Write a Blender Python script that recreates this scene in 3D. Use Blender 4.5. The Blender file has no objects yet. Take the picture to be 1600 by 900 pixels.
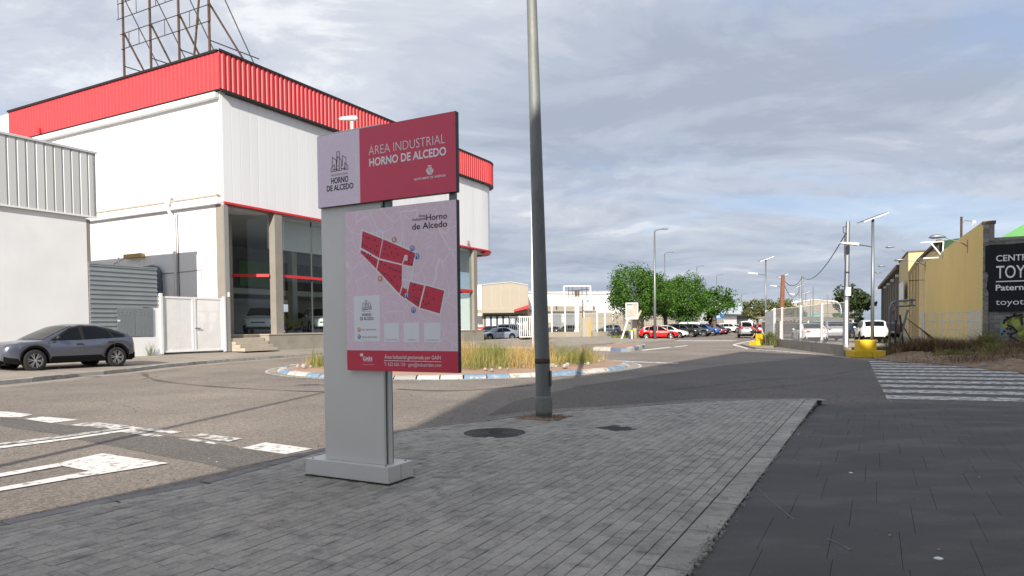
import bpy, bmesh, math, random
from mathutils import Vector, Matrix
random.seed(7)
SC = bpy.context.scene
COL = SC.collection
R_ = math.radians

# ------------------------------------------------------------------ camera
CAM_H = 1.60
PITCH, ROLL, SHIFT = R_(1.6), R_(-0.6), 0.0555
FPX = 1600 * 24 / 36.0
cam_d = bpy.data.cameras.new('camera')
cam_d.lens = 24; cam_d.sensor_width = 36; cam_d.shift_y = SHIFT
cam_d.clip_start = 0.05; cam_d.clip_end = 6000
cam = bpy.data.objects.new('camera', cam_d)
COL.objects.link(cam)
CAMR = Matrix.Rotation(math.pi / 2 - PITCH, 4, 'X') @ Matrix.Rotation(ROLL, 4, 'Z')
cam.matrix_world = Matrix.Translation((0, 0, CAM_H)) @ CAMR
SC.camera = cam
SC.view_settings.view_transform = 'Standard'
SC.view_settings.look = 'None'
SC.view_settings.gamma = 1
SC.view_settings.exposure = 0.7
SC.cycles.max_bounces = 8
SC.cycles.transparent_max_bounces = 16

# ------------------------------------------------------------------ sun and sky
SUN_AZ = Vector((-0.16, -0.987))          # ground direction towards the sun
SUN_EL = R_(27)
sun_dir = Vector((SUN_AZ.x * math.cos(SUN_EL), SUN_AZ.y * math.cos(SUN_EL), math.sin(SUN_EL)))
sl = bpy.data.lights.new('sun', 'SUN')
sl.energy = 4.3; sl.angle = R_(0.5); sl.color = (1.0, 0.925, 0.82)
so = bpy.data.objects.new('sun', sl); COL.objects.link(so)
so.rotation_euler = (-sun_dir).to_track_quat('-Z', 'Y').to_euler()
so.location = (-20, -60, 60)

W = bpy.data.worlds.new('World'); SC.world = W; W.use_nodes = True
nt = W.node_tree; N = nt.nodes; L = nt.links
for n in list(N): N.remove(n)
def wn(t, **k):
    n = N.new(t)
    for a_, v_ in k.items(): setattr(n, a_, v_)
    return n
w_out = wn('ShaderNodeOutputWorld'); w_bg = wn('ShaderNodeBackground'); w_bg.inputs[1].default_value = 0.1
w_sky = wn('ShaderNodeTexSky', sky_type='NISHITA', sun_disc=False)
w_sky.sun_elevation = SUN_EL; w_sky.sun_rotation = math.atan2(SUN_AZ.x, SUN_AZ.y)
w_sky.air_density = 1.0; w_sky.dust_density = 1.0; w_sky.ozone_density = 1.0
w_tc = wn('ShaderNodeTexCoord'); w_sep = wn('ShaderNodeSeparateXYZ')
L.new(w_tc.outputs['Generated'], w_sep.inputs[0])
def wmath(op, a_, b_=None, clamp=False):
    n = wn('ShaderNodeMath', operation=op, use_clamp=clamp)
    for i, v_ in enumerate((a_, b_)):
        if v_ is None: continue
        if hasattr(v_, 'links'): L.new(v_, n.inputs[i])
        else: n.inputs[i].default_value = v_
    return n.outputs[0]
zc = wmath('ADD', wmath('MAXIMUM', w_sep.outputs[2], 0.0), 0.16)
w_cmb = wn('ShaderNodeCombineXYZ')
L.new(wmath('DIVIDE', w_sep.outputs[0], zc), w_cmb.inputs[0])
L.new(wmath('DIVIDE', w_sep.outputs[1], zc), w_cmb.inputs[1])
def wnoise(off, sc, det, rough, dist=0.0, stretch=(1, 1, 1), rot=0.0):
    m = wn('ShaderNodeMapping'); m.inputs['Location'].default_value = off
    m.inputs['Scale'].default_value = stretch; m.inputs['Rotation'].default_value = (0, 0, rot)
    L.new(w_cmb.outputs[0], m.inputs[0])
    n = wn('ShaderNodeTexNoise'); n.inputs['Scale'].default_value = sc; n.inputs['Detail'].default_value = det
    n.inputs['Roughness'].default_value = rough; n.inputs['Distortion'].default_value = dist
    L.new(m.outputs[0], n.inputs['Vector']); return n.outputs[0]
def wramp(src, stops):
    r = wn('ShaderNodeValToRGB'); L.new(src, r.inputs[0]); e = r.color_ramp.elements
    r.color_ramp.interpolation = 'EASE'
    while len(e) < len(stops): e.new(0.5)
    for q, (p_, c_) in zip(e, stops):
        q.position = p_; q.color = (*c_, 1) if len(c_) == 3 else (c_[0],) * 3 + (1,)
    return r.outputs[0]
shade = wnoise((3.1, 2.3, 0), 0.75, 8, 0.56, 0.4, (0.85, 1.2, 1), 0.22)
fine = wnoise((7.3, 4.2, 2.0), 2.3, 10, 0.64, 0.5, (0.7, 1.4, 1), 0.22)
cover = wnoise((10.2, 5.3, 5.0), 0.7, 8, 0.58, 0.3, (0.8, 1.25, 1), 0.3)
# billows: each puff is brighter on the side that faces the sun
bil0 = wnoise((1.3, 8.2, 3.0), 1.7, 7, 0.60, 0.55, (0.9, 1.15, 1), 0.22)
bil1 = wnoise((1.3 - SUN_AZ.x * .10, 8.2 - SUN_AZ.y * .10, 3.0), 1.7, 7, 0.60, 0.55, (0.9, 1.15, 1), 0.22)
emb = wmath('MULTIPLY', wmath('SUBTRACT', bil0, bil1), 0.26)
sh = wmath('ADD', wmath('ADD', wmath('MULTIPLY', shade, 0.62), wmath('MULTIPLY', bil0, 0.38)), emb)
cloud_c = wramp(sh, [(0.36, (2.6, 2.95, 3.65)), (0.45, (3.1, 3.45, 4.15)), (0.51, (3.65, 3.95, 4.6)), (0.57, (4.2, 4.45, 4.95)), (0.65, (5.6, 5.75, 6.0))])
# the far, low part of the deck: greyer and bluer, seen edge on
low_f = wramp(w_sep.outputs[2], [(0.0, (1, 1, 1)), (0.10, (0.55,)), (0.24, (0,))])
w_low = wn('ShaderNodeMix', data_type='RGBA')
L.new(wmath('MULTIPLY', low_f, 0.5), w_low.inputs[0]); L.new(cloud_c, w_low.inputs[6]); w_low.inputs[7].default_value = (1.9, 2.3, 3.0, 1)
cov = wramp(cover, [(0.36, (0.55,)), (0.46, (0.92,)), (0.55, (1.0,))])
w_mix = wn('ShaderNodeMix', data_type='RGBA')
w_blue = wn('ShaderNodeMix', data_type='RGBA'); w_blue.inputs[0].default_value = 0.45
L.new(w_sky.outputs[0], w_blue.inputs[6]); w_blue.inputs[7].default_value = (2.3, 3.35, 5.9, 1)
L.new(cov, w_mix.inputs[0]); L.new(w_blue.outputs[2], w_mix.inputs[6]); L.new(w_low.outputs[2], w_mix.inputs[7])
L.new(w_mix.outputs[2], w_bg.inputs[0]); L.new(w_bg.outputs[0], w_out.inputs[0])

# ------------------------------------------------------------------ picture <-> place helpers
O = Vector((0, 0, CAM_H))
CR3 = CAMR.to_3x3()
def ray(px, py): return CR3 @ Vector(((px - 800) / FPX, (SHIFT * 1600 - (py - 450)) / FPX, -1.0))
def G(px, py, z=0.0):
    d = ray(px, py); return O + d * ((z - CAM_H) / d.z)
def at(px, py, Y):
    d = ray(px, py); return O + d * (Y / d.y)
def PL(px, py, P, n):
    d = ray(px, py); n = Vector(n); return O + d * ((Vector(P) - O).dot(n) / d.dot(n))
def proj(P):
    c = CR3.transposed() @ (Vector(P) - O)
    return 800 + FPX * c.x / -c.z, 450 + SHIFT * 1600 - FPX * c.y / -c.z
U = Vector((.471, .882, 0)).normalized()       # along the street, away from the camera
Aa = Vector((U.y, -U.x, 0))                    # across it, towards the right
RZ = math.atan2(Aa.y, Aa.x)
ZU = Vector((0, 0, 1))
def fr(org, a_, u_, z_, A=Aa, Ud=U): return Vector(org) + A * a_ + Ud * u_ + ZU * z_

# ------------------------------------------------------------------ mesh builder
class MB:
    def __init__(s): s.v = []; s.f = []; s.m = []; s.t = []
    def add(s, vs, fs, mi=0, tint=None):
        o = len(s.v); s.v += [tuple(q) for q in vs]
        for f in fs: s.f.append(tuple(o + i for i in f)); s.m.append(mi); s.t.append(1.0 if tint is None else tint)
    def box(s, x0, x1, y0, y1, z0, z1, mi=0, tint=None):
        s.add([(x0,y0,z0),(x1,y0,z0),(x1,y1,z0),(x0,y1,z0),(x0,y0,z1),(x1,y0,z1),(x1,y1,z1),(x0,y1,z1)],
              [(3,2,1,0),(4,5,6,7),(0,1,5,4),(1,2,6,5),(2,3,7,6),(3,0,4,7)], mi, tint)
    def hexa(s, b, t, mi=0, tint=None, bottom=True):
        s.add(list(b) + list(t), ([(3,2,1,0)] if bottom else []) + [(4,5,6,7),(0,1,5,4),(1,2,6,5),(2,3,7,6),(3,0,4,7)], mi, tint)
    def bar(s, p0, p1, w, h, mi=0, up=ZU):
        p0, p1 = Vector(p0), Vector(p1); d = (p1 - p0).normalized()
        x = d.cross(up)
        if x.length < 1e-4: x = d.cross(Vector((1, 0, 0)))
        x.normalize(); y = x.cross(d)
        q = [x * (sx * w / 2) + y * (sy * h / 2) for sx, sy in ((-1,-1),(1,-1),(1,1),(-1,1))]
        s.hexa([p0 + k for k in q], [p1 + k for k in q], mi)
    def path(s, pts, r, n=8, mi=0, caps=True):
        pts = [Vector(p) for p in pts]; rs = r if isinstance(r, (list, tuple)) else [r] * len(pts)
        o = len(s.v); prev = None
        for i, p in enumerate(pts):
            d = (pts[min(i + 1, len(pts) - 1)] - pts[max(i - 1, 0)]).normalized()
            if prev is None:
                x = d.cross(ZU)
                if x.length < 1e-3: x = d.cross(Vector((0, 1, 0)))
            else: x = prev - d * prev.dot(d)
            x.normalize(); prev = x; y = d.cross(x)
            for k in range(n):
                t = 2 * math.pi * k / n
                s.v.append(tuple(p + (x * math.cos(t) + y * math.sin(t)) * rs[i]))
        for i in range(len(pts) - 1):
            for k in range(n):
                a_, b_ = o + i * n + k, o + i * n + (k + 1) % n
                s.f.append((a_, b_, b_ + n, a_ + n)); s.m.append(mi); s.t.append(1.0)
        if caps:
            s.f.append(tuple(o + k for k in range(n))[::-1]); s.m.append(mi); s.t.append(1.0)
            e = o + (len(pts) - 1) * n
            s.f.append(tuple(e + k for k in range(n))); s.m.append(mi); s.t.append(1.0)
    def prism(s, poly, z0, z1, mi=0, tint=None, bottom=False):
        n = len(poly)
        zf0 = z0 if callable(z0) else (lambda x, y: z0); zf1 = z1 if callable(z1) else (lambda x, y: z1)
        vs = [(p[0], p[1], zf0(p[0], p[1])) for p in poly] + [(p[0], p[1], zf1(p[0], p[1])) for p in poly]
        fs = [tuple(range(n, 2 * n))] + [(i, (i + 1) % n, n + (i + 1) % n, n + i) for i in range(n)]
        if bottom: fs.append(tuple(range(n))[::-1])
        s.add(vs, fs, mi, tint)
    def sheet(s, poly, z=0.0, mi=0):
        s.add([(p[0], p[1], p[2] if len(p) > 2 else z) for p in poly], [tuple(range(len(poly)))], mi)
    def plate(s, poly3, nrm, th, mi=0):
        nrm = Vector(nrm) * th; n = len(poly3)
        vs = [Vector(p) for p in poly3] + [Vector(p) + nrm for p in poly3]
        s.add(vs, [tuple(range(n))[::-1], tuple(range(n, 2 * n))] + [(i, (i + 1) % n, n + (i + 1) % n, n + i) for i in range(n)], mi)
    def lathe(s, prof, n=16, org=(0, 0, 0), mi=0, axis='z', caps=True):
        o = len(s.v); org = Vector(org)
        for r, h in prof:
            for k in range(n):
                t = 2 * math.pi * k / n; c, d = r * math.cos(t), r * math.sin(t)
                p = (c, d, h) if axis == 'z' else ((d, h, c) if axis == 'y' else (h, c, d))
                s.v.append(tuple(org + Vector(p)))
        for i in range(len(prof) - 1):
            for k in range(n):
                a_, b_ = o + i * n + k, o + i * n + (k + 1) % n
                s.f.append((a_, b_, b_ + n, a_ + n)); s.m.append(mi); s.t.append(1.0)
        if caps:
            s.f.append(tuple(o + k for k in range(n))[::-1]); s.m.append(mi); s.t.append(1.0)
            e = o + (len(prof) - 1) * n
            s.f.append(tuple(e + k for k in range(n))); s.m.append(mi); s.t.append(1.0)
    def mesh(s, name, mats, smooth=False, fix=True, tint=True):
        me = bpy.data.meshes.new(name)
        me.from_pydata(s.v, [], s.f)
        mats = mats if isinstance(mats, (list, tuple)) else [mats]
        for m_ in mats: me.materials.append(m_)
        if len(mats) > 1: me.polygons.foreach_set('material_index', s.m)
        if smooth: me.polygons.foreach_set('use_smooth', [True] * len(s.f))
        if tint:
            at_ = me.attributes.new('tint', 'FLOAT', 'FACE'); at_.data.foreach_set('value', s.t)
        if fix:
            bm = bmesh.new(); bm.from_mesh(me)
            bmesh.ops.recalc_face_normals(bm, faces=bm.faces); bm.to_mesh(me); bm.free()
        me.update(); return me
    def build(s, name, mats, parent=None, smooth=False, bevel=0, auto=None, **k):
        o = bpy.data.objects.new(name, s.mesh(name, mats, smooth, **{q: k[q] for q in ('fix', 'tint') if q in k}))
        COL.objects.link(o)
        if parent: o.parent = parent
        if bevel:
            b = o.modifiers.new('bevel', 'BEVEL'); b.width = bevel; b.segments = 2; b.limit_method = 'ANGLE'
        if 'kind' in k: o['kind'] = k['kind']
        if 'label' in k: o['label'] = k['label']
        return o
def tag(o, label=None, cat=None, group=None, kind=None):
    if label: o['label'] = label
    if cat: o['category'] = cat
    if group: o['group'] = group
    if kind: o['kind'] = kind
    return o
def thing(name, label, cat, loc=(0, 0, 0), rz=0.0, group=None, sc=1.0):
    o = bpy.data.objects.new(name, None); COL.objects.link(o)
    o.location = loc; o.rotation_euler = (0, 0, rz); o.scale = (sc, sc, sc); o.empty_display_size = .3
    return tag(o, label, cat, group)
def copy_tree(o, parent=None):
    c = o.copy(); COL.objects.link(c)
    if parent: c.parent = parent
    for ch in list(o.children): copy_tree(ch, c)
    return c
def dup(o, loc, rz=0.0, label=None, group=None, sc=None):
    c = copy_tree(o); c.location = loc; c.rotation_euler = (0, 0, rz)
    if sc: c.scale = (sc, sc, sc)
    if label: c['label'] = label
    if group: c['group'] = group
    return c

# ------------------------------------------------------------------ materials
def lin(r, g, b):
    f = lambda c: (c / 255 / 12.92) if c / 255 <= .04045 else ((c / 255 + .055) / 1.055) ** 2.4
    return (f(r), f(g), f(b))
def mat(name, col, rough=.6, var=.10, scale=2.0, col2=None, t2=(.55, .7), s2=1.0, fine=0.0, fscale=60, bump=0.0, bscale=60,
        metal=0.0, spec=.5, tint=False, stretch=None, coat=0.0, emit=None, trans=0.0, alpha=1.0):
    m = bpy.data.materials.new(name); m.use_nodes = True
    t = m.node_tree; n_, l_ = t.nodes, t.links
    b = n_['Principled BSDF']
    b.inputs['Roughness'].default_value = rough; b.inputs['Metallic'].default_value = metal
    b.inputs['Specular IOR Level'].default_value = spec; b.inputs['Coat Weight'].default_value = coat
    b.inputs['Coat Roughness'].default_value = .06
    tc = n_.new('ShaderNodeTexCoord'); src = tc.outputs['Object']
    if stretch:
        mp = n_.new('ShaderNodeMapping'); mp.inputs['Scale'].default_value = stretch; l_.new(src, mp.inputs[0]); src = mp.outputs[0]
    def noise(sc, det=5, ro=.55):
        q = n_.new('ShaderNodeTexNoise'); q.inputs['Scale'].default_value = sc; q.inputs['Detail'].default_value = det
        q.inputs['Roughness'].default_value = ro; l_.new(src, q.inputs['Vector']); return q.outputs[0]
    def mr(x, a0, a1, b0, b1):
        q = n_.new('ShaderNodeMapRange'); l_.new(x, q.inputs[0])
        for i, v_ in enumerate((a0, a1, b0, b1)): q.inputs[i + 1].default_value = v_
        return q.outputs[0]
    def scaled(c_in, f_out):
        q = n_.new('ShaderNodeVectorMath'); q.operation = 'SCALE'
        if isinstance(c_in, tuple): q.inputs[0].default_value = c_in
        else: l_.new(c_in, q.inputs[0])
        l_.new(f_out, q.inputs['Scale']); return q.outputs[0]
    c = scaled(tuple(col), mr(noise(scale), .3, .7, 1 - var, 1 + var))
    if col2:
        x = n_.new('ShaderNodeMix'); x.data_type = 'RGBA'
        l_.new(mr(noise(s2, 7, .6), t2[0], t2[1], 0, 1), x.inputs[0]); l_.new(c, x.inputs[6]); x.inputs[7].default_value = (*col2, 1); c = x.outputs[2]
    if fine: c = scaled(c, mr(noise(fscale, 3, .7), .25, .75, 1 - fine, 1 + fine))
    if tint:
        at_ = n_.new('ShaderNodeAttribute'); at_.attribute_name = 'tint'; c = scaled(c, at_.outputs['Fac'])
    l_.new(c, b.inputs['Base Color'])
    if bump:
        bp = n_.new('ShaderNodeBump'); bp.inputs['Strength'].default_value = bump; bp.inputs['Distance'].default_value = .02
        l_.new(noise(bscale, 4, .6), bp.inputs['Height']); l_.new(bp.outputs[0], b.inputs['Normal'])
    if emit: b.inputs['Emission Color'].default_value = (*emit, 1); b.inputs['Emission Strength'].default_value = 1
    return m
def glass_mat(name, tintc, refl=.5, rough=.02):
    m = bpy.data.materials.new(name); m.use_nodes = True
    t = m.node_tree; n_, l_ = t.nodes, t.links
    for q in list(n_): n_.remove(q)
    out = n_.new('ShaderNodeOutputMaterial'); mx = n_.new('ShaderNodeMixShader'); fr_ = n_.new('ShaderNodeFresnel'); fr_.inputs[0].default_value = 1.5
    tr = n_.new('ShaderNodeBsdfTransparent'); tr.inputs[0].default_value = (*tintc, 1)
    gl = n_.new('ShaderNodeBsdfGlossy'); gl.inputs['Roughness'].default_value = rough; gl.inputs[0].default_value = (.95, .97, 1, 1)
    ge = n_.new('ShaderNodeNewGeometry'); iv = n_.new('ShaderNodeMath'); iv.operation = 'SUBTRACT'; iv.inputs[0].default_value = 1; l_.new(ge.outputs['Backfacing'], iv.inputs[1])
    mu = n_.new('ShaderNodeMath'); mu.operation = 'MULTIPLY'; l_.new(fr_.outputs[0], mu.inputs[0]); l_.new(iv.outputs[0], mu.inputs[1]); l_.new(mu.outputs[0], mx.inputs[0]); l_.new(tr.outputs[0], mx.inputs[1]); l_.new(gl.outputs[0], mx.inputs[2])
    l_.new(mx.outputs[0], out.inputs[0]); return m
def leaf_mat(name, c1, c2, tint=True):
    m = bpy.data.materials.new(name); m.use_nodes = True
    t = m.node_tree; n_, l_ = t.nodes, t.links; b = n_['Principled BSDF']
    b.inputs['Roughness'].default_value = .55
    at_ = n_.new('ShaderNodeAttribute'); at_.attribute_name = 'tint'
    mx = n_.new('ShaderNodeMix'); mx.data_type = 'RGBA'; l_.new(at_.outputs['Fac'], mx.inputs[0])
    mx.inputs[6].default_value = (*c1, 1); mx.inputs[7].default_value = (*c2, 1)
    l_.new(mx.outputs[2], b.inputs['Base Color'])
    tl = n_.new('ShaderNodeBsdfTranslucent'); l_.new(mx.outputs[2], tl.inputs[0])
    ms = n_.new('ShaderNodeMixShader'); ms.inputs[0].default_value = .3
    l_.new(b.outputs[0], ms.inputs[1]); l_.new(tl.outputs[0], ms.inputs[2]); l_.new(ms.outputs[0], n_['Material Output'].inputs[0])
    return m

def asphalt_mat(name, col, dust, crack=.6, wet=0.0):
    m = mat(name, col, .85, .10, .35, col2=dust, t2=(.42, .68), s2=.22, fine=.33, fscale=55, bump=.55, bscale=90)
    t = m.node_tree; n_, l_ = t.nodes, t.links; b = n_['Principled BSDF']
    lk = b.inputs['Base Color'].links[0]; c = lk.from_socket
    tc = n_.new('ShaderNodeTexCoord')
    # cracks: edges of a distorted voronoi, only where a broad mask allows
    nz = n_.new('ShaderNodeTexNoise'); nz.inputs['Scale'].default_value = 1.3; nz.inputs['Detail'].default_value = 6; l_.new(tc.outputs['Object'], nz.inputs['Vector'])
    vm = n_.new('ShaderNodeVectorMath'); vm.operation = 'MULTIPLY_ADD'; l_.new(nz.outputs['Color'], vm.inputs[0]); vm.inputs[1].default_value = (1.1, 1.1, 0); l_.new(tc.outputs['Object'], vm.inputs[2])
    vo = n_.new('ShaderNodeTexVoronoi'); vo.feature = 'DISTANCE_TO_EDGE'; vo.inputs['Scale'].default_value = .27; l_.new(vm.outputs[0], vo.inputs['Vector'])
    mr = n_.new('ShaderNodeMapRange'); l_.new(vo.outputs['Distance'], mr.inputs[0])
    mr.inputs[1].default_value = .0; mr.inputs[2].default_value = .0045; mr.inputs[3].default_value = crack; mr.inputs[4].default_value = 0
    n2 = n_.new('ShaderNodeTexNoise'); n2.inputs['Scale'].default_value = .16; l_.new(tc.outputs['Object'], n2.inputs['Vector'])
    m2 = n_.new('ShaderNodeMapRange'); l_.new(n2.outputs[0], m2.inputs[0]); m2.inputs[1].default_value = .46; m2.inputs[2].default_value = .54
    mu = n_.new('ShaderNodeMath'); mu.operation = 'MULTIPLY'; l_.new(mr.outputs[0], mu.inputs[0]); l_.new(m2.outputs[0], mu.inputs[1])
    x = n_.new('ShaderNodeMix'); x.data_type = 'RGBA'; l_.new(mu.outputs[0], x.inputs[0]); l_.new(c, x.inputs[6]); x.inputs[7].default_value = (.022, .02, .018, 1)
    # coarse light and dark chips
    v2 = n_.new('ShaderNodeTexVoronoi'); v2.inputs['Scale'].default_value = 42; l_.new(tc.outputs['Object'], v2.inputs['Vector'])
    sp = n_.new('ShaderNodeSeparateColor'); l_.new(v2.outputs['Color'], sp.inputs[0])
    m3 = n_.new('ShaderNodeMapRange'); l_.new(sp.outputs[0], m3.inputs[0]); m3.inputs[3].default_value = .62; m3.inputs[4].default_value = 1.38
    sc = n_.new('ShaderNodeVectorMath'); sc.operation = 'SCALE'; l_.new(x.outputs[2], sc.inputs[0]); l_.new(m3.outputs[0], sc.inputs['Scale'])
    l_.new(sc.outputs[0], b.inputs['Base Color'])
    return m

MT = dict(
    asphalt=asphalt_mat('asphalt', (.20, .172, .145), (.295, .25, .205)),
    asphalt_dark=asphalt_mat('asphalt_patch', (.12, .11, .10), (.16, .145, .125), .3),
    asphalt_darker=asphalt_mat('darker_asphalt', (.128, .115, .10), (.165, .145, .125), .8),
    ground=mat('dusty_ground', (.22, .18, .13), .95, .2, .1, bump=.3),
    paint=mat('road_paint', (.72, .70, .66), .7, .08, 2, col2=(.27, .24, .20), t2=(.55, .63), s2=9, fine=.06),
    paint_worn=mat('worn_road_paint', (.66, .64, .60), .75, .08, 2, col2=(.20, .18, .155), t2=(.47, .57), s2=6, fine=.1),
    scuff=mat('pale_scuff', (.17, .16, .15), .8, .3, 6),
    skid=mat('tyre_rubber_mark', (.085, .07, .06), .8, .2, 3, col2=(.17, .145, .12), t2=(.48, .66), s2=3),
    brick=mat('grey_paving', (.385, .355, .305), .74, .16, 1.4, col2=(.20, .19, .175), t2=(.50, .72), s2=6.5, fine=.20, fscale=45, bump=.35, bscale=70, tint=True),
    slab=mat('dark_ramp_concrete', (.070, .064, .056), .72, .16, .9, col2=(.135, .124, .11), t2=(.48, .76), s2=.7, fine=.12, fscale=30, bump=.2, bscale=50, tint=True, stretch=(1, 2.2, 1)),
    joint=mat('joint_soil', (.075, .066, .055), .95, .3, 9, bump=.4),
    kerb=mat('kerb_concrete', (.26, .25, .235), .85, .12, 3, col2=(.15, .14, .13), t2=(.5, .7), s2=4, bump=.3, tint=True),
    concrete=mat('pale_concrete', (.31, .285, .24), .85, .10, 1.2, col2=(.22, .19, .15), t2=(.56, .72), s2=1.1, fine=.08, bump=.25),
    far_pave=mat('far_pavement_concrete', (.31, .272, .225), .9, .14, .6, col2=(.25, .21, .17), t2=(.52, .7), s2=.5, fine=.1, bump=.3),
    silver=mat('silver_grey_paint', lin(220, 218, 212), .38, .03, 1, metal=.12, fine=.015, fscale=200),
    silver_dk=mat('dark_trim', (.035, .037, .04), .45, .05),
    lilac=None, maroon=mat('maroon_print', lin(222, 76, 102), .42, .02, 2),
    crimson=mat('crimson_print', lin(214, 54, 80), .42, .02, 2),
    white_print=mat('white_print', (.92, .92, .93), .45, .01), black_print=mat('black_print', (.012, .012, .016), .45, .01),
    grey_print=mat('grey_print', (.22, .2, .22), .45, .01), line_print=mat('brown_line_print', (.10, .03, .045), .45, .01),
    blue_print=mat('blue_print', lin(30, 110, 175), .45, .01), orange_print=mat('orange_print', lin(225, 130, 60), .45, .01),
    galv=mat('galvanised_steel', (.22, .235, .25), .45, .12, 3, metal=.6, fine=.06, fscale=30, stretch=(1, 1, .25)),
    oldpole=mat('weathered_grey_pole', (.19, .20, .19), .62, .16, 2.5, col2=(.27, .27, .25), t2=(.5, .72), s2=3, metal=.25, fine=.08, fscale=40, bump=.12, stretch=(1, 1, .3)),
    rust=mat('rust', (.085, .05, .034), .85, .3, 6, bump=.3),
    white=mat('white_stucco', (.76, .765, .77), .85, .04, .7, col2=(.66, .645, .61), t2=(.60, .82), s2=.55, bump=.15, bscale=25),
    white_panel=mat('white_metal_panel', (.76, .77, .79), .42, .03, .8, tint=True, stretch=(1, 1, .1)),
    white_paint=mat('white_paint', (.80, .80, .79), .5, .04, 2),
    red=mat('red_sheet', (.63, .05, .055), .5, .05, 2),
    red_trim=mat('red_trim', (.58, .03, .035), .4, .05),
    black=mat('black_trim', (.015, .014, .014), .5, .05),
    grey_sheet=mat('grey_sheet', (.56, .57, .57), .5, .05, 1, metal=.05, tint=True, stretch=(1, 1, .1), col2=(.44, .44, .42), t2=(.6, .8), s2=1.5),
    dk_sheet=mat('blue_grey_sheet', (.27, .30, .32), .5, .06, 1, metal=.2),
    cabinet=mat('grey_cabinet', (.17, .19, .205), .6, .05, 1.5),
    beige=mat('beige_column', (.25, .23, .20), .8, .08, 1), grey_col=mat('grey_column', (.27, .27, .265), .8, .08, 1, stretch=(1, 1, .2)),
    interior=mat('interior_grey', (.55, .57, .57), .8, .05, .5), interior_dk=mat('interior_dark', (.06, .065, .065), .7, .1, .5),
    floor=mat('showroom_floor', (.24, .24, .24), .25, .05, .5),
    stone=mat('stone_steps', (.42, .37, .30), .85, .1, 2, bump=.15),
    glass=glass_mat('shop_glass', (.90, .94, .93), .35), carglass=glass_mat('car_glass', (.18, .21, .22), .9),
    yellow_wall=mat('ochre_render', (.86, .65, .24), .9, .025, .5, col2=(.81, .61, .235), t2=(.5, .75), s2=.4, fine=.05, bump=.2),
    cream=mat('cream_render', (.62, .50, .27), .9, .05, .5), beige_wall=mat('beige_concrete_panel', (.35, .315, .255), .88, .05, .3, fine=.03),
    brown=mat('brown_sheet', (.16, .115, .07), .8, .1, 1), brownwall=mat('brown_facade', (.25, .19, .11), .9, .1, .4),
    block=mat('grey_block', (.25, .24, .22), .92, .12, 2, col2=(.33, .29, .24), t2=(.55, .7), s2=3, bump=.4, tint=True),
    green=mat('green_sheet', (.10, .34, .09), .6, .08, 1, col2=(.55, .52, .42), t2=(.64, .67), s2=1.1),
    banner=mat('black_banner', (.009, .011, .014), .8, .1, 1, bump=.15, bscale=2),
    yellow=mat('yellow_paint', (.78, .52, .015), .6, .06, 1.5, col2=(.5, .34, .05), t2=(.66, .75), s2=3),
    soil=mat('brown_soil', (.26, .17, .10), .97, .3, 3, col2=(.34, .26, .175), t2=(.5, .7), s2=2, bump=.9, bscale=14),
    rubble=mat('rubble', (.34, .32, .29), .95, .25, 5, bump=.6, bscale=20),
    apron=mat('terracotta_apron', (.37, .235, .165), .9, .14, .9, col2=(.34, .22, .15), t2=(.5, .7), s2=1.4, fine=.1, bump=.3),
    kerb_white=mat('white_kerb_paint', (.52, .50, .455), .8, .06, 3, col2=(.36, .30, .23), t2=(.54, .62), s2=5, bump=.3),
    kerb_blue=mat('blue_kerb_paint', (.16, .255, .36), .8, .1, 3, col2=(.36, .36, .34), t2=(.53, .61), s2=5, bump=.3),
    kerb_bare=mat('bare_kerb', (.30, .29, .27), .85, .15, 3, bump=.3), kerb_slate=mat('slate_kerb_paint', (.17, .21, .28), .8, .1, 3, bump=.3),
    iron=mat('cast_iron', (.045, .04, .037), .7, .25, 8, bump=.5, bscale=40),
    tyre=mat('tyre_rubber', (.018, .018, .019), .85, .1, 8), rim=mat('alloy_rim', (.5, .51, .53), .3, .05, metal=.8), rim_dk=mat('dark_alloy', (.05, .05, .055), .35, .05, metal=.6),
    cladding=mat('black_plastic', (.007, .007, .0075), .9, .05, spec=.1), lamp=mat('lamp_lens', (.62, .64, .66), .12, .02, spec=.8),
    tail=mat('tail_lamp', (.32, .012, .015), .2, .02), plate=mat('number_plate', (.7, .7, .7), .5, .01),
    bark=mat('bark', (.13, .10, .075), .95, .25, 6, bump=.8, bscale=18, stretch=(1, 1, .3)), bark_pale=mat('pale_bark', (.42, .36, .27), .95, .2, 5, bump=.6, stretch=(1, 1, .3)),
    leaf=leaf_mat('deep_green_leaves', (.020, .066, .007), (.098, .225, .016)), leaf2=leaf_mat('olive_leaves', (.055, .085, .022), (.24, .24, .10)),
    leaf3=leaf_mat('dark_pine', (.018, .036, .012), (.07, .105, .03)), straw=leaf_mat('dry_grass', (.16, .21, .04), (.62, .42, .17)),
    brush=leaf_mat('dry_brush', (.12, .08, .045), (.36, .24, .13)),
    panel_pv=mat('solar_panel', (.03, .035, .06), .2, .05), wood=mat('brown_pole', (.20, .085, .045), .85, .2, 3),
    grate=mat('steel_grate', (.10, .105, .11), .6, .1), tan_metal=mat('ochre_box', (.42, .28, .10), .7, .1), duct=mat('blue_grey_pipe', (.07, .085, .11), .5, .05),
    asph_roof=mat('roof_sheet', (.5, .5, .48), .7, .06, .3), skin=mat('skin', (.45, .27, .19), .6, .03), navy=mat('navy_cloth', (.012, .018, .04), .85, .1), hair=mat('dark_hair', (.02, .014, .01), .7, .1),
    cyan=mat('cyan_wall', (.18, .42, .38), .85, .05), pale_blue=mat('pale_blue_sheet', (.62, .72, .78), .6, .04, stretch=(1, 1, .1)),
    blue=mat('blue_sign', (.02, .16, .42), .5, .03), lime=mat('lime', (.32, .48, .06), .7, .1),
)
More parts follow.
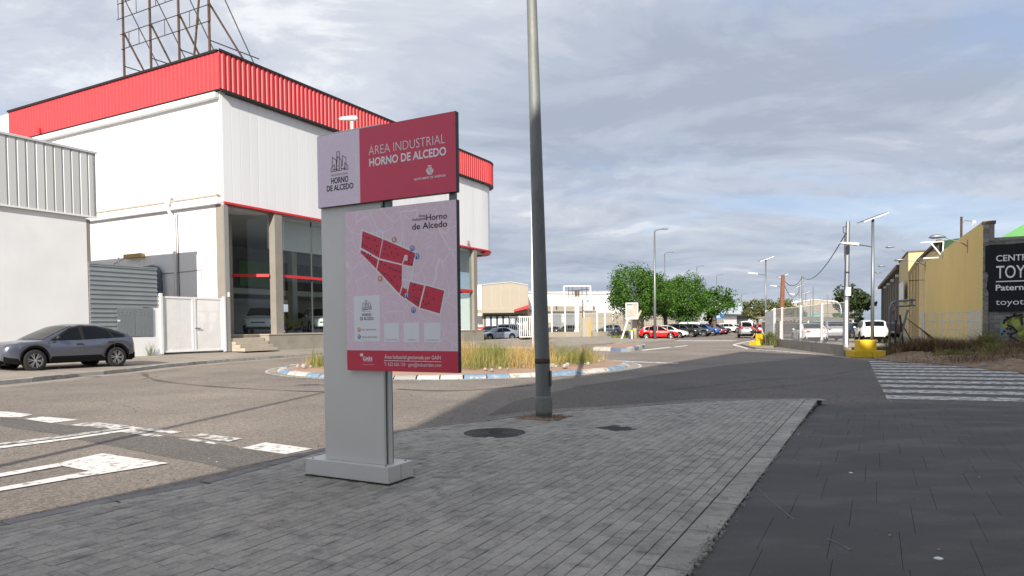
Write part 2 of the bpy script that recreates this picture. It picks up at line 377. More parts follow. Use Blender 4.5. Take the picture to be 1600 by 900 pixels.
# ================================================================== GROUND, ROAD, PAVEMENTS
def flat(name, poly, z, m, kind='structure', parent=None):
    b = MB(); b.sheet([(p[0], p[1]) for p in poly], z)
    o = b.build(name, m, parent, fix=False)
    if o.data.polygons[0].normal.z < 0: o.data.flip_normals()
    if parent is None: o['kind'] = kind
    return o
flat('ground', [(-1500, -1500), (1500, -1500), (1500, 3000), (-1500, 3000)], -.02, MT['ground'])
road = flat('road', [(-90, -60), (90, -60), (110, 210), (-70, 210)], 0.0, MT['asphalt'])

def smooth_line(pts, step):
    """Catmull-Rom through 2-D points, resampled at a step"""
    P = [Vector((p[0], p[1])) for p in pts]; out = []
    for i in range(len(P) - 1):
        a_, b_, c_, d_ = P[max(i-1,0)], P[i], P[i+1], P[min(i+2,len(P)-1)]
        n = max(4, int((c_ - b_).length / .1))
        for k in range(n):
            t = k / n
            out.append(.5 * ((2*b_) + (c_-a_)*t + (2*a_-5*b_+4*c_-d_)*t*t + (3*b_-a_-3*c_+d_)*t**3))
    out.append(P[-1])
    res = [out[0]]; acc = 0
    for p, q in zip(out, out[1:]):
        acc += (q - p).length
        if acc >= step: res.append(q); acc = 0
    if (res[-1] - out[-1]).length > step * .3: res.append(out[-1])
    return res
def inside(p, poly):
    x, y = p; r = False; j = len(poly) - 1
    for i in range(len(poly)):
        xi, yi = poly[i][0], poly[i][1]; xj, yj = poly[j][0], poly[j][1]
        if (yi > y) != (yj > y) and x < (xj - xi) * (y - yi) / (yj - yi) + xi: r = not r
        j = i
    return r

PZ = .12
kpx = [(0, 815), (170, 779), (345, 745), (481, 706), (621, 672), (762, 655), (840, 645), (1000, 633), (1100, 627), (1200, 623), (1280, 622)]
kpts = [G(x, y, PZ) for x, y in kpx]
k0 = kpts[0] - U * 11
kerb_line = smooth_line([k0, k0 + U * 5] + kpts, .8)
ramp_far = kpts[-1]; ramp_near = ramp_far - U * 24
pave_poly = [Vector((p.x, p.y)) for p in kerb_line] + [Vector((ramp_near.x, ramp_near.y))]
pb = MB(); pb.prism([(p.x, p.y) for p in pave_poly], -.02, PZ - .010)
pavement = pb.build('pavement', MT['joint'], kind='structure')
# kerb stones round the edge, each its own piece
kw = .13
for i in range(len(kerb_line) - 1):
    p, q = kerb_line[i], kerb_line[i + 1]; d = (q - p).normalized(); n = Vector((d.y, -d.x))
    b = MB(); g = .006
    poly = [p + d * g - n * .004, q - d * g - n * .004, q - d * g + n * kw, p + d * g + n * kw]
    zt = PZ + random.uniform(-.003, .003)
    b.prism([(v.x, v.y) for v in poly], -.02, zt, tint=random.uniform(.8, 1.1))
    b.build('kerb_stone', MT['kerb'], pavement, tint=True)

mb_ = MB()
for p, q in zip(kerb_line, kerb_line[1:]):
    d = (q - p).normalized(); n = Vector((d.y, -d.x)); mb_.add([(*(p + n * .1), PZ - .0045), (*(q + n * .1), PZ - .0045), (*(q + n * .34), PZ - .0045), (*(p + n * .34), PZ - .0045)], [(0, 1, 2, 3)])
mb_.build('mortar_strip', MT['brick'], pavement)
# bricks, laid in courses along the street
OB = Vector((ramp_far.x, ramp_far.y))
A2, U2 = Vector((Aa.x, Aa.y)), Vector((U.x, U.y))
man_c = G(773, 676, PZ); cov_px = [(930, 668), (965, 664), (1000, 670), (965, 674)]; cov_q = [G(x, y, PZ) for x, y in cov_px]
cov_c = sum(cov_q, Vector()) / 4
pole_c = G(850, 652, PZ)
BW, BL, GAP, GAPU = .105, .21, .0055, .0025
KD = [(p, q) for p, q in zip(kerb_line, kerb_line[1:])]
def kerb_dist(p):
    best = 9
    for a_, b_ in KD:
        ab = b_ - a_; t = max(0, min(1, (p - a_).dot(ab) / ab.length_squared)); best = min(best, (p - a_ - ab * t).length)
    return best
big = []; rest = []
course = 0; edge = -.22
rb = random.Random(3)
def try_brick(a0, a1, u0, u1):
    c = OB + A2 * ((a0 + a1) / 2) + U2 * ((u0 + u1) / 2)
    if c.y < .6 or c.x < -8: return
    if not inside(c, pave_poly): return
    if kerb_dist(c) < kw + .055: return
    if (c - Vector((man_c.x, man_c.y))).length < .44: return
    if inside(c, cov_q): return
    e = c - Vector((pole_c.x, pole_c.y))
    if (e.x / .42) ** 2 + (e.y / .36) ** 2 < 1: return
    px, py = proj((c.x, c.y, PZ))
    vis = -10 < px < 1610 and py < 912
    (big if vis else rest).append((c.y, a0, a1, u0, u1))
a1 = edge
while a1 > -9.5:
    a0 = a1 - BW
    u = -16 + rb.uniform(-.02, .02) + (BL / 2 if (course % 7 in (2, 5)) else 0)
    while u < 1.5:
        try_brick(a0 + GAP / 2, a1 - GAP / 2, u + GAPU / 2, u + BL - GAPU / 2); u += BL
    a1 = a0; course += 1
u = -16
while u < .2:     # border course of longer stones against the ramp
    try_brick(-.21, -.003, u + .002, u + .418); u += .42
big.sort(key=lambda q: q[0])
def brick_geo(b, q, org, cheap):
    _, a0, a1, u0, u1 = q
    c = [org_p for org_p in ((a0, u0), (a1, u0), (a1, u1), (a0, u1))]
    ch = .0028; z0 = PZ - .012
    tl = [rb.uniform(-.0016, .0016) for _ in range(4)]; h = rb.uniform(-.0015, .0015)
    def w(a_, u_, z): p = OB + A2 * a_ + U2 * u_; return (p.x - org.x, p.y - org.y, z)
    sg = ((1, 1), (-1, 1), (-1, -1), (1, -1))
    lo = [w(a_, u_, z0) for a_, u_ in c]; mid = [w(a_, u_, PZ - .003 + h + t_) for (a_, u_), t_ in zip(c, tl)]
    top = [w(a_ + s[0] * ch, u_ + s[1] * ch, PZ + h + t_) for (a_, u_), s, t_ in zip(c, sg, tl)]
    tint = rb.choice((.86, .94, 1, 1, 1.03, 1.08)) * rb.uniform(.97, 1.03)
    fs = [(8, 9, 10, 11)] + [(i, (i + 1) % 4, 4 + (i + 1) % 4, 4 + i) for i in range(4)] + [(4 + i, 4 + (i + 1) % 4, 8 + (i + 1) % 4, 8 + i) for i in range(4)]
    b.add(lo + mid + top, fs, 0, tint)
for q in big[:300]:
    b = MB(); brick_geo(b, q, Vector((0, 0)), False)
    b.build('paving_brick', MT['brick'], pavement, fix=False, tint=True)
b = MB()
for q in big[300:] + rest: brick_geo(b, q, Vector((0, 0)), True)
b.build('paving_bricks', MT['brick'], pavement, fix=False, tint=True, kind='stuff')
# dropped gum and grit on the paving
b = MB(); rg = random.Random(5)
for _ in range(150):
    a_, u_ = rg.uniform(-6, 3.6), rg.uniform(-11, -1); p = OB + A2 * a_ + U2 * u_
    r = rg.uniform(.004, .013); n = 6; h = rg.uniform(.002, .006)
    zz = PZ + .004 if a_ < 0 else None
    if zz is None:
        zz = .02 + .09 * max(0, min(1, -u_ / 4)) + .004
    b.lathe([(r, zz - .004), (r * .6, zz + h)], n, (p.x, p.y, 0))
b.build('grit', MT['rubble'], kind='stuff')

b = MB(); rg = random.Random(15)
for _ in range(420):
    u_ = rg.gauss(-10.1, .35) if rg.random() < .45 else rg.uniform(-12, -1); a_ = rg.gauss(.0, .018); p = OB + A2 * a_ + U2 * u_; r = rg.uniform(.003, .010)
    b.lathe([(r, PZ - .012), (r, PZ + r * .2), (r * .5, PZ + r * .9)], 5, (p.x, p.y, 0))
tag(b.build('seam_crumbs', MT['rubble'], kind='stuff'), 'tan crumbs of mortar along the seam between paving and dark ramp', 'rubble')
# dark concrete ramp (drive across the pavement)
rp = [ramp_far, G(1400, 627, .02), G(1600, 633, .02)]
ramp_edge = [Vector((rp[0].x, rp[0].y)), Vector((rp[1].x, rp[1].y)), Vector((rp[2].x, rp[2].y)), Vector((24, 8.5)), Vector((24, -12)), Vector((ramp_near.x, ramp_near.y))]
RE = [(ramp_edge[i], ramp_edge[i + 1]) for i in range(3)]
def ramp_z(x, y):
    p = Vector((x, y)); best = 99
    for a_, b_ in RE:
        ab = b_ - a_; t = max(0, min(1, (p - a_).dot(ab) / ab.length_squared)); best = min(best, (p - a_ - ab * t).length)
    return .012 + .095 * max(0, min(1, best / 4.5))
b = MB()
NX = 46; pts = []
import itertools
def grid_in(poly, step, zf, bld, off=0.0):
    xs = [p[0] for p in poly]; ys = [p[1] for p in poly]
    idx = {}
    def vid(i, j):
        if (i, j) not in idx:
            x = min(xs) + i * step; y = min(ys) + j * step
            idx[(i, j)] = len(bld.v); bld.v.append((x, y, zf(x, y) + off))
        return idx[(i, j)]
    for i in range(int((max(xs) - min(xs)) / step) + 1):
        for j in range(int((max(ys) - min(ys)) / step) + 1):
            cx = min(xs) + (i + .5) * step; cy = min(ys) + (j + .5) * step
            if inside((cx, cy), poly):
                bld.f.append((vid(i, j), vid(i + 1, j), vid(i + 1, j + 1), vid(i, j + 1))); bld.m.append(0); bld.t.append(1)
# base of the ramp: polygon strips down to the road, slabs on top
b.prism([(p.x, p.y) for p in ramp_edge], -.02, lambda x, y: ramp_z(x, y) - .014)
ramp = b.build('driveway_ramp', MT['joint'], kind='structure')
SW, SL = .42, .82
slabs = []
row = 0; u = -14.0
while u < 2.5:
    a_ = .03 - (SW * (.5 if row % 2 else 0)) - (.11 if row % 3 == 1 else 0) - .06 * math.sin(row * 2.3)
    while a_ + SW < .16: a_ += SW
    first = True
    while a_ < 21:
        slabs.append((.005 if first else a_, a_ + SW, u, u + SL)); a_ += SW; first = False
    u += SL; row += 1
rs = random.Random(11); sl_big = []
for a0, a1, u0, u1 in slabs:
    a0 = max(a0, .005)
    if a1 - a0 < .004: continue
    c = OB + A2 * ((a0 + a1) / 2) + U2 * ((u0 + u1) / 2)
    px, py = proj((c.x, c.y, .06))
    if c.y < .4: continue
    cs = [OB + A2 * x + U2 * y for x, y in ((a0, u0), (a1, u0), (a1, u1), (a0, u1))]
    # clip against the far edge by pulling corners back
    if not inside(c, ramp_edge): continue
    out = []
    for p in cs:
        t = 0
        while not inside(p, ramp_edge) and t < 12: p = p.lerp(c, .12); t += 1
        out.append(p)
    sl_big.append((c.y if (px < 1640 and py < 920) else c.y + 99, out))
sl_big.sort(key=lambda q: q[0])
def slab_geo(b, cs):
    c = sum(cs, Vector((0, 0))) / 4; lo, top = [], []
    h = 0.0
    ax = (cs[1] - cs[0]).normalized(); 
    for p in cs:
        e = p + (ax * .0015 if (c - p).dot(ax) > 0 else -ax * .0015)
        lo.append((p.x, p.y, ramp_z(p.x, p.y) - .012)); top.append((e.x, e.y, ramp_z(e.x, e.y) + h))
    b.hexa(lo, top, 0, rs.uniform(.955, 1.045), bottom=False)
for _, cs in sl_big[:300]:
    b = MB(); slab_geo(b, cs); b.build('ramp_slab', MT['slab'], ramp, tint=True)
b = MB()
for _, cs in sl_big[300:]: slab_geo(b, cs)
if b.f: b.build('ramp_slabs', MT['slab'], ramp, tint=True, kind='stuff')

# ------------------------------------------------------------------ frontage pavement across the road (rises from kerb to house line)
D = G(354, 549, .35)                       # street corner of the showroom, at ground level
def FD(a_, u_, z_): return fr((D.x, D.y, 0), a_, u_, z_)
fkerb_px = [(0, 602), (100, 591), (190, 583), (250, 575.5), (354, 566), (440, 559.5), (478, 557)]
fk = [G(x, y) for x, y in fkerb_px]
fk = [fk[0] - U * 20 + Aa * 6] + fk + [fk[-1] + U * 12 - Aa * .2, fk[-1] + U * 30 - Aa * 1.5, fk[-1] + U * 44 - Aa * 14]
fline = smooth_line(fk, 1.1)
b = MB()
fz = .14
for p, q in zip(fline, fline[1:]):
    def back(v):
        a_ = (Vector((v.x, v.y, 0)) - Vector((D.x, D.y, 0))).dot(Aa); return v - A2 * (a_ + .6)
    d = (q - p).normalized(); n = Vector((-d.y, d.x)); 
    pi_, qi = p + n * .16, q + n * .16
    pb_, qb_ = back(p), back(q)
    b.add([(pi_.x, pi_.y, fz - .006), (qi.x, qi.y, fz - .006), (qb_.x, qb_.y, .33), (pb_.x, pb_.y, .33)], [(0, 1, 2, 3)])
far_pave = b.build('frontage_pavement', MT['far_pave'], kind='structure')
for p, q in zip(fline, fline[1:]):
    d = (q - p).normalized(); n = Vector((-d.y, d.x)); b = MB()
    poly = [p + d * .012, q - d * .012, q - d * .012 + n * .17, p + d * .012 + n * .17]
    b.prism([(v.x, v.y) for v in poly], -.02, fz + random.uniform(-.012, .008), tint=random.uniform(1.2, 1.8))
    b.build('kerb_stone', MT['kerb'], far_pave, tint=True)
# pale gutter strip along that kerb
b = MB()
for p, q in zip(fline[:-6], fline[1:-5]):
    d = (q - p).normalized(); n = Vector((d.y, -d.x))
    b.add([(*(p), .005), (*(p + n * .85), .005), (*(q + n * .85), .005), (*(q), .005)], [(0, 1, 2, 3)])
b.build('gutter_strip', MT['far_pave'], road, fix=True)

# ------------------------------------------------------------------ markings
def zpx(pts, s, ox, oy): return [(x / s + ox, y / s + oy) for x, y in pts]
def mark(name, pts, m, z=.008, parent=road):
    b = MB(); b.sheet([(p.x, p.y) for p in (G(x, y, z) for x, y in pts)], z)
    o = b.build(name, m, parent, fix=False)
    if o.data.polygons[0].normal.z < 0: o.data.flip_normals()
    return o
Z3 = lambda pts: zpx(pts, 3.077, 0, 560)
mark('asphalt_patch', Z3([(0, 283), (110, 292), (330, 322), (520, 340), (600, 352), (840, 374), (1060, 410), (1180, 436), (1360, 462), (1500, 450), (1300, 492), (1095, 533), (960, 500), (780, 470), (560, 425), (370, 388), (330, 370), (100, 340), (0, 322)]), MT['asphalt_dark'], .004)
mark('darker_asphalt', [(760, 650), (800, 628), (905, 603), (1010, 588), (1130, 571), (1290, 556), (1352, 563), (1398, 640), (1240, 640), (1200, 622), (1100, 622), (950, 634), (840, 640)], MT['asphalt_darker'], .003)  # darker tone laid over the road right of the roundabout
for q in ([(-60, 252), (40, 256), (158, 269), (95, 283), (-60, 281)], [(118, 291), (205, 279), (382, 294), (245, 310)]):
    mark('yield_dash', Z3(q), MT['paint'], .008)
for q in ([(335, 320), (440, 304), (625, 324), (545, 339)], [(585, 353), (640, 344), (790, 372), (735, 378)], [(650, 330), (880, 352), (830, 362), (610, 336)],
          [(855, 386), (930, 385), (1052, 407), (1030, 412)], [(915, 374), (965, 361), (1168, 385), (1095, 402)]):
    mark('yield_dash', Z3(q), MT['paint_worn'], .009)
mark('yield_dash', Z3([(1163, 430), (1275, 403), (1505, 434), (1375, 460)]), MT['paint'], .008)
mark('lane_line', Z3([(-60, 415), (300, 370), (640, 325), (650, 330), (300, 380), (-60, 424)]), MT['paint_worn'], .010)
mark('lane_line', Z3([(-60, 428), (300, 385), (640, 336), (656, 342), (310, 393), (-60, 440)]), MT['paint'], .010)
mark('lane_arrow', Z3([(280, 502), (490, 455), (735, 492), (812, 503), (470, 558), (430, 541), (300, 516)]), MT['paint'], .012)
mark('lane_arrow', Z3([(-60, 562), (280, 503), (298, 517), (-60, 580)]), MT['paint'], .0125)
mark('lane_arrow', Z3([(-60, 630), (428, 541), (468, 557), (-60, 647)]), MT['paint'], .0125)
def arc_mark(px, w, m, z, name='skid_mark'):
    ln = smooth_line([(p.x, p.y) for p in (G(*q) for q in px)], .5); b = MB()
    L_ = []; R2 = []
    for i, p in enumerate(ln):
        d = (ln[min(i+1, len(ln)-1)] - ln[max(i-1, 0)]).normalized(); n = Vector((-d.y, d.x)); k = w * (.6 + .4 * math.sin(i * .9))
        L_.append(p + n * k / 2); R2.append(p - n * k / 2)
    for i in range(len(ln) - 1):
        b.add([(*L_[i], z), (*R2[i], z), (*R2[i+1], z), (*L_[i+1], z)], [(0, 1, 2, 3)])
    o = b.build(name, m, road)
    if o.data.polygons[0].normal.z < 0: o.data.flip_normals()
arc_mark(Z3([(690, 72), (715, 92), (790, 112), (1000, 134), (1300, 152), (1560, 161), (1800, 166)]), .22, MT['skid'], .006)
arc_mark([(620, 608), (700, 611), (790, 606), (830, 602)], .25, MT['skid'], .006)
arc_mark([(1030, 611), (1100, 604), (1180, 594), (1280, 588), (1360, 575)], .12, MT['skid'], .007)
arc_mark([(1130, 612), (1210, 605), (1270, 598), (1350, 582)], .07, MT['skid'], .007)
mark('darker_asphalt', [(1352, 563), (1420, 564), (1540, 574), (1680, 592), (1720, 640), (1398, 634)], MT['asphalt_darker'], .0035)  # same darker tone carried on under the zebra stripes
# zebra crossing of the side street (stripes lie across the picture)
zt = [G(1358, 564.5), G(1388, 628.5)]; zr = [G(1545, 568), G(1640, 632)]
NS = 11
for i in range(NS):
    t0 = (i + .04) / NS; t1 = (i + .56) / NS
    l0, l1 = zt[0].lerp(zt[1], t0), zt[0].lerp(zt[1], t1)
    wd = 4.3 + .7 * math.sin(i * 1.7)
    dr = Vector((.945, -.327, 0)) if i > -1 else Aa
    b = MB(); n = 8; pts_t = [l0 + dr * (wd * k / n) for k in range(n + 1)]; pts_b = [l1 + dr * (wd * k / n) for k in range(n + 1)]
    b.sheet([(p.x, p.y) for p in pts_t] + [(p.x, p.y) for p in pts_b[::-1]], .008)
    o = b.build('crossing_stripe', MT['paint_worn'], road, fix=False)
    if o.data.polygons[0].normal.z < 0: o.data.flip_normals()
# faint scratches and tyre scuffs on the ramp
def ramp_mark(px, w, m):
    ln = smooth_line([(p.x, p.y) for p in (G(*q, .09) for q in px)], .18); b = MB()
    for i in range(len(ln) - 1):
        d = (ln[i + 1] - ln[i]).normalized(); n = Vector((-d.y, d.x)) * w / 2; p, q = ln[i], ln[i + 1]
        b.add([(*(p + n), ramp_z(*p) + .0025), (*(p - n), ramp_z(*p) + .0025), (*(q - n), ramp_z(*q) + .0025), (*(q + n), ramp_z(*q) + .0025)], [(0, 1, 2, 3)])
    b.build('scratch', m, ramp)
ramp_mark([(1182, 764), (1210, 790), (1240, 815)], .012, MT['scuff']); ramp_mark([(1292, 845), (1310, 852), (1328, 864)], .016, MT['scuff']); ramp_mark([(1440, 690), (1460, 688)], .01, MT['scuff'])
rw_ = random.Random(17)
for x, y, lb_ in ((1329, 741, 'white paper scrap lying in the middle of the dark ramp'), (1467, 876, 'white paper scrap at the bottom edge of the dark ramp'), (1247, 680, 'white paper scrap on the dark ramp near the paving edge')):
    p = G(x, y, .095); s = rw_.uniform(.012, .03); b = MB(); z = ramp_z(p.x, p.y) if x > 1170 else PZ
    n = 7; b.prism([(p.x + s * rw_.uniform(.6, 1.2) * math.cos(i * 6.283 / n), p.y + s * rw_.uniform(.6, 1.2) * math.sin(i * 6.283 / n)) for i in range(n)], z, z + .006)
    tag(b.build('paper_scrap', MT['white_paint']), lb_, 'litter', 'white scraps dropped on the ramp')
# far zebra, lane lines
ca, cb = G(1052, 532.4), G(1150, 532.6)
for i in range(7):
    t = i / 7; p = ca.lerp(cb, t); d = (cb - ca).normalized(); n = Vector((-d.y, d.x, 0))
    b = MB(); q = [p - n * 1.3 - d * .2, p + d * .55 - n * 1.3, p + d * .9 + n * 1.3, p + d * .2 + n * 1.3]; b.sheet([(v.x, v.y) for v in q], .008)
    o = b.build('crossing_stripe', MT['paint'], road, fix=True)
    if o.data.polygons[0].normal.z < 0: o.data.flip_normals()
mark('lane_line', [(1000, 547), (1045, 542.2), (1050, 542.8), (1006, 547.8)], MT['paint'])
mark('lane_line', [(1052, 541.6), (1072, 539.6), (1076, 540.2), (1056, 542.2)], MT['paint'])
mark('lane_line', [(1180, 531.5), (1149, 538.6), (1152, 539.6), (1170, 544.5), (1168, 545.3), (1147, 540), (1144, 538.4), (1178, 531)], MT['paint'])
mark('lane_line', [(1180, 545.5), (1230, 549), (1330, 558.5), (1330, 559.3), (1228, 549.9), (1180, 546.3)], MT['paint_worn'])
mark('lane_line', [(900, 561), (1060, 567), (1060, 568.4), (900, 562.5)], MT['paint_worn'], .006)

# ------------------------------------------------------------------ roundabout
RC = Vector((-2.2, 27.5)); RR = 6.87
NK = 60
ring = lambda r, t, c=RC: Vector((c.x + r * math.cos(t), c.y + r * math.sin(t)))
b = MB(); n = 72
pr = [(5.7, .22), (5.9, .19), (RR - .30, .10)]
vs = [(RC.x, RC.y, .38)]
for r, z in pr:
    for k in range(n): p = ring(r, 2 * math.pi * k / n); vs.append((p.x, p.y, z))
fs = [(0, 1 + k, 1 + (k + 1) % n) for k in range(n)]; mi = [1] * n
for j in range(len(pr) - 1):
    for k in range(n):
        a_, c_ = 1 + j * n + k, 1 + j * n + (k + 1) % n
        fs.append((a_, a_ + n, c_ + n, c_)); mi.append(1 if j == 0 else 0)
b.add(vs, fs); b.m = mi
rb_o = b.build('roundabout', [MT['apron'], MT['soil']], kind='structure', fix=True)
for k in range(NK):
    t0, t1 = 2 * math.pi * k / NK, 2 * math.pi * (k + 1) / NK; g = .0035; b = MB()
    ho = random.uniform(-.01, .012)
    def q_(r, z): return [(*ring(r, t0 + g), z), (*ring(r, t1 - g), z)]
    A0, B0 = q_(RR + .02, -.02); A1, B1 = q_(RR - .03, .06 + ho); A2_, B2 = q_(RR - .10, .105 + ho); A3, B3 = q_(RR - .31, .12 + ho); A4, B4 = q_(RR - .31, 0)
    b.add([A0, A1, A2_, A3, A4, B0, B1, B2, B3, B4], [(0, 1, 6, 5), (1, 2, 7, 6), (2, 3, 8, 7), (3, 4, 9, 8), (0, 4, 3, 2, 1), (5, 6, 7, 8, 9)])
    w = (k * 7 + 1) % 13
    m = MT['kerb_bare'] if w in (3,) else (MT['kerb_blue'] if (k // 2) % 2 else MT['kerb_white'])
    b.build('kerb_stone', m, rb_o)
b = MB(); n = 90
for k in range(n):          # dusty ring and thin painted line round the island
    t0, t1 = 2 * math.pi * k / n, 2 * math.pi * (k + 1) / n
    b.add([(*ring(RR, t0), .005), (*ring(RR + .38, t0), .005), (*ring(RR + .38, t1), .005), (*ring(RR, t1), .005)], [(0, 1, 2, 3)])
o = b.build('dusty_edge', MT['far_pave'], road)
b = MB()
for k in range(n):
    t0, t1 = 2 * math.pi * k / n, 2 * math.pi * (k + 1) / n
    b.add([(*ring(RR + .34, t0), .009), (*ring(RR + .44, t0), .009), (*ring(RR + .44, t1), .009), (*ring(RR + .34, t1), .009)], [(0, 1, 2, 3)])
b.build('edge_line', MT['paint_worn'], road)
# splitter island
sp = [G(x, y) for x, y in ((926, 547.5), (950, 548.5), (983, 549.5), (1010, 541.5), (985, 539.3), (955, 541))]
SPc = sum(sp, Vector()) / 6
sline = smooth_line([(p.x, p.y) for p in sp + [sp[0]]], .55)
b = MB(); b.prism([(SPc.x + (p.x - SPc.x) * .88, SPc.y + (p.y - SPc.y) * .88) for p in sline[:-1]], 0, .2)
isl = b.build('splitter_island', MT['apron'], kind='structure')
for i in range(0, len(sline) - 1):
    p, q = sline[i], sline[i + 1]; c = Vector((SPc.x, SPc.y)); b = MB()
    lo = [(*p, -.02), (*q, -.02), (*(c + (q - c) * .84), -.02), (*(c + (p - c) * .84), -.02)]
    hi = [(*(c + (p - c) * .98), .20), (*(c + (q - c) * .98), .20), (*(c + (q - c) * .84), .23), (*(c + (p - c) * .84), .23)]
    b.hexa(lo, hi); b.build('kerb_stone', MT['kerb_slate'] if (i // 3) % 2 else MT['kerb_white'], isl)

# ------------------------------------------------------------------ dry grass on the roundabout
def blade(b, base, h, lean, w, tint):
    p = Vector(base); d = Vector((math.cos(lean[0]), math.sin(lean[0]), 0)); n = Vector((-d.y, d.x, 0)) * w
    m_ = p + d * (lean[1] * h * .35) + ZU * (h * .6); t = p + d * (lean[1] * h) + ZU * h
    o = len(b.v); b.v += [tuple(p - n), tuple(p + n), tuple(m_ + n * .7), tuple(m_ - n * .7), tuple(t)]
    b.f += [(o, o+1, o+2, o+3), (o+3, o+2, o+4)]; b.m += [0, 0]; b.t += [tint, tint]
gr = random.Random(21); b = MB()
for _ in range(1500):
    r = 5.75 * math.sqrt(gr.random()); t = gr.uniform(0, 2 * math.pi); p = ring(r, t)
    dens = .5 + .5 * math.sin(p.x * 1.3 + 1) * math.cos(p.y * .9) + gr.uniform(-.3, .5)
    clu = .5 + .5 * math.sin(p.x * 2.3 + .7) * math.sin(p.y * 1.7 + p.x * .6)
    if (dens < .25 or clu < .22) and r > 3.2: continue
    tall = (.30 + .95 * clu) * gr.uniform(.26, .66) * (1.35 if dens > .6 else .8) * (1.45 if gr.random() < .12 else 1)
    dry = min(1, max(0, .55 + .5 * math.sin(p.x * 2.1) + gr.uniform(-.35, .35)))
    for k in range(gr.randint(16, 30)):
        o_ = Vector((gr.gauss(0, .13), gr.gauss(0, .13))); q = p + o_
        h = tall * gr.uniform(.25, 1.15)
        tn = dry if h > tall * .5 else dry * .55
        blade(b, (q.x, q.y, .17 + .05 * (r < 5)), h, (gr.uniform(0, 6.28), gr.uniform(.2, 1.0)), gr.uniform(.003, .009), min(1, max(0, tn + gr.uniform(-.2, .2))))
tag(b.build('dry_grass', MT['straw'], fix=False, tint=True), 'tall dry tan and green grass growing on the roundabout', 'grass', kind='stuff')
b = MB()
for _ in range(40):
    r = gr.uniform(5.4, 6.3); t = gr.uniform(-2.7, -.3); p = ring(r, t); s = gr.uniform(.03, .09)
    b.lathe([(s, .2), (s * 1.1, .2 + s * .7), (s * .5, .2 + s * 1.3)], 6, (p.x, p.y, 0))
tag(b.build('rubble', MT['rubble'], kind='stuff'), 'small grey stones along the planted edge of the roundabout', 'rubble')
# ================================================================== THE INFORMATION SIGN
def net_mat(name, base, line, sc, w):
    m = bpy.data.materials.new(name); m.use_nodes = True
    t = m.node_tree; n_, l_ = t.nodes, t.links; b = n_['Principled BSDF']; b.inputs['Roughness'].default_value = .42
    tc = n_.new('ShaderNodeTexCoord'); mp = n_.new('ShaderNodeMapping'); mp.inputs['Rotation'].default_value = (0, .4, 0); l_.new(tc.outputs['Object'], mp.inputs[0])
    nz = n_.new('ShaderNodeTexNoise'); nz.inputs['Scale'].default_value = 2.2; l_.new(mp.outputs[0], nz.inputs['Vector'])
    acc = None
    for s_, k in ((sc, w), (sc * 2.3, w * 1.6)):
        va = n_.new('ShaderNodeVectorMath'); va.operation = 'MULTIPLY_ADD'; l_.new(nz.outputs['Color'], va.inputs[0]); va.inputs[1].default_value = (.25, 0, .25); l_.new(mp.outputs[0], va.inputs[2])
        sq = n_.new('ShaderNodeMapping'); sq.inputs['Scale'].default_value = (1, .001, .8); l_.new(va.outputs[0], sq.inputs[0])
        v = n_.new('ShaderNodeTexVoronoi'); v.feature = 'DISTANCE_TO_EDGE'; v.inputs['Scale'].default_value = s_; v.inputs['Randomness'].default_value = .85; l_.new(sq.outputs[0], v.inputs['Vector'])
        r = n_.new('ShaderNodeMapRange'); l_.new(v.outputs['Distance'], r.inputs[0]); r.inputs[1].default_value = k * .5; r.inputs[2].default_value = k; r.inputs[3].default_value = .8; r.inputs[4].default_value = 0
        if acc is None: acc = r.outputs[0]
        else:
            mx = n_.new('ShaderNodeMath'); mx.operation = 'MAXIMUM'; l_.new(acc, mx.inputs[0])
            ml = n_.new('ShaderNodeMath'); ml.operation = 'MULTIPLY'; l_.new(r.outputs[0], ml.inputs[0]); ml.inputs[1].default_value = .6
            l_.new(ml.outputs[0], mx.inputs[1]); acc = mx.outputs[0]
    x = n_.new('ShaderNodeMix'); x.data_type = 'RGBA'; l_.new(acc, x.inputs[0]); x.inputs[6].default_value = (*base, 1); x.inputs[7].default_value = (*line, 1)
    l_.new(x.outputs[2], b.inputs['Base Color']); return m
MT['lilac'] = net_mat('lilac_street_map_print', lin(241, 215, 226), lin(252, 240, 248), 5.5, .016)
MT['lilac2'] = net_mat('pale_lilac_map_print', lin(243, 226, 241), lin(249, 234, 246), 5.5, .016)

SG = G(607, 758.7, PZ)                 # front right corner of the plinth
SGO = Vector((SG.x, SG.y, PZ))
sign = thing('information_sign', 'tall grey totem sign with maroon header board and lilac area map', 'sign', SGO, RZ)
def sbox(name, a0, a1, u0, u1, z0, z1, m, bev=.003, parent=sign, mb=None):
    b = mb or MB(); b.box(a0, a1, u0, u1, z0, z1); return b.build(name, m, parent, bevel=bev) if name else b
sbox('plinth', -1.043, 0, 0, .385, .012, .168, MT['silver'], .004)
bed = MB(); n = 40; rr_ = random.Random(8); pts_ = []
for i in range(n):
    t_ = i / n * 4; k = int(t_); f = t_ - k; c_ = [(-1.043, 0), (0, 0), (0, .385), (-1.043, .385), (-1.043, 0)]; x_ = c_[k][0] + (c_[k + 1][0] - c_[k][0]) * f; y_ = c_[k][1] + (c_[k + 1][1] - c_[k][1]) * f
    o_ = rr_.uniform(.004, .035); pts_.append((x_ + (o_ if x_ > -.5 else -o_) * (1 if abs(x_ + .52) > .5 else 0), y_ + (o_ if y_ > .19 else -o_) * (1 if abs(y_ - .19) > .18 else 0)))
bed.prism(pts_, -.004, .004); bed.build('mortar_bed', MT['joint'], sign)
for a_ in (-.52,):
    b = MB(); b.box(.0002, .0012, .19, .193, .014, .166); b.build('seam', MT['silver_dk'], sign)
for a_, u_ in ((-.98, .04), (-.06, .04), (-.06, .345), (-.98, .345)):
    b = MB(); b.lathe([(.011, .168), (.011, .173), (.006, .175)], 8, (a_, u_, 0)); b.build('bolt', MT['galv'], sign)
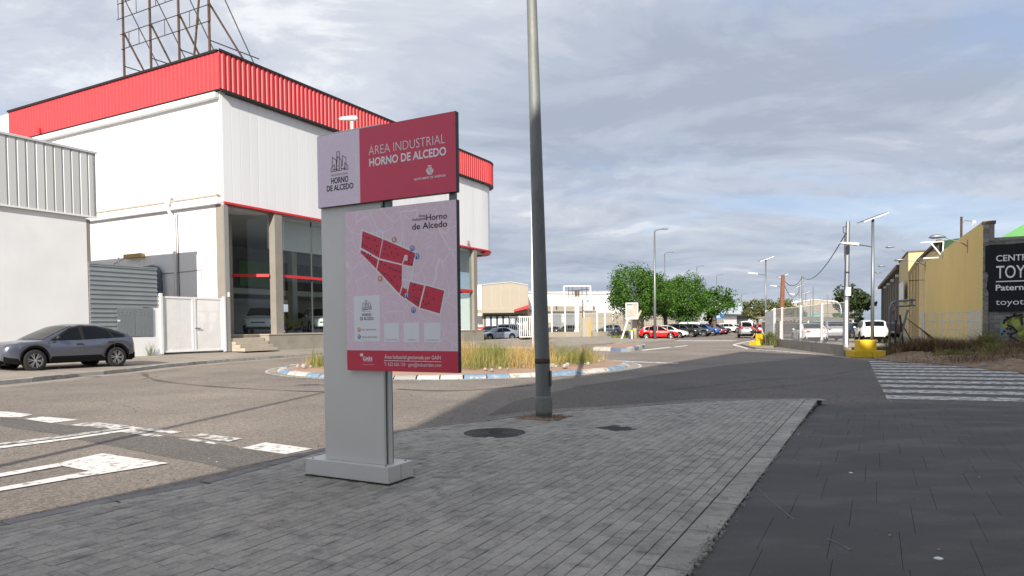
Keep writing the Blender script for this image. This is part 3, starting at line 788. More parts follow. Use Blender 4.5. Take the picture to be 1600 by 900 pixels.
sbox('plinth_foot', -1.02, -.02, .02, .365, .0, .0115, MT['black'], 0)
PU = .075; PF = PU - .05
sbox('post_front', -.848, -.098, PU, PU + .03, .169, 3.385, MT['silver'], .003)
sbox('post_core', -.83, -.106, PU + .031, PU + .105, .169, 3.37, MT['silver_dk'], 0)
b = MB(); b.box(-.8465, -.085, PU + .052, PU + .108, .1695, 3.375)
b.build('post_side', MT['silver'], sign, bevel=.002)
sbox('post_back', -.848, -.098, PU + .109, PU + .135, .169, 3.385, MT['silver_dk'], .002)
header = sbox('header_board', -.836, .778, PF, PU - .002, 2.655, 3.355, MT['silver_dk'], .002)
mapb = sbox('map_board', -.498, .776, PF, PU - .002, 1.068, 2.59, MT['silver_dk'], .002)
for a0 in (-.05, .665):
    sbox('bracket', a0, a0 + .06, PU + .0, PU + .04, 1.2, 3.2, MT['galv'], .002)
sbox('crossbar', -.097, .72, PU + .041, PU + .08, 2.50, 2.56, MT['galv'], .002)
sbox('crossbar', -.097, .72, PU + .041, PU + .08, 2.69, 2.75, MT['galv'], .002)
# --- prints: everything is laid on the board fronts; points of the photo go to the board plane
SPL = SGO + U * PF
def sp_(px, py):
    q = PL(px, py, SPL, U) - SGO; return q.dot(Aa), q.z
def face(name, pts, m, off, parent, local=False):
    b = MB(); q = pts if local else [sp_(*p) for p in pts]
    b.add([(x, PF - off, z) for x, z in q], [tuple(range(len(q)))])
    o = b.build(name, m, parent, fix=False)
    if o.data.polygons[0].normal.y > 0: o.data.flip_normals()
    return o
def strokes(name, lines, w, m, off, parent, local=False, closed=False):
    b = MB()
    for li in lines:
        q = li if local else [sp_(*p) for p in li]
        for (x0, z0), (x1, z1) in zip(q, q[1:]):
            d = Vector((x1 - x0, z1 - z0)); l_ = d.length
            if l_ < 1e-6: continue
            d /= l_; n = Vector((-d.y, d.x)) * (w / 2); e = d * (w * .45)
            c = [(x0 - e.x + n.x, z0 - e.y + n.y), (x1 + e.x + n.x, z1 + e.y + n.y), (x1 + e.x - n.x, z1 + e.y - n.y), (x0 - e.x - n.x, z0 - e.y - n.y)]
            b.add([(x, PF - off - .00001 * (len(b.f) % 9), z) for x, z in c], [(0, 1, 2, 3)])
    return b.build(name, m, parent)
_fc = {}
def text_geo(s, bold=0.0):
    cu = bpy.data.curves.new('t', 'FONT'); cu.body = s; cu.size = 1; cu.offset = bold; cu.resolution_u = 3; cu.fill_mode = 'FRONT'
    ob = bpy.data.objects.new('t', cu); COL.objects.link(ob)
    dg = bpy.context.evaluated_depsgraph_get(); dg.update(); me = bpy.data.meshes.new_from_object(ob.evaluated_get(dg))
    vs = [tuple(v.co) for v in me.vertices]; fs = [tuple(p.vertices) for p in me.polygons]
    bpy.data.objects.remove(ob); bpy.data.curves.remove(cu); bpy.data.meshes.remove(me)
    return vs, fs
CAPH = None
def text_on(s, p0, p1, caph, m, place, bold=0.0, name='lettering', parent=None):
    """p0,p1: 2-D ends of the baseline on the surface; place(x, y) -> local point"""
    global CAPH
    if CAPH is None: CAPH = max(v[1] for v in text_geo('H')[0])
    vs, fs = text_geo(s, bold)
    x0, x1 = min(v[0] for v in vs), max(v[0] for v in vs)
    p0, p1 = Vector(p0), Vector(p1); k = (p1 - p0).length / (x1 - x0); ky = caph / CAPH; d = (p1 - p0).normalized(); n = Vector((-d.y, d.x))
    b = MB(); b.add([place(*(p0 + d * ((x - x0) * k) + n * (y * ky))) for x, y, _ in vs], fs)
    return b.build(name, m, parent)
def stext(s, px0, px1, h_px, m, off, parent, bold=0.0):
    q0, q1 = sp_(*px0), sp_(*px1); top = sp_(px0[0], px0[1] - h_px)
    z = (q0[1] + q1[1]) / 2                     # baselines are level on the board
    return text_on(s, (q0[0], z), (q1[0], z), top[1] - q0[1], m, lambda x, y: (x, PF - off, y), bold, parent=parent)

# header: lilac left field, maroon right field
face('lilac_field', [(-.834, 2.658), (-.301, 2.658), (-.301, 3.352), (-.834, 3.352)], MT['lilac2'], .0016, header, True)
face('maroon_field', [(-.301, 2.658), (.776, 2.658), (.776, 3.352), (-.301, 3.352)], MT['maroon'], .0017, header, True)
Z5 = lambda x, y: (x / 4.5 + 480, y / 4.5 + 160)
stext('ÁREA INDUSTRIAL', Z5(434, 369), Z5(971, 291), 62 / 4.5, MT['white_print'], .003, header, -.014)
stext('HORNO DE ALCEDO', Z5(438, 447), Z5(979, 372), 53 / 4.5, MT['white_print'], .003, header, .028)
stext('AJUNTAMENT DE VALÈNCIA', Z5(752, 549), Z5(976, 520), 14 / 4.5, MT['white_print'], .003, header, .02)
Z6 = lambda x, y: (x / 11.257 + 500, y / 11.25 + 225)
stext('HORNO', Z6(200, 697), Z6(502, 664), 98 / 11.25, MT['black_print'], .003, header, .022)
stext('DE ALCEDO', Z6(124, 832), Z6(590, 780), 94 / 11.25, MT['black_print'], .003, header, .022)
stext('ÁREA INDUSTRIAL', Z6(196, 568), Z6(496, 534), 36 / 11.25, MT['line_print'], .003, header, -.012)
sky_l = [[(200, 492), (196, 440), (255, 362), (258, 455), (225, 458)], [(218, 420), (218, 232), (290, 290), (290, 474), (200, 492)], [(296, 455), (298, 138), (345, 138), (345, 385), (318, 388)],
         [(290, 470), (310, 220), (378, 280), (378, 462), (290, 470)], [(380, 380), (398, 378), (400, 205), (460, 242), (460, 425), (380, 435)], [(415, 455), (432, 452), (436, 330), (494, 380), (494, 442), (415, 455)], [(225, 455), (345, 440), (345, 385)]]
strokes('skyline_emblem', [[Z6(*p) for p in l_] for l_ in sky_l], .0062, MT['line_print'], .003, header)
ZE = lambda x, y: (x / 22.5 + 640, y / 22.5 + 250)
cr = [[(620, 330), (612, 400), (650, 480), (710, 510), (780, 480), (825, 400), (830, 320)], [(640, 300), (650, 420), (690, 470), (735, 440), (740, 330)], [(770, 300), (778, 410), (800, 420), (820, 330)], [(655, 225), (680, 200), (710, 205), (745, 200), (770, 220)], [(710, 205), (710, 280)], [(665, 270), (690, 300), (735, 295), (765, 262)], [(735, 330), (735, 440)], [(590, 375), (650, 380)], [(690, 330), (690, 440)]]
strokes('city_crest', [[ZE(*p) for p in l_] for l_ in cr], .008, MT['white_print'], .003, header)
# map board
face('lilac_field', [(-.496, 1.07), (.774, 1.07), (.774, 2.588), (-.496, 2.588)], MT['lilac'], .0016, mapb, True)
zb = sp_(630, 548)[1]
face('crimson_band', [(-.496, 1.07), (.774, 1.07), (.774, zb), (-.496, zb)], MT['crimson'], .0024, mapb, True)
ZM = lambda x, y: (x / 5.627 + 560, y / 5.625 + 340)
roadw = [[(35, 112), (215, 182), (375, 248), (505, 308), (490, 425), (465, 555)], [(35, 112), (14, 300), (160, 458), (355, 675), (540, 797), (722, 855), (765, 640)], [(22, 272), (178, 362), (290, 392), (480, 432)], [(215, 182), (160, 458)],
         [(397, 150), (372, 255)], [(165, 168), (165, 125), (190, 110), (220, 135), (218, 182)], [(425, 325), (398, 380), (390, 420), (384, 600), (365, 680)], [(310, 525), (470, 558), (588, 592), (765, 640)], [(588, 592), (535, 800)], [(460, 560), (418, 720)]]
strokes('map_street', [[ZM(*p) for p in l_] for l_ in roadw], .016, MT['white_print'], .0030, mapb)
blocks = [[(38, 118), (213, 188), (183, 355), (25, 262)], [(222, 190), (500, 312), (475, 428), (394, 412), (402, 378), (434, 380), (436, 330), (408, 326), (396, 370), (386, 408), (188, 358)], [(28, 286), (175, 368), (158, 450), (18, 308)], [(183, 372), (386, 420), (383, 596), (362, 668), (165, 458)],
          [(455, 566), (580, 596), (532, 790), (424, 715)], [(592, 596), (756, 642), (716, 842), (543, 794)], [(388, 612), (432, 634), (414, 712), (368, 678)]]
for bl in blocks: face('map_block', [ZM(*p) for p in bl], MT['crimson'], .0036, mapb)
dots = [(45, 160), (72, 178), (92, 184), (145, 200), (38, 235), (58, 242), (75, 255), (165, 250), (110, 272), (148, 292), (170, 306), (242, 238), (278, 258), (328, 275), (236, 275), (292, 308), (348, 325), (225, 322), (260, 332), (315, 350), (460, 312), (455, 352), (448, 378), (445, 405), (470, 410),
        (60, 310), (90, 322), (110, 332), (80, 345), (100, 358), (145, 392), (118, 375), (205, 392), (238, 415), (280, 440), (300, 452), (320, 465), (340, 470), (368, 478), (215, 478), (235, 495), (260, 508), (320, 518), (275, 532), (292, 552), (310, 568), (345, 605), (372, 530), (400, 658), (495, 592), (487, 636), (548, 634), (485, 696), (508, 705), (528, 718), (492, 730), (510, 742), (530, 750), (598, 664), (608, 690), (664, 712), (572, 738), (594, 762), (618, 750)]
for x, y in dots:
    cx, cz = sp_(*ZM(x, y)); r = .0075; b = MB()
    b.add([(cx + r * math.cos(t), PF - .0042, cz + r * 1.2 * math.sin(t)) for t in [i * math.pi / 3 for i in range(6)]], [tuple(range(6))])
    b.build('map_dot', MT['black_print'], mapb)
for x, y, m in ((316, 195, 'orange_print'), (193, 535, 'orange_print'), (474, 270, 'blue_print'), (516, 340, 'blue_print'), (426, 682, 'blue_print'), (485, 813, 'blue_print')):
    cx, cz = sp_(*ZM(x, y)); r = .026
    ic = face('map_icon', [(cx + r * math.cos(t), cz + r * math.sin(t)) for t in [i * math.pi / 9 for i in range(18)]], MT[m], .0048, mapb, True)
    s = .012
    strokes('icon_mark', [[(cx - s, cz - s), (cx - s, cz + s), (cx + s, cz + s), (cx + s, cz - s)]] if m == 'blue_print' else [[(cx - s * .5, cz - s), (cx - s * .5, cz + s)], [(cx + s * .6, cz - s), (cx + s * .6, cz + s)]], .007, MT['white_print'], .0055, mapb, True)
Z66 = lambda x, y: (x / 3.1045 + 520, y / 3.1034 + 310)
stext('Área', Z66(418, 92), Z66(449, 89), 13 / 3.1, MT['black_print'], .003, mapb, .005)
stext('Industrial', Z66(387, 111), Z66(450, 104), 14 / 3.1, MT['black_print'], .003, mapb, .005)
stext('Horno', Z66(454, 107), Z66(555, 98), 29 / 3.1, MT['black_print'], .003, mapb, .012)
stext('de Alcedo', Z66(386, 149), Z66(556, 140), 29 / 3.1, MT['black_print'], .003, mapb, .012)
for nm, q in (('legend_card', [(103, 471), (229, 472), (232, 693), (105, 695)]), ('info_card', [(249, 602), (323, 603), (325, 697), (251, 697)]), ('info_card', [(344, 602), (420, 602), (422, 697), (346, 697)]), ('info_card', [(443, 602), (523, 602), (525, 699), (445, 697)])):
    P4 = [sp_(*Z66(*p)) for p in q]; x0 = (P4[0][0] + P4[3][0]) / 2; x1 = (P4[1][0] + P4[2][0]) / 2; z1 = (P4[0][1] + P4[1][1]) / 2; z0 = (P4[2][1] + P4[3][1]) / 2
    face(nm, [(x0, z0), (x1, z0), (x1, z1), (x0, z1)], MT['white_print'], .003, mapb, True)
ZC = lambda x, y: (x / 7.2 + 540, y / 7.2 + 455)
stext('HORNO', ZC(190, 281), ZC(292, 278), 30 / 7.2, MT['black_print'], .004, mapb, .012)
stext('DE ALCEDO', ZC(166, 326), ZC(320, 324), 33 / 7.2, MT['black_print'], .004, mapb, .012)
stext('ÁREA INDUSTRIAL', ZC(190, 232), ZC(288, 231), 8 / 7.2, MT['grey_print'], .004, mapb)
sk2 = [[((x - 345) * .36 + 242, (y - 492) * .315 + 216) for x, y in l_] for l_ in sky_l]
strokes('skyline_emblem', [[ZC(*p) for p in l_] for l_ in sk2], .0045, MT['grey_print'], .004, mapb)
stext('BAR · RESTAURANTE', ZC(188, 441), ZC(345, 441), 15 / 7.2, MT['grey_print'], .004, mapb, .01)
stext('PARADA DE AUTOBUS', ZC(188, 524), ZC(358, 524), 15 / 7.2, MT['grey_print'], .004, mapb, .01)
for y, m in ((433, 'orange_print'), (512, 'blue_print')):
    cx, cz = sp_(*ZC(155, y)); r = .021
    face('legend_icon', [(cx + r * math.cos(t), cz + r * math.sin(t)) for t in [i * math.pi / 9 for i in range(18)]], MT[m], .004, mapb, True); s = .0095
    strokes('icon_mark', [[(cx - s, cz - s), (cx - s, cz + s), (cx + s, cz + s), (cx + s, cz - s)]], .006, MT['white_print'], .005, mapb, True)
ZQ = lambda x, y: (x / 14.545 + 590, y / 14.54 + 495)
stext('VER GUÍA INDUSTRIAL', ZQ(185, 528), ZQ(470, 530), 18 / 14.5, MT['grey_print'], .004, mapb, .01)
stext('INCIDENCIAS', ZQ(690, 531), ZQ(872, 532), 18 / 14.5, MT['grey_print'], .004, mapb, .01)
stext('PLAN DE MOVILIDAD', ZQ(1110, 538), ZQ(1410, 540), 18 / 14.5, MT['grey_print'], .004, mapb, .01)
stext('GAIN', ZC(198, 776), ZC(302, 778), 38 / 7.2, MT['white_print'], .004, mapb, .03)
strokes('logo_line', [[ZC(205, 783), ZC(302, 785)]], .004, MT['white_print'], .004, mapb)
stext('ASOCIACIÓN EMPRESARIAL', ZC(190, 826), ZC(320, 828), 6 / 7.2, MT['white_print'], .004, mapb)
strokes('logo_star', [[ZC(172, 705), ZC(195, 728)], [ZC(195, 705), ZC(172, 728)], [ZC(184, 700), ZC(184, 732)], [ZC(168, 716), ZC(199, 717)]], .008, MT['white_print'], .004, mapb)
stext('Área Industrial gestionada por GAIN', Z66(252, 776), Z66(525, 782), 17 / 3.1, MT['white_print'], .004, mapb, .004)
strokes('underline', [[Z66(251, 786), Z66(526, 792)]], .005, MT['white_print'], .004, mapb)
stext('T: 622 626 133 · gain@industriales.com', Z66(251, 810), Z66(527, 818), 16 / 3.1, MT['white_print'], .004, mapb, -.004)

# ================================================================== FOREGROUND POST AND COVERS
pole = thing('street_lamp', 'thick weathered grey lamp post on the near pavement, leaving the frame', 'street lamp', (pole_c.x, pole_c.y, PZ))
topp = at(829, -60, 11.45) - Vector((pole_c.x, pole_c.y, PZ)); k = topp / topp.z
b = MB(); hs = [0, .03, .42, .8, 2.2, 4.4, 7.5, 9.6]
b.path([k * h for h in hs], [.125 - .0062 * h for h in hs], 20); b.build('shaft', MT['oldpole'], pole, smooth=True)
b = MB(); b.path([k * .03, k * .10, k * .30, k * .34], [.131, .1385, .1385, .130], 20); b.build('base_collar', MT['oldpole'], pole, smooth=True)
b = MB(); b.path([k * .86, k * .90, k * .94], [.1215, .1235, .121], 20); b.build('rust_band', MT['rust'], pole, smooth=True)
b = MB(); b.box(.105, .128, -.05, .05, .5, .75); b.build('hatch', MT['oldpole'], pole, bevel=.004)
tp = k * 9.6
b = MB(); b.path([tp, tp + Vector((-.1, .1, .35)), tp + Vector((-.6, .5, .55)), tp + Vector((-1.3, 1.1, .6))], [.06, .05, .04, .035], 10); b.build('arm', MT['oldpole'], pole, smooth=True)
b = MB(); c = tp + Vector((-1.6, 1.35, .6)); b.path([c + Vector((.35, -.3, 0)), c + Vector((.2, -.17, .02)), c + Vector((-.2, .17, .02)), c + Vector((-.4, .34, 0))], [.05, .12, .13, .05], 12); b.build('lamp_head', MT['galv'], pole, smooth=True)
b = MB(); n = 22; vs = [(pole_c.x, pole_c.y, PZ + .012)]
for i in range(n):
    t = 2 * math.pi * i / n; r = (1 + random.uniform(-.13, .13)); vs.append((pole_c.x + .43 * r * math.cos(t), pole_c.y + .37 * r * math.sin(t), PZ - .004))
for i in range(n):
    t = 2 * math.pi * i / n; vs.append((pole_c.x + .25 * math.cos(t), pole_c.y + .22 * math.sin(t), PZ + random.uniform(.0, .02)))
fs = [(0, n + 1 + i, n + 1 + (i + 1) % n) for i in range(n)] + [(n + 1 + i, 1 + i, 1 + (i + 1) % n, n + 1 + (i + 1) % n) for i in range(n)]
b.add(vs, fs); tag(b.build('soil', MT['soil'], kind='stuff'), 'brown soil in the hole round the lamp post foot', 'soil')
b = MB(); ry = random.Random(4)
for _ in range(260):
    t = ry.uniform(0, 6.28); r = ry.uniform(.14, .40); x, y = pole_c.x + r * math.cos(t), pole_c.y + r * .86 * math.sin(t)
    blade(b, (x, y, PZ), ry.uniform(.015, .05), (ry.uniform(0, 6.28), 1.4), .004, ry.uniform(.2, .9))
tag(b.build('dead_leaves', MT['brush'], fix=False, tint=True, kind='stuff'), 'dead leaves caught round the lamp post foot', 'leaves')

b = MB(); b.lathe([(.50, PZ - .02), (.56, PZ - .0042), (.425, PZ - .0042), (.425, PZ - .02)], 40, (man_c.x, man_c.y, 0), caps=False); b.build('mortar_collar', MT['brick'], pavement, tint=True)
b = MB(); b.prism([(cov_c.x + (p.x - cov_c.x) * 1.45, cov_c.y + (p.y - cov_c.y) * 1.45) for p in cov_q], PZ - .02, PZ - .0042); b.build('mortar_collar', MT['brick'], pavement, tint=True)
mh = thing('manhole_cover', 'round cast iron manhole cover set in the grey paving', 'manhole cover', (man_c.x, man_c.y, PZ))
b = MB(); b.lathe([(.43, -.008), (.43, .001), (.385, .001), (.385, -.006)], 36, caps=False); b.build('rim', MT['iron'], mh)
b = MB(); b.lathe([(.38, -.02), (.38, -.0005), (.365, .0005), (.001, .0005)], 36); b.build('lid', MT['iron'], mh)
for r in (.30, .22, .14):
    b = MB(); b.lathe([(r + .022, .0006), (r + .018, .006), (r - .018, .006), (r - .022, .0006)], 32, caps=False); b.build('ring', MT['iron'], mh)
b = MB()
for i in range(5): b.box(-.09, .09, -.085 + i * .037, -.065 + i * .037, .0006, .0055)
b.build('grip', MT['iron'], mh)
sc_ = thing('inspection_cover', 'square dark iron inspection cover set in the grey paving', 'inspection cover', (cov_c.x, cov_c.y, PZ))
def cq(s): return [((p.x - cov_c.x) * s, (p.y - cov_c.y) * s) for p in cov_q]
b = MB(); o4 = cq(.985); i4 = cq(.90)
for i in range(4):
    j = (i + 1) % 4; b.hexa([(*o4[i], -.01), (*o4[j], -.01), (*i4[j], -.01), (*i4[i], -.01)], [(*o4[i], .001), (*o4[j], .001), (*i4[j], .001), (*i4[i], .001)])
b.build('frame', MT['iron'], sc_)
b = MB(); b.prism(cq(.88), -.01, -.001); b.build('lid', MT['iron'], sc_)
b = MB()
for i in range(-3, 4):
    for j in range(-3, 4):
        p = Vector((0, 0)); e1 = (Vector(cq(.8)[1]) - Vector(cq(.8)[0])) / 8; e2 = (Vector(cq(.8)[3]) - Vector(cq(.8)[0])) / 8
        c = e1 * i + e2 * j; b.lathe([(.014, -.001), (.010, .003)], 6, (c.x, c.y, 0))
b.build('studs', MT['iron'], sc_)
# ================================================================== SHOWROOM (street frame: x across towards the road, y along the street)
show = thing('car_showroom', 'white car showroom with red ribbed fascia and tall glass front', 'building', (D.x, D.y, 0), RZ)
ULEN = 28.7; RCV = 2.7        # straight length of the front, radius of the rounded far corner
DEP = 21.0
def bx(name, a0, a1, u0, u1, z0, z1, m, parent=show, bev=0, **k):
    b = MB(); b.box(a0, a1, u0, u1, z0, z1); return b.build(name, m, parent, bevel=bev, **k)
Z_G, Z_F, Z_S, Z_C, Z_T = .33, 1.24, 8.5, 14.55, 16.65
# end wall: lower wall, upper wall a little proud, ledge between
bx('end_wall', -DEP, -.02, 0, .3, Z_G, 8.55, MT['white'])
bx('upper_end_wall', -DEP, -.01, -.06, .28, 8.55, 14.6, MT['white'])
bx('ledge', -DEP, -.12, -.30, -.062, 8.46, 8.86, MT['white'], bev=.02)
bx('ledge_cap', -DEP, -.10, -.34, -.064, 8.87, 8.97, MT['stone'])
bx('rear_block', -DEP - 14, -DEP - .02, .5, 24, Z_G, 17.0, MT['white'])
bx('floor_slab', -DEP + .1, .28, 3.5, 27.5, Z_G - .1, Z_F, MT['floor'])
bx('floor_slab', -DEP + .1, -2.62, .305, 3.498, Z_G - .1, Z_F, MT['floor'])
bx('back_wall', -15.2, -15, .31, 7.0, 4.2, 8.4, MT['interior'])
bx('bulkhead', -1.3, -1.25, 4.2, ULEN - .3, 6.5, 8.34, MT['interior'])
bx('back_wall', -15.2, -15, 7.0, ULEN, 4.2, 8.4, MT['interior'])
bx('back_wall', -15.2, -15, 20, ULEN, Z_F + .01, 4.19, MT['interior'])
bx('mezzanine', -14.9, -8.5, .32, ULEN - 3, 4.1, 4.5, MT['interior'])
bx('mezzanine_glazing', -8.6, -8.55, .32, ULEN - 3, 4.51, 6.6, MT['interior_dk'])
for uu in (6.5, 12.5, 18.5): bx('interior_column', -8.3, -7.8, uu, uu + .5, Z_F + .01, 8.35, MT['interior'])
bx('ceiling', -14.95, -.45, .32, ULEN + 1.5, 8.36, 8.49, MT['interior'])
bx('roof', -DEP, -.2, .2, ULEN, 14.6, 14.9, MT['asph_roof'])
bx('far_end_wall', -DEP, -3, ULEN + RCV - .5, ULEN + RCV - .2, 8.5, 14.6, MT['white'])
bx('rear_wall', -DEP, -DEP + .3, .31, ULEN + RCV - .5, 4.0, 14.59, MT['white'])
# front line with rounded corner: points (a, u) at offset o outside the wall
def front_line(o, n=9, a_back=-6.0):
    pts = [(o, -o if o > 0 else 0), (o, ULEN)]
    for i in range(1, n + 1):
        t = math.pi / 2 * i / n; pts.append((-RCV + (RCV + o) * math.cos(t), ULEN + (RCV + o) * math.sin(t)))
    pts.append((a_back, ULEN + RCV + o)); return pts
def strip(name, o0, o1, z0, z1, m, start=None):
    p, q = front_line(o0), front_line(o1); b = MB()
    if start is not None: p[0] = (p[0][0], start); q[0] = (q[0][0], start)
    for i in range(len(p) - 1):
        b.hexa([(*p[i], z0), (*q[i], z0), (*q[i+1], z0), (*p[i+1], z0)], [(*p[i], z1), (*q[i], z1), (*q[i+1], z1), (*p[i+1], z1)])
    return b.build(name, m, show)
# white front panels, one piece each (about 0.9 m), standing seams between
fl = [(0, .0)]; 
L_fl = front_line(0.0, 12); seg = []
def along(pts, s):
    acc = 0
    for p, q in zip(pts, pts[1:]):
        p, q = Vector(p), Vector(q); l_ = (q - p).length
        if acc + l_ >= s: d = (q - p) / l_; return p + d * (s - acc), d
        acc += l_
    return Vector(pts[-1]), d
L_fl[0] = (0, .02)
tot = sum((Vector(q) - Vector(p)).length for p, q in zip(L_fl, L_fl[1:]))
s = 0; pw = .62; rp_ = random.Random(2)
while s < tot - .1:
    p, d = along(L_fl, s + .004); q, d2 = along(L_fl, min(s + pw - .004, tot)); n1 = Vector((d.y, -d.x)); n2 = Vector((d2.y, -d2.x))
    b = MB(); th = .10; pr_ = .004
    i0, i1 = p + (q - p) * .10, p + (q - p) * .90
    w_ = lambda v, n, o: v + n * o
    bp = [w_(p, n1, -.15), w_(p, n1, 0), w_(p + (q - p) * .05, n1, pr_), w_(i1 + (q - p) * .05, n2, pr_), w_(q, n2, 0), w_(q, n2, -.15)]
    b.prism([(v.x, v.y) for v in bp], 8.62, 14.5, tint=rp_.uniform(.96, 1.02), bottom=True)
    b.build('wall_panel', MT['white_panel'], show, tint=True); s += pw
strip('red_sill_trim', -.2, .10, 8.48, 8.60, MT['red_trim'], .03)
# red fascia: real ribs
def ribbed(name, pts, z0, z1, m, pitch, depth, parent, out=1, duty=.5):
    tot_ = sum((Vector(q) - Vector(p)).length for p, q in zip(pts, pts[1:])); b = MB(); s_ = 0; prof = []
    while s_ < tot_:
        for f, o in ((0, 0), (duty - .12, 0), (duty, depth), (.88, depth)):
            p, d = along(pts, min(s_ + f * pitch, tot_)); n = Vector((d.y, -d.x)) * out; prof.append(p + n * o)
        s_ += pitch
    for p, q in zip(prof, prof[1:]): b.add([(*p, z0), (*q, z0), (*q, z1), (*p, z1)], [(0, 1, 2, 3)])
    return b.build(name, m, parent, fix=False)
fo = .30
ribbed('red_fascia', [(p[0], p[1]) for p in front_line(fo, 12)], 14.62, 16.6, MT['red'], .34, .06, show)
ribbed('red_fascia', [(-DEP, -fo), (fo, -fo)], 14.62, 16.6, MT['red'], .34, .016, show)
bx('fascia_return', -DEP - .02, -DEP, -fo, .5, 14.62, 16.6, MT['white'])
strip('roof_edge_trim', fo - .12, fo + .10, 16.6, 16.72, MT['black'])
bx('roof_edge_trim', -DEP, fo - .12, -fo - .10, -fo + .12, 16.6, 16.72, MT['black'])
strip('lower_edge_trim', .105, fo + .08, 14.53, 14.62, MT['black'])
bx('lower_edge_trim', -DEP, fo, -fo - .02, -.062, 14.58, 14.615, MT['black'])
bx('gutter', -DEP + 1, -.05, -fo - .08, -.07, 14.18, 14.50, MT['white_paint'], bev=.05)
bx('fascia_backing', -DEP, .2, -fo + .06, -.061, 14.63, 16.5, MT['black'])
strip('fascia_backing', -.1, fo - .13, 14.63, 16.5, MT['black'])
strip('red_soffit_edge', -.6, .02, 8.30, 8.47, MT['red_trim'], ULEN - .2)
# columns
def column(u0, w=.62, name='column', a0=-.38, a1=.02, z1=8.47):
    b = MB(); b.box(a0, a1, u0, u0 + w, Z_G, z1); b.m = [0, 0, 1, 0, 0, 1][:6] if False else [0] * 6; return b.build(name, MT['grey_col'], show, bev)
bev = .015
bx('corner_column', -.62, .03, -.012, .30, Z_G, 8.45, MT['grey_col'], bev=.015)
bx('corner_column_face', -.60, .0, -.03, -.014, Z_G, 8.44, MT['beige'])
cols = [3.57, 9.4, 15.2, 21.0, 26.4]
for u0 in cols: bx('column', -.45, .03, u0, u0 + .6, Z_F, 8.47, MT['beige'] if u0 < 26 else MT['beige'], bev=.015)
# plinth wall with coping, steps in the entrance bay
bx('plinth_wall', -.5, .30, 2.75, 27.6, .0, 1.20, MT['concrete'])
bx('plinth_coping', -.5, .34, 2.70, 27.65, 1.205, 1.27, MT['stone'], bev=.01)
for i in range(5):
    z1 = Z_G + (i + 1) * .182; bx('step', -1.9 + 0, 1.05 - i * .36, .34, 2.69 - .0, z1 - .182 + .003, z1, MT['stone'], bev=.012)
bx('landing', -2.6, -.39, .35, 3.49, 1.0, 1.262, MT['stone'])
# glazing: panes in a frame, upper and lower lights with the red transom between
def pane(p, q, z0, z1, name='glass_pane', m='glass'):
    p, q = Vector(p), Vector(q); d = (q - p).normalized(); n = Vector((d.y, -d.x)) * .012; b = MB()
    b.hexa([(*(p + n), z0), (*(q + n), z0), (*(q - n), z0), (*(p - n), z0)], [(*(p + n), z1), (*(q + n), z1), (*(q - n), z1), (*(p - n), z1)])
    return b.build(name, MT[m], show)
def glaze(p, q, nsub=1):
    p, q = Vector(p), Vector(q); d = (q - p).normalized(); n = Vector((d.y, -d.x))
    pane(p + d * .02, q - d * .02, 1.3, 4.66); pane(p + d * .02, q - d * .02, 4.86, 8.34)
    b = MB(); b.bar((*(p + n * .03), 4.76), (*(q + n * .03), 4.76), .16, .17); b.build('transom', MT['red_trim'], show)
ap = (-2.1, 2.05)
bx('entrance_post', ap[0] - .13, ap[0] + .13, ap[1] - .13, ap[1] + .13, 1.265, 8.35, MT['beige'], bev=.01)
glaze((-.62, .34), (ap[0] - .03, ap[1] - .14)); glaze((ap[0] + .1, ap[1] + .14), (-.4, 3.5))
b = MB(); b.bar((-.66, .36, 3.45), (ap[0], ap[1] - .16, 3.45), .06, .06); b.build('door_head', MT['grey_col'], show)
for u0, u1 in zip(cols, cols[1:]):
    glaze((-.2, u0 + .62), (-.2, u1 - .02))
    um = (u0 + u1) / 2 + .3; bx('mullion', -.25, -.15, um - .03, um + .03, 1.3, 8.34, MT['interior_dk'])
glaze((-.35, 27.02), (-1.4, 27.9)); glaze((-1.4, 27.9), (-5.5, 28.0))
bx('far_glazing_post', -5.7, -5.5, 27.9, 28.15, Z_F, 8.4, MT['interior_dk'])
bx('poster', -8.54, -8.5, 8.2, 12.2, 4.7, 6.5, mat('green_poster', (.03, .16, .03), .5)); bx('door_sill', -.4, -.1, 4.2, 9.3, 1.275, 1.30, MT['grey_col'])
bx('wall_sensor', .035, .07, .12, .26, 3.35, 3.62, MT['white_paint'], bev=.03)
bx('camera_box', .03, .16, 25.3, 25.5, 8.75, 9.1, MT['beige'], bev=.02)
# downpipe, gutter head, cables and box on the end wall
b = MB(); b.path([(-4.15, -.42, 9.35), (-4.15, -.42, 8.6), (-4.15, -.30, 8.3), (-4.05, -.10, 8.05), (-4.05, -.10, .4)], [.11, .11, .1, .09, .09], 10); b.build('downpipe', MT['white_paint'], show, smooth=True)
b = MB(); b.box(-4.32, -3.98, -.5, -.345, 8.72, 9.3); b.build('gutter_head', MT['white_paint'], show, bevel=.03)
b = MB(); b.path([(-3.85, -.02, 8.2), (-3.85, -.02, .5)], .025, 6); b.build('conduit', MT['iron'], show)
b = MB(); b.path([(-6.9, -.02, 4.92), (-6.2, -.03, 4.86), (-3.9, -.02, 4.88), (-1.9, -.02, 4.93), (-1.9, -.02, 3.3)], .014, 5); b.build('cable', MT['iron'], show)
b = MB(); b.path([(-11, -.02, 5.6), (-10, -.04, 5.66), (-8.6, -.04, 6.05)], .014, 5); b.build('cable', MT['iron'], show)
bx('wall_lamp', -8.6, -6.9, -.30, -.002, 5.92, 6.17, MT['tan_metal'], bev=.02)
b = MB(); b.path([(-6.6, -.3, 5.15), (-5.75, -.3, 5.2), (-5.45, -.3, 5.1), (-5.28, -.3, 4.85), (-5.25, -.3, 4.2), (-5.25, -.3, 1.0)], .2, 14); b.build('bent_duct', MT['duct'], show, smooth=True)
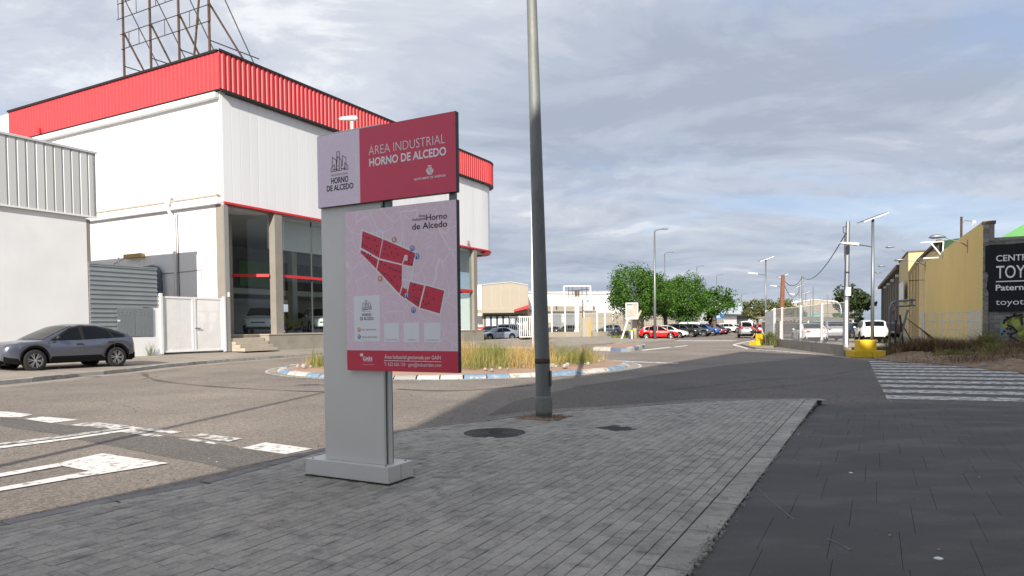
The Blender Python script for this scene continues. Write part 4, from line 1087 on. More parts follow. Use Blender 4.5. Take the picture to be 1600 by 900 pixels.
bx('side_window', -7.2, -5.6, -.05, -.002, 2.4, 4.5, MT['interior_dk'])
bx('alarm_beacon', -17.2, -16.95, -fo - .2, -fo - .05, 14.6, 14.95, MT['red_trim'], bev=.03)
# rusty sign lattice on the roof
lat = thing('roof_sign_frame', 'rusty empty sign lattice standing on the showroom roof', 'sign frame', fr((D.x, D.y, 0), 0, 1.5, 14.9), RZ)
LT = 9.6; pas = [-10.8, -8.1, -5.4, -2.7]
for a_ in pas:
    b = MB(); b.path([(a_, 0, 0), (a_ - .02, 0, LT)], .075, 8); b.build('post', MT['rust'], lat)
for a_ in pas:
    b = MB(); b.path([(a_ + .02, 0, 5.7), (a_ + 2.0 if a_ > -3 else a_ + .9, 2.9, .0)], .06, 6); b.build('strut', MT['rust'], lat)
    b = MB(); b.path([(a_ + .02, 0, 8.0), (a_ + 1.0, 4.2, 0)], .035, 5); b.build('brace', MT['iron'], lat)
    b = MB(); b.path([(a_, 0, 3.55), (a_ + .25, 3.4, 3.55)], .035, 5); b.build('tie', MT['iron'], lat)
b = MB(); b.path([(-4.3, .1, 2.4), (-3.2, .05, 8.6)], .07, 6); b.build('strut', MT['rust'], lat)
for z, x0, x1 in ((4.6, -10.9, -2.45), (5.55, -11.0, -2.45), (6.55, -11.3, -2.6), (7.5, -11.2, -5.0), (7.95, -11.25, -9.6), (8.7, -11.2, -2.4), (9.4, -11, -2.6)):
    b = MB(); b.path([(x0, -.09, z), (x1, -.09, z)], .028, 5); b.build('rail', MT['iron'], lat)
for x, z0, z1 in ((-10.1, 4.6, 5.55), (-9.1, 4.6, 5.55), (-6.6, 4.6, 5.55), (-4.3, 4.6, 5.55), (-3.5, 4.6, 5.55), (-2.48, 4.6, 5.55), (-9.3, 6.55, 7.9), (-7.4, 6.55, 8.7), (-6.5, 6.55, 8.7), (-11.15, 6.6, 8.7), (-10.3, 7.5, 7.95)):
    b = MB(); b.path([(x, -.09, z0), (x, -.09, z1)], .022, 5); b.build('upright', MT['iron'], lat)

# ================================================================== LEFT WAREHOUSE
lw = thing('warehouse', 'white stucco warehouse with grey ribbed metal cladding above', 'building', (D.x, D.y, 0), RZ)
def lx(*a_, **k): return bx(*a_, parent=lw, **k)
lx('wall', -18, -.02, -34, -7.42, .2, 6.72, MT['white'])
lx('corner_pier', -.6, -.03, -7.415, -7.25, .2, 6.66, MT['beige'])
lx('upper_wall', -18, -.0, -34, -7.15, 6.85, 9.62, MT['dk_sheet'])
rp_ = random.Random(8); uu = -7.0; pt = .365
while uu > -24:
    b = MB(); u1, u0 = uu, uu - pt + .004
    pf = [(0.004, u0), (.06, u0), (.06, u0 + .035), (.10, u0 + .06), (.10, u1 - .03), (.06, u1), (.004, u1)]
    b.prism(pf, 6.80, 9.66, tint=rp_.uniform(.93, 1.05)); b.build('cladding_panel', MT['grey_sheet'], lw, tint=True); uu -= pt
lx('cladding_return', -18, .1, -7.148, -7.0, 6.80, 9.66, MT['grey_sheet'], bev=.01)
lx('coping', -18, .16, -34, -6.95, 9.665, 9.76, MT['grey_sheet'])
lx('drip_edge', -.02, .125, -34, -6.98, 6.73, 6.797, MT['white_paint'])
lx('orange_pipe', -1.0, -.85, -7.24, -7.1, .3, 5.6, MT['tan_metal'])
# sheet metal screen, cabinet and low wall
scr = thing('metal_screen', 'grey ribbed metal screen above the low white wall', 'screen', (D.x, D.y, 0), RZ)
def slat(z0, z1, u0, u1):
    b = MB(); h = z1 - z0
    pf = [(-.06, z0), (.0, z0), (.0, z0 + h * .55), (.045, z0 + h * .68), (.045, z0 + h * .88), (0, z1 - .004), (-.06, z1 - .004)]
    vs = [(x, u0, z) for x, z in pf] + [(x, u1, z) for x, z in pf]; n = len(pf)
    b.add(vs, [tuple(range(n)), tuple(range(n, 2 * n))] + [(i, (i + 1) % n, n + (i + 1) % n, n + i) for i in range(n)])
    b.build('slat', MT['dk_sheet'], scr)
zz = 2.70; nS = 9
for i in range(nS): slat(zz + i * (4.62 - zz) / nS, zz + (i + 1) * (4.62 - zz) / nS, -7.38, -4.05)
for i in range(7): slat(1.24 + i * .207, 1.24 + (i + 1) * .207, -7.38, -6.19)
b = MB(); b.box(-.08, .05, -7.39, -4.04, 4.622, 4.68); b.build('cap', MT['dk_sheet'], scr)
for uu in (-5.9, -4.7):
    b = MB(); b.path([(-.12, uu, 4.3), (-.12, uu, 5.05)], .025, 5); b.build('rod', MT['galv'], scr)
cab = thing('meter_cabinet', 'two door grey meter cabinet set on the low white wall', 'cabinet', (D.x, D.y, 0), RZ)
b = MB(); b.box(-.3, .0, -6.17, -4.30, 1.25, 2.66); b.build('case', MT['dk_sheet'], cab)
for u0, u1 in ((-6.15, -5.25), (-5.23, -4.32)):
    b = MB(); b.box(.002, .035, u0, u1, 1.28, 2.63); dr_ = b.build('door', MT['cabinet'], cab, bevel=.006)
    b = MB()
    for zz in (1.42, 2.3):
        for k in range(3):
            for j in range(3): b.box(.036, .045, u0 + .16 + k * .2, u0 + .27 + k * .2, zz + j * .07, zz + j * .07 + .03)
    b.build('vents', MT['dk_sheet'], dr_)
b = MB(); b.box(.036, .05, -6.12, -6.0, 2.0, 2.08); b.build('handle', MT['white_paint'], cab)
gw = thing('garden_wall', 'low white rendered wall below the meter cabinet', 'wall', (D.x, D.y, 0), RZ)
b = MB(); b.box(-.35, .0, -7.41, -3.97, .2, 1.238); b.build('wall', MT['white'], gw)
b = MB(); b.box(-.35, -.02, -4.29, -3.97, 1.24, 3.3); b.build('pier', MT['white'], gw)
gate = thing('double_gate', 'white double leaf metal gate beside the showroom corner', 'gate', (D.x, D.y, 0), RZ)
def gbox(name, u0, u1, z0, z1, a0=-.06, a1=.0, parent=gate, m='white_paint'):
    b = MB(); b.box(a0, a1, u0, u1, z0, z1); return b.build(name, MT[m], parent, bevel=.004)
gbox('post', -3.95, -3.80, .35, 3.42, -.1, .06); gbox('post', -.16, -.03, .35, 3.36, -.1, .06)
for u0, u1 in ((-3.78, -2.0), (-1.97, -.18)):
    lf = thing('leaf', None, None, (0, 0, 0)); lf.parent = gate
    del_ = [k for k in ('label', 'category') if k in lf]
    for (p0, p1, q0, q1) in ((u0, u0 + .10, .42, 3.28), (u1 - .10, u1, .42, 3.28), (u0 + .10, u1 - .10, 3.18, 3.28), (u0 + .10, u1 - .10, .42, .52)):
        gbox('frame', p0, p1, q0, q1, parent=lf)
    b = MB(); uu = u0 + .12
    while uu < u1 - .12: b.box(-.045, -.03, uu, uu + .030, .52, 3.18); uu += .045
    for zz in (1.2, 1.9, 2.5): b.box(-.052, -.046, u0 + .1, u1 - .1, zz, zz + .05)
    b.build('bars', MT['white_paint'], lf, kind='stuff')
b = MB(); b.box(.002, .05, -1.95, -1.65, 1.62, 1.67); b.build('handle', MT['galv'], gate)
# weeds at the wall foot
def weed(pos, n, h, spread, m, name, label, seed, cat='plant', w=.012):
    r_ = random.Random(seed); b = MB()
    for _ in range(n): blade(b, (pos[0] + r_.gauss(0, spread), pos[1] + r_.gauss(0, spread), pos[2]), h * r_.uniform(.4, 1.1), (r_.uniform(0, 6.28), r_.uniform(.1, .7)), w * r_.uniform(.6, 1.6), r_.random())
    t = thing(name, label, cat, (0, 0, 0)); t.location = pos
    for i, v in enumerate(b.v): b.v[i] = (v[0] - pos[0], v[1] - pos[1], v[2] - pos[2])
    b.build('stems', m, t, fix=False, tint=True); return t
weed(FD(.15, -6.0, .3), 60, .32, .10, MT['leaf2'], 'weed', 'small green weed at the white wall foot behind the parked car', 1)
weed(FD(.12, -4.6, .32), 40, .75, .10, MT['leaf2'], 'weed', 'spindly tall weed at the white wall foot beside the gate', 2, w=.008)

# ================================================================== THE BLOCK BEHIND THE CAMERA (its shade lies on the pavement)
HB = 18.0; sh = HB / math.tan(SUN_EL); SH = Vector((-SUN_AZ.x, -SUN_AZ.y)) * sh / SUN_AZ.length
fp = [Vector(p) - SH for p in ((-.62, 16.9), (4.3, 24.2), (13.0, 38.3), (16.3, 31.5), (20.0, 41), (34, 50))]
foot = [(p.x, p.y) for p in fp] + [(40, -30), (6, -60), (-9, -45)]
sl2 = thing('street_lamp', 'street lamp post outside the view whose thin shadow crosses the near road', 'street lamp', (-7.75, -2.2, 0))
b = MB(); b.path([(0, 0, 0), (0, 0, 5), (0, 0, 10.6)], [.11, .09, .06], 10); b.build('mast', MT['galv'], sl2, smooth=True)
b = MB(); b.path([(0, 0, 10.5), (-.3, .1, 10.75), (-1.2, .3, 10.85)], .04, 7); b.build('arm', MT['galv'], sl2)
b = MB(); b.box(-1.7, -1.1, .2, .42, 10.78, 10.92); b.build('lamp_head', MT['galv'], sl2, bevel=.04)
blk = thing('industrial_block', 'plain pale industrial block shading the near pavement', 'building', (0, 0, 0))
b = MB(); b.prism(foot, -.01, HB); b.build('walls', MT['white'], blk)
b = MB(); b.prism([(x * 1.0, y) for x, y in foot], HB + .003, HB + .2); b.build('roof', MT['asph_roof'], blk)
H2 = 4.5; sh2 = H2 / math.tan(SUN_EL); S2 = Vector((-SUN_AZ.x, -SUN_AZ.y)) * sh2 / SUN_AZ.length
q0, q1 = Vector((G(481, 709).x, G(481, 709).y)) + Vector((.5, .8)), Vector((G(0, 817).x, G(0, 817).y))
q1 = q1 + (q1 - q0) * 4
w0, w1 = q0 - S2, q1 - S2
nn = Vector(((w1 - w0).y, -(w1 - w0).x)).normalized(); nn = nn if nn.x > 0 else -nn
lowb = thing('low_annex', 'low pale annex beside the industrial block behind the pavement', 'building', (0, 0, 0))
b = MB(); b.prism([(w0.x, w0.y), (w1.x, w1.y), ((w1 + nn * 6).x, (w1 + nn * 6).y), ((w0 + nn * 3.0).x, (w0 + nn * 3.0).y)], -.01, H2); b.build('walls', MT['white'], lowb)
b = MB(); b.prism([(w0.x, w0.y), (w1.x, w1.y), ((w1 + nn * 6).x, (w1 + nn * 6).y), ((w0 + nn * 3.0).x, (w0 + nn * 3.0).y)], H2 + .003, H2 + .15); b.build('roof', MT['asph_roof'], lowb)
print('low annex', w0, w1, 'block', fp[:3])
# ================================================================== VEHICLES
def interp(pts, x):
    if x <= pts[0][0]: return pts[0][1]
    for (a_, b_), (c_, d_) in zip(pts, pts[1:]):
        if x <= c_: t = (x - a_) / (c_ - a_ + 1e-9); return b_ + (d_ - b_) * t
    return pts[-1][1]
STY = {
 'crossover': dict(L=4.36, W=1.80, wb=2.67, fo=.87, wr=.355, sill=.27, zt=[(-2.18, .62), (-2.15, .88), (-2.05, 1.03), (-1.7, 1.06), (-1.0, 1.02), (0, .98), (.9, .985), (1.2, .975), (1.7, .94), (2.0, .88), (2.13, .76), (2.18, .5)],
    cab=[(1.12, .95), (.60, 1.22), (.18, 1.41), (-.2, 1.50), (-.7, 1.50), (-1.25, 1.36), (-1.7, 1.19), (-2.04, 1.04)], win=[[(.72, 1.0), (.16, 1.36), (-.12, 1.42), (-.16, 1.0)], [(-.28, 1.0), (-.25, 1.43), (-.72, 1.42), (-1.08, 1.30), (-1.22, 1.04)], [(-1.30, 1.06), (-1.18, 1.27), (-1.62, 1.12), (-1.62, 1.08)]]),
 'hatch': dict(L=4.05, W=1.74, wb=2.52, fo=.83, wr=.31, sill=.22, zt=[(-2.02, .5), (-2.0, .8), (-1.9, .98), (-1.2, .97), (0, .93), (.8, .91), (1.1, .90), (1.6, .82), (1.9, .72), (2.0, .6), (2.02, .45)],
    cab=[(1.15, .89), (.55, 1.2), (.2, 1.36), (-.3, 1.45), (-1.0, 1.43), (-1.5, 1.33), (-1.72, 1.2), (-1.93, .97)], win=[[(.80, .95), (.2, 1.31), (-.1, 1.37), (-.12, .95)], [(-.22, .95), (-.2, 1.38), (-.9, 1.36), (-1.05, .98)], [(-1.12, .99), (-.98, 1.35), (-1.35, 1.28), (-1.5, 1.05)]]),
 'suv': dict(L=4.30, W=1.83, wb=2.62, fo=.86, wr=.35, sill=.30, zt=[(-2.15, .55), (-2.13, .9), (-2.05, 1.06), (-1.2, 1.05), (0, 1.03), (.9, 1.02), (1.2, 1.0), (1.75, .95), (2.03, .86), (2.12, .7), (2.15, .5)],
    cab=[(1.15, 1.0), (.65, 1.33), (.35, 1.50), (-.2, 1.60), (-1.1, 1.60), (-1.75, 1.52), (-1.92, 1.35), (-2.07, 1.06)], win=[[(.82, 1.07), (.32, 1.44), (-.05, 1.51), (-.08, 1.07)], [(-.18, 1.07), (-.15, 1.52), (-.95, 1.51), (-1.02, 1.09)], [(-1.10, 1.10), (-1.05, 1.50), (-1.58, 1.44), (-1.72, 1.16)]]),
 'sedan': dict(L=4.60, W=1.80, wb=2.70, fo=.88, wr=.33, sill=.2, zt=[(-2.3, .45), (-2.28, .75), (-2.2, .98), (-1.6, 1.0), (-1.0, .96), (0, .92), (.8, .91), (1.1, .90), (1.8, .80), (2.15, .70), (2.27, .58), (2.3, .42)],
    cab=[(1.1, .89), (.5, 1.22), (.2, 1.35), (-.3, 1.42), (-.9, 1.38), (-1.35, 1.22), (-1.75, 1.0)], win=[[(.72, .95), (.2, 1.28), (-.12, 1.34), (-.14, .95)], [(-.24, .95), (-.22, 1.34), (-.75, 1.31), (-1.05, 1.14), (-1.12, .98)]]),
 'van': dict(L=4.40, W=1.83, wb=2.75, fo=.88, wr=.32, sill=.24, zt=[(-2.2, .5), (-2.18, .8), (-2.14, 1.05), (-1.2, 1.05), (0, 1.05), (.9, 1.04), (1.3, 1.03), (1.85, .92), (2.1, .78), (2.17, .6), (2.2, .45)],
    cab=[(1.35, 1.02), (.85, 1.45), (.5, 1.72), (.1, 1.82), (-1.4, 1.83), (-2.05, 1.78), (-2.12, 1.5), (-2.15, 1.05)], win=[[(1.0, 1.09), (.5, 1.62), (.08, 1.66), (.02, 1.09)], [(-.1, 1.1), (-.08, 1.66), (-.95, 1.66), (-.98, 1.1)], [(-1.08, 1.1), (-1.05, 1.66), (-1.85, 1.64), (-1.95, 1.12)]]),
}
_pm = {}
def paint(name, col, metal=.0, rough=.28):
    if name not in _pm: _pm[name] = mat('car_paint_' + name, col, rough, .02, .5, metal=metal, coat=.5)
    return _pm[name]
MT['darkglass'] = mat('tinted_car_window', (.004, .006, .009), .05, .02, spec=.25)
MT['wheelwell'] = MT['cladding']
def sharp(o, deg=32):
    me = o.data; me.polygons.foreach_set('use_smooth', [True] * len(me.polygons)); me.set_sharp_from_angle(angle=R_(deg)); return o
_wheel = {}
def make_car(name, style, pm, label, cat='car', group=None, detail=1, panel_van=False, spokes=5):
    S = STY[style]; Lh = S['L'] / 2; Wh = S['W'] / 2; wr = S['wr']
    xf = Lh - S['fo']; xr = xf - S['wb']; ra = wr + .075
    t = thing(name, label, cat, (0, 0, 0), 0, group)
    def zb(x):
        z = S['sill']
        e = abs(x) / Lh
        if e > .9: z += (e - .9) * 1.2
        for xw in (xf, xr):
            d = abs(x - xw)
            if d < ra: z = max(z, wr + math.sqrt(ra * ra - d * d) - .005)
        return z
    def hw(x):
        e = abs(x) / Lh; w = 1 - .03 * e ** 2
        if e > .78: w -= .30 * ((e - .78) / .22) ** 2.4
        return Wh * w
    xs = set([-Lh, -Lh + .015, -Lh + .05, -Lh + .12, Lh - .12, Lh - .05, Lh - .015, Lh])
    k = -Lh + .2
    while k < Lh - .15: xs.add(round(k, 3)); k += .2
    for xw in (xf, xr):
        for i in range(13): xs.add(round(xw + ra * math.cos(math.pi * i / 12) * .999, 3))
        xs.add(round(xw - ra - .004, 3)); xs.add(round(xw + ra + .004, 3))
    xs = sorted(xs)
    fr_ = [(0, .945), (.10, .975), (.32, .992), (.55, 1.0), (.66, 1.006), (.78, .99), (.92, .965), (1, .925)]
    tp_ = [-.66, -.33, 0, .33, .66]
    b = MB(); ring = []
    for x in xs:
        zl, zh, w = zb(x), interp(S['zt'], x), hw(x); zl = min(zl, zh - .04)
        r = [(x, -w * f2, zl + (zh - zl) * f) for f, f2 in fr_] + [(x, w * q, zh + .028 * (1 - q * q)) for q in tp_] + [(x, w * f2, zl + (zh - zl) * f) for f, f2 in fr_[::-1]]
        ring.append(len(b.v)); b.v += r
    m_ = len(r)
    for i in range(len(xs) - 1):
        for j in range(m_ - 1):
            b.f.append((ring[i] + j, ring[i + 1] + j, ring[i + 1] + j + 1, ring[i] + j + 1)); b.m.append(0); b.t.append(1)
    for i in (0, len(xs) - 1):
        b.f.append(tuple(ring[i] + j for j in range(m_))); b.m.append(0); b.t.append(1)
    body = sharp(b.build('body', pm, t), 40)
    # lower cladding following sill and arches
    b = MB()
    for s in (-1, 1):
        rows = []
        for x in xs[2:-2]:
            zl, zh, w = zb(x), interp(S['zt'], x), hw(x); h = .06 if detail < 2 else .075
            if abs(x) / Lh > .8: h = .17
            elif not any(abs(x - xw) < ra + .06 for xw in (xf, xr)): h = .20 if detail > 1 else .09
            rows.append([(x, s * w * .90, zl - .012), (x, s * (w * .975 + .012), zl - .012), (x, s * (w * .992 + .010), zl + h * .7), (x, s * (w * .99 + .001), zl + h)])
        for r0, r1 in zip(rows, rows[1:]): b.add(r0 + r1, [(j, j + 4, j + 5, j + 1) for j in range(3)])
    b.build('sill_cladding', MT['cladding'], t)
    b = MB(); b.box(-Lh + .12, Lh - .12, -Wh + .26, Wh - .26, S['sill'] - .04, .62); b.build('underbody', MT['cladding'], t)
    # cabin
    cab = S['cab']; zb0 = cab[0][1]; yb = Wh * .915; tk = .30 if style != 'van' else .17
    def ys(x, z):
        zbelt = interp(S['zt'], x); return max(.35, min(yb, hw(x) * .93) - tk * max(0, z - zbelt))
    b = MB(); n = len(cab)
    for x, z in cab:
        y = ys(x, z); zz = z
        b.v += [(x, -y, zz - .01), (x, -y * .93, zz + .012), (x, -y * .5, zz + .032), (x, 0, zz + .04), (x, y * .5, zz + .032), (x, y * .93, zz + .012), (x, y, zz - .01)]
    for i in range(n - 1):
        for j in range(6): b.f.append((i * 7 + j, i * 7 + 7 + j, i * 7 + 8 + j, i * 7 + 1 + j)); b.m.append(0); b.t.append(1)
    for s, j in ((-1, 0), (1, 6)):
        o = len(b.v)
        for x, z in cab: b.v.append((x, s * min(yb, hw(x) * .93), interp(S['zt'], x) - .02))
        for i in range(n - 1):
            f = (i * 7 + j, o + i, o + i + 1, i * 7 + 7 + j); b.f.append(f if s < 0 else f[::-1]); b.m.append(0); b.t.append(1)
    sharp(b.build('cabin', pm, t), 28)
    def spt(x, z, s, off):
        y = ys(x, z) + off + .004; return (x, s * y, z)
    for s in (-1, 1):
        allp = [p for w in S['win'] for p in w]
        if not panel_van:
            b = MB(); cx = sum(p[0] for p in allp) / len(allp)
        if detail > 1:
            up = [(.86, .985), (.17, 1.405), (-.18, 1.465), (-.72, 1.46), (-1.22, 1.335), (-1.68, 1.155), (-1.72, 1.075), (-1.2, 1.005), (-.2, .975)]
            b = MB(); o_ = [Vector(spt(x, z, s, -.003)) for x, z in up]
            mid_ = Vector(spt(-.3, 1.2, s, -.003)); b.add([mid_] + o_, [(0, 1 + i, 1 + (i + 1) % len(o_)) for i in range(len(o_))]); b.build('window_trim', MT['black'], t)
        wins = S['win'][:1] if panel_van else S['win']
        for w in wins:
            cx = sum(p[0] for p in w) / len(w); cz = sum(p[1] for p in w) / len(w)
            b = MB(); big_ = [(cx + (x - cx) * 1.0 + (.035 if x > cx else -.035), cz + (z - cz) * 1.0 + (.03 if z > cz else -.03)) for x, z in w]
            b.plate([spt(x, z, s, -.002) for x, z in big_], (0, s, 0), .006); tr_ = b.build('window_trim', MT['black'], t)
            b = MB(); b.plate([spt(x, z, s, .004) for x, z in w], (0, s, 0), .004); b.build('side_window', MT['darkglass'], t)
    # windscreen and rear window
    def screen(nm, pts, f0, f1, wf):
        P0 = Vector((pts[0][0], 0, pts[0][1])); P1 = Vector((pts[-1][0], 0, pts[-1][1])); b = MB(); rows = []
        m2 = 6
        for i in range(m2 + 1):
            f = f0 + (f1 - f0) * i / m2; ln = f * (len(pts) - 1); k_ = min(int(ln), len(pts) - 2); fr2 = ln - k_
            x = pts[k_][0] + (pts[k_ + 1][0] - pts[k_][0]) * fr2; z = pts[k_][1] + (pts[k_ + 1][1] - pts[k_][1]) * fr2
            d = Vector((pts[k_ + 1][0] - pts[k_][0], 0, pts[k_ + 1][1] - pts[k_][1])).normalized(); nn_ = Vector((d.z, 0, -d.x))
            if nn_.z < 0: nn_ = -nn_
            y = ys(x, z) * wf
            rows.append([Vector((x, y * q, z + .012 + .03 * (1 - q * q))) + nn_ * .014 for q in (-1, -.5, 0, .5, 1)])
        for r0, r1 in zip(rows, rows[1:]): b.add(r0 + r1, [(j, j + 1, j + 6, j + 5) for j in range(4)])
        o = b.build(nm, MT['darkglass'], t); o.data.polygons.foreach_set('use_smooth', [True] * len(o.data.polygons))
    screen('windscreen', cab[:4], .06, .80, .93)
    if not panel_van or True: screen('rear_window', cab[-4:][::-1], .10 if style in ('van', 'suv', 'hatch') else .05, .60, .86)
    # wheels
    key = (style, spokes)
    if key not in _wheel:
        ty = MB(); ty.lathe([(wr * .66, -.10), (wr * .9, -.105), (wr, -.075), (wr, .075), (wr * .9, .105), (wr * .66, .10)], 28, axis='y', caps=False)
        rm = MB(); rm.lathe([(wr * .66, -.1), (wr * .70, .09), (wr * .64, .095), (wr * .60, .03)], 28, axis='y', caps=False)
        rm.lathe([(wr * .60, .025), (wr * .60, .03)], 24, axis='y')
        rm.m = [1 if i >= len(rm.f) - 26 else 0 for i in range(len(rm.f))]
        sp = MB()
        for i in range(spokes):
            a_ = 2 * math.pi * i / spokes
            for da in ((-.17, .17) if detail > 1 else (0,)):
                c0 = (math.cos(a_ - da * .2) * wr * .1, .07, math.sin(a_ - da * .2) * wr * .1); c1 = (math.cos(a_ + da + .12) * wr * .63, .088, math.sin(a_ + da + .12) * wr * .63)
                sp.bar(c0, c1, .05 if detail < 2 else .022, .03, up=Vector((0, 1, 0)))
        sp.lathe([(.05, .06), (.05, .1), (.02, .105)], 12, axis='y')
        _wheel[key] = (ty.mesh('tyre', MT['tyre'], True), rm.mesh('rim', [MT['rim'], MT['rim_dk']]), sp.mesh('spokes', MT['rim']))
    for xw in (xf, xr):
        for s in (-1, 1):
            w = bpy.data.objects.new('wheel', None); COL.objects.link(w); w.parent = t; w.location = (xw, s * (Wh - .125), wr); w.rotation_euler = (0, 0, 0 if s > 0 else math.pi)
            for nm, me in zip(('tyre', 'rim', 'spokes'), _wheel[key]):
                o = bpy.data.objects.new(nm, me); COL.objects.link(o); o.parent = w
    # lamps, plates, mirrors, handles, grille
    zt_f = interp(S['zt'], Lh - .12); zt_r = interp(S['zt'], -Lh + .12)
    for s in (-1, 1):
        b = MB(); yw = hw(Lh - .12)
        x0 = Lh - .30
        b.hexa([(x0, s * (hw(x0) * .985 + .006), zt_f - .17), (Lh - .03, s * yw * .72, zt_f - .19), (Lh - .10, s * yw * .5, zt_f - .17), (x0, s * yw * .7, zt_f - .17)],
               [(x0 - .12, s * (hw(x0 - .1) * .955), zt_f - .02), (Lh - .075, s * yw * .74, zt_f - .055), (Lh - .12, s * yw * .5, zt_f - .05), (x0 - .05, s * yw * .7, zt_f - .0)])
        b.build('headlight', MT['lamp'], t)
        b = MB(); x0 = -Lh + .30; yw = hw(-Lh + .1); zz = zt_r - (.04 if style != 'van' else -.25); hz = .16 if style != 'van' else .34
        b.hexa([(x0, s * (hw(x0) * .985 + .008), zz - hz * .8), (-Lh + .005, s * yw * .80, zz - hz), (-Lh + .02, s * yw * .5, zz - hz * .8), (x0, s * yw * .6, zz - hz * .8)],
               [(x0 + .05, s * (hw(x0) * .965 + .006), zz), (-Lh + .045, s * yw * .82, zz - .01), (-Lh + .05, s * yw * .5, zz - .02), (x0, s * yw * .6, zz)])
        b.build('tail_light', MT['tail'], t)
        zbm = interp(S['zt'], S['win'][0][0][0]); xm = S['win'][0][0][0] - .06
        b = MB(); c = Vector((xm, s * (Wh * .93 + .12), zbm + .085)); b.path([c + Vector((.05, 0, 0)), c + Vector((.03, 0, 0)), c - Vector((.04, 0, 0)), c - Vector((.07, 0, 0))], [.03, .075, .08, .05], 8); b.bar((xm, s * Wh * .88, zbm + .04), c, .05, .04)
        b.build('mirror', pm if detail < 2 else MT['black'], t, smooth=True)
        for w in S['win'][:2]:
            xh = min(p[0] for p in w) + .09; zh = interp(S['zt'], xh) - .13
            b = MB(); b.box(xh - .1, xh + .1, s * (hw(xh) * .985) - .012, s * (hw(xh) * .985) + .03, zh - .018, zh + .018); b.build('door_handle', pm if detail < 2 else MT['black'], t, bevel=.006)
            b = MB(); xd = min(p[0] for p in w) - .04
            b.path([(xd, s * (hw(xd) * f2 + .0015), S['sill'] + .12 + (interp(S['zt'], xd) - S['sill'] - .12) * f) for f, f2 in fr_[1:]], .006, 4); b.build('door_gap', MT['black'], t)
    b = MB(); b.box(Lh - .02, Lh + .012, -.26, .26, .42, .53); b.build('number_plate', MT['plate'], t)
    b = MB(); zp = .78 if style in ('hatch', 'suv', 'van', 'crossover') else .62; b.box(-Lh - .012, -Lh + .06, -.26, .26, zp - .055, zp + .055); b.build('number_plate', MT['plate'], t)
    b = MB(); b.hexa([(Lh - .07, -.52, .34), (Lh + .006, -.38, .32), (Lh + .006, .38, .32), (Lh - .07, .52, .34)], [(Lh - .1, -.55, zt_f - .19), (Lh - .025, -.38, zt_f - .15), (Lh - .025, .38, zt_f - .15), (Lh - .1, .55, zt_f - .19)]); b.build('grille', MT['cladding'], t)
    b = MB(); b.hexa([(-Lh + .08, -.72, .28), (-Lh + .08, .72, .28), (-Lh - .012, .55, .28), (-Lh - .012, -.55, .28)], [(-Lh + .08, -.74, .50), (-Lh + .08, .74, .50), (-Lh - .008, .56, .46), (-Lh - .008, -.56, .46)]); b.build('rear_bumper', MT['cladding'], t)
    return t
def place(t, p, yaw_dir, sc=1.0):
    t.location = p; t.rotation_euler = (0, 0, math.atan2(yaw_dir[1], yaw_dir[0])); t.scale = (sc,) * 3; return t
GRP = 'cars parked about the junction'
# the parked crossover at the left edge
c0 = make_car('parked_car', 'crossover', paint('steel_grey', lin(104, 108, 122), .7, .24), 'metallic grey crossover coupe parked half on the pavement by the white warehouse', detail=2, spokes=6)
fw_, rw_ = G(54, 579.5, .15), G(180, 574, .15)
mid = (fw_ + rw_) / 2; mid = mid - Aa * .80
xf0 = STY['crossover']['L'] / 2 - STY['crossover']['fo']; cxm = xf0 - STY['crossover']['wb'] / 2
place(c0, mid + U * cxm + Vector((0, 0, .15 - mid.z)), -U, 1.105)

GS = lambda px, py, z=0: G(px, py, z)
def carat(style, pname, col, px, py, yaw, label, name='parked_car', cat='car', z=0, sc=1.0, metal=0, pv=False, Y=None, grp=GRP, rough=.28):
    t = make_car(name, style, paint(pname, col, metal, rough), label, cat, grp, panel_van=pv)
    p = G(px, py, z) if Y is None else at(px, py, Y)
    p = Vector((p.x, p.y, z)); place(t, p, (math.cos(R_(yaw)), math.sin(R_(yaw))), sc); return t
# row under the trees
carat('hatch', 'red', (.52, .008, .008), 1029, 527, -8, 'bright red hatchback parked side on beneath the round trees', Y=72, sc=1.0)
carat('hatch', 'white', (.78, .78, .77), 1047, 526, -25, 'white hatchback directly behind the bright red hatchback', Y=78)
carat('suv', 'black', (.02, .021, .024), 1066, 525, -28, 'dark grey low car between the white hatchback and the white panel van', Y=82)
carat('van', 'white', (.78, .78, .77), 1066, 524, 175, 'white panel van parked under the round trees', 'parked_van', 'van', Y=88, pv=True)
carat('suv', 'darkgrey', (.06, .065, .072), 1086, 524, -30, 'dark grey car parked between the white van and the blue car', Y=86)
carat('suv', 'blue', (.03, .13, .45), 1099, 524, -25, 'bright blue car parked beside the dark grey car', Y=91, metal=.3)
carat('hatch', 'darkred', (.22, .012, .02), 1111, 523, -30, 'dark red car tucked behind the bright blue car', Y=97)
carat('suv', 'black', (.02, .021, .024), 1118, 523, -35, 'black car at the end of the row beside the dark red car', Y=101)
carat('suv', 'white', (.78, .78, .77), 1138, 521, -2, 'white off-roader parked side on below the blue sign', Y=118)
carat('hatch', 'white', (.78, .78, .77), 1155, 520.5, -40, 'white hatchback nosing out just left of the silver van', Y=124)
carat('van', 'silver_dull', (.22, .23, .24), 1166, 528, 73, 'silver van seen from behind beside the walking person', 'van', 'van', Y=76, metal=.4)
carat('hatch', 'red2', (.42, .02, .03), 1190, 522, 75, 'red hatchback seen from behind just right of the walking person', Y=100)
carat('suv', 'silver', (.42, .44, .46), 1205, 521, 75, 'silver car half hidden by the solar lamp mast', Y=108, metal=.4)
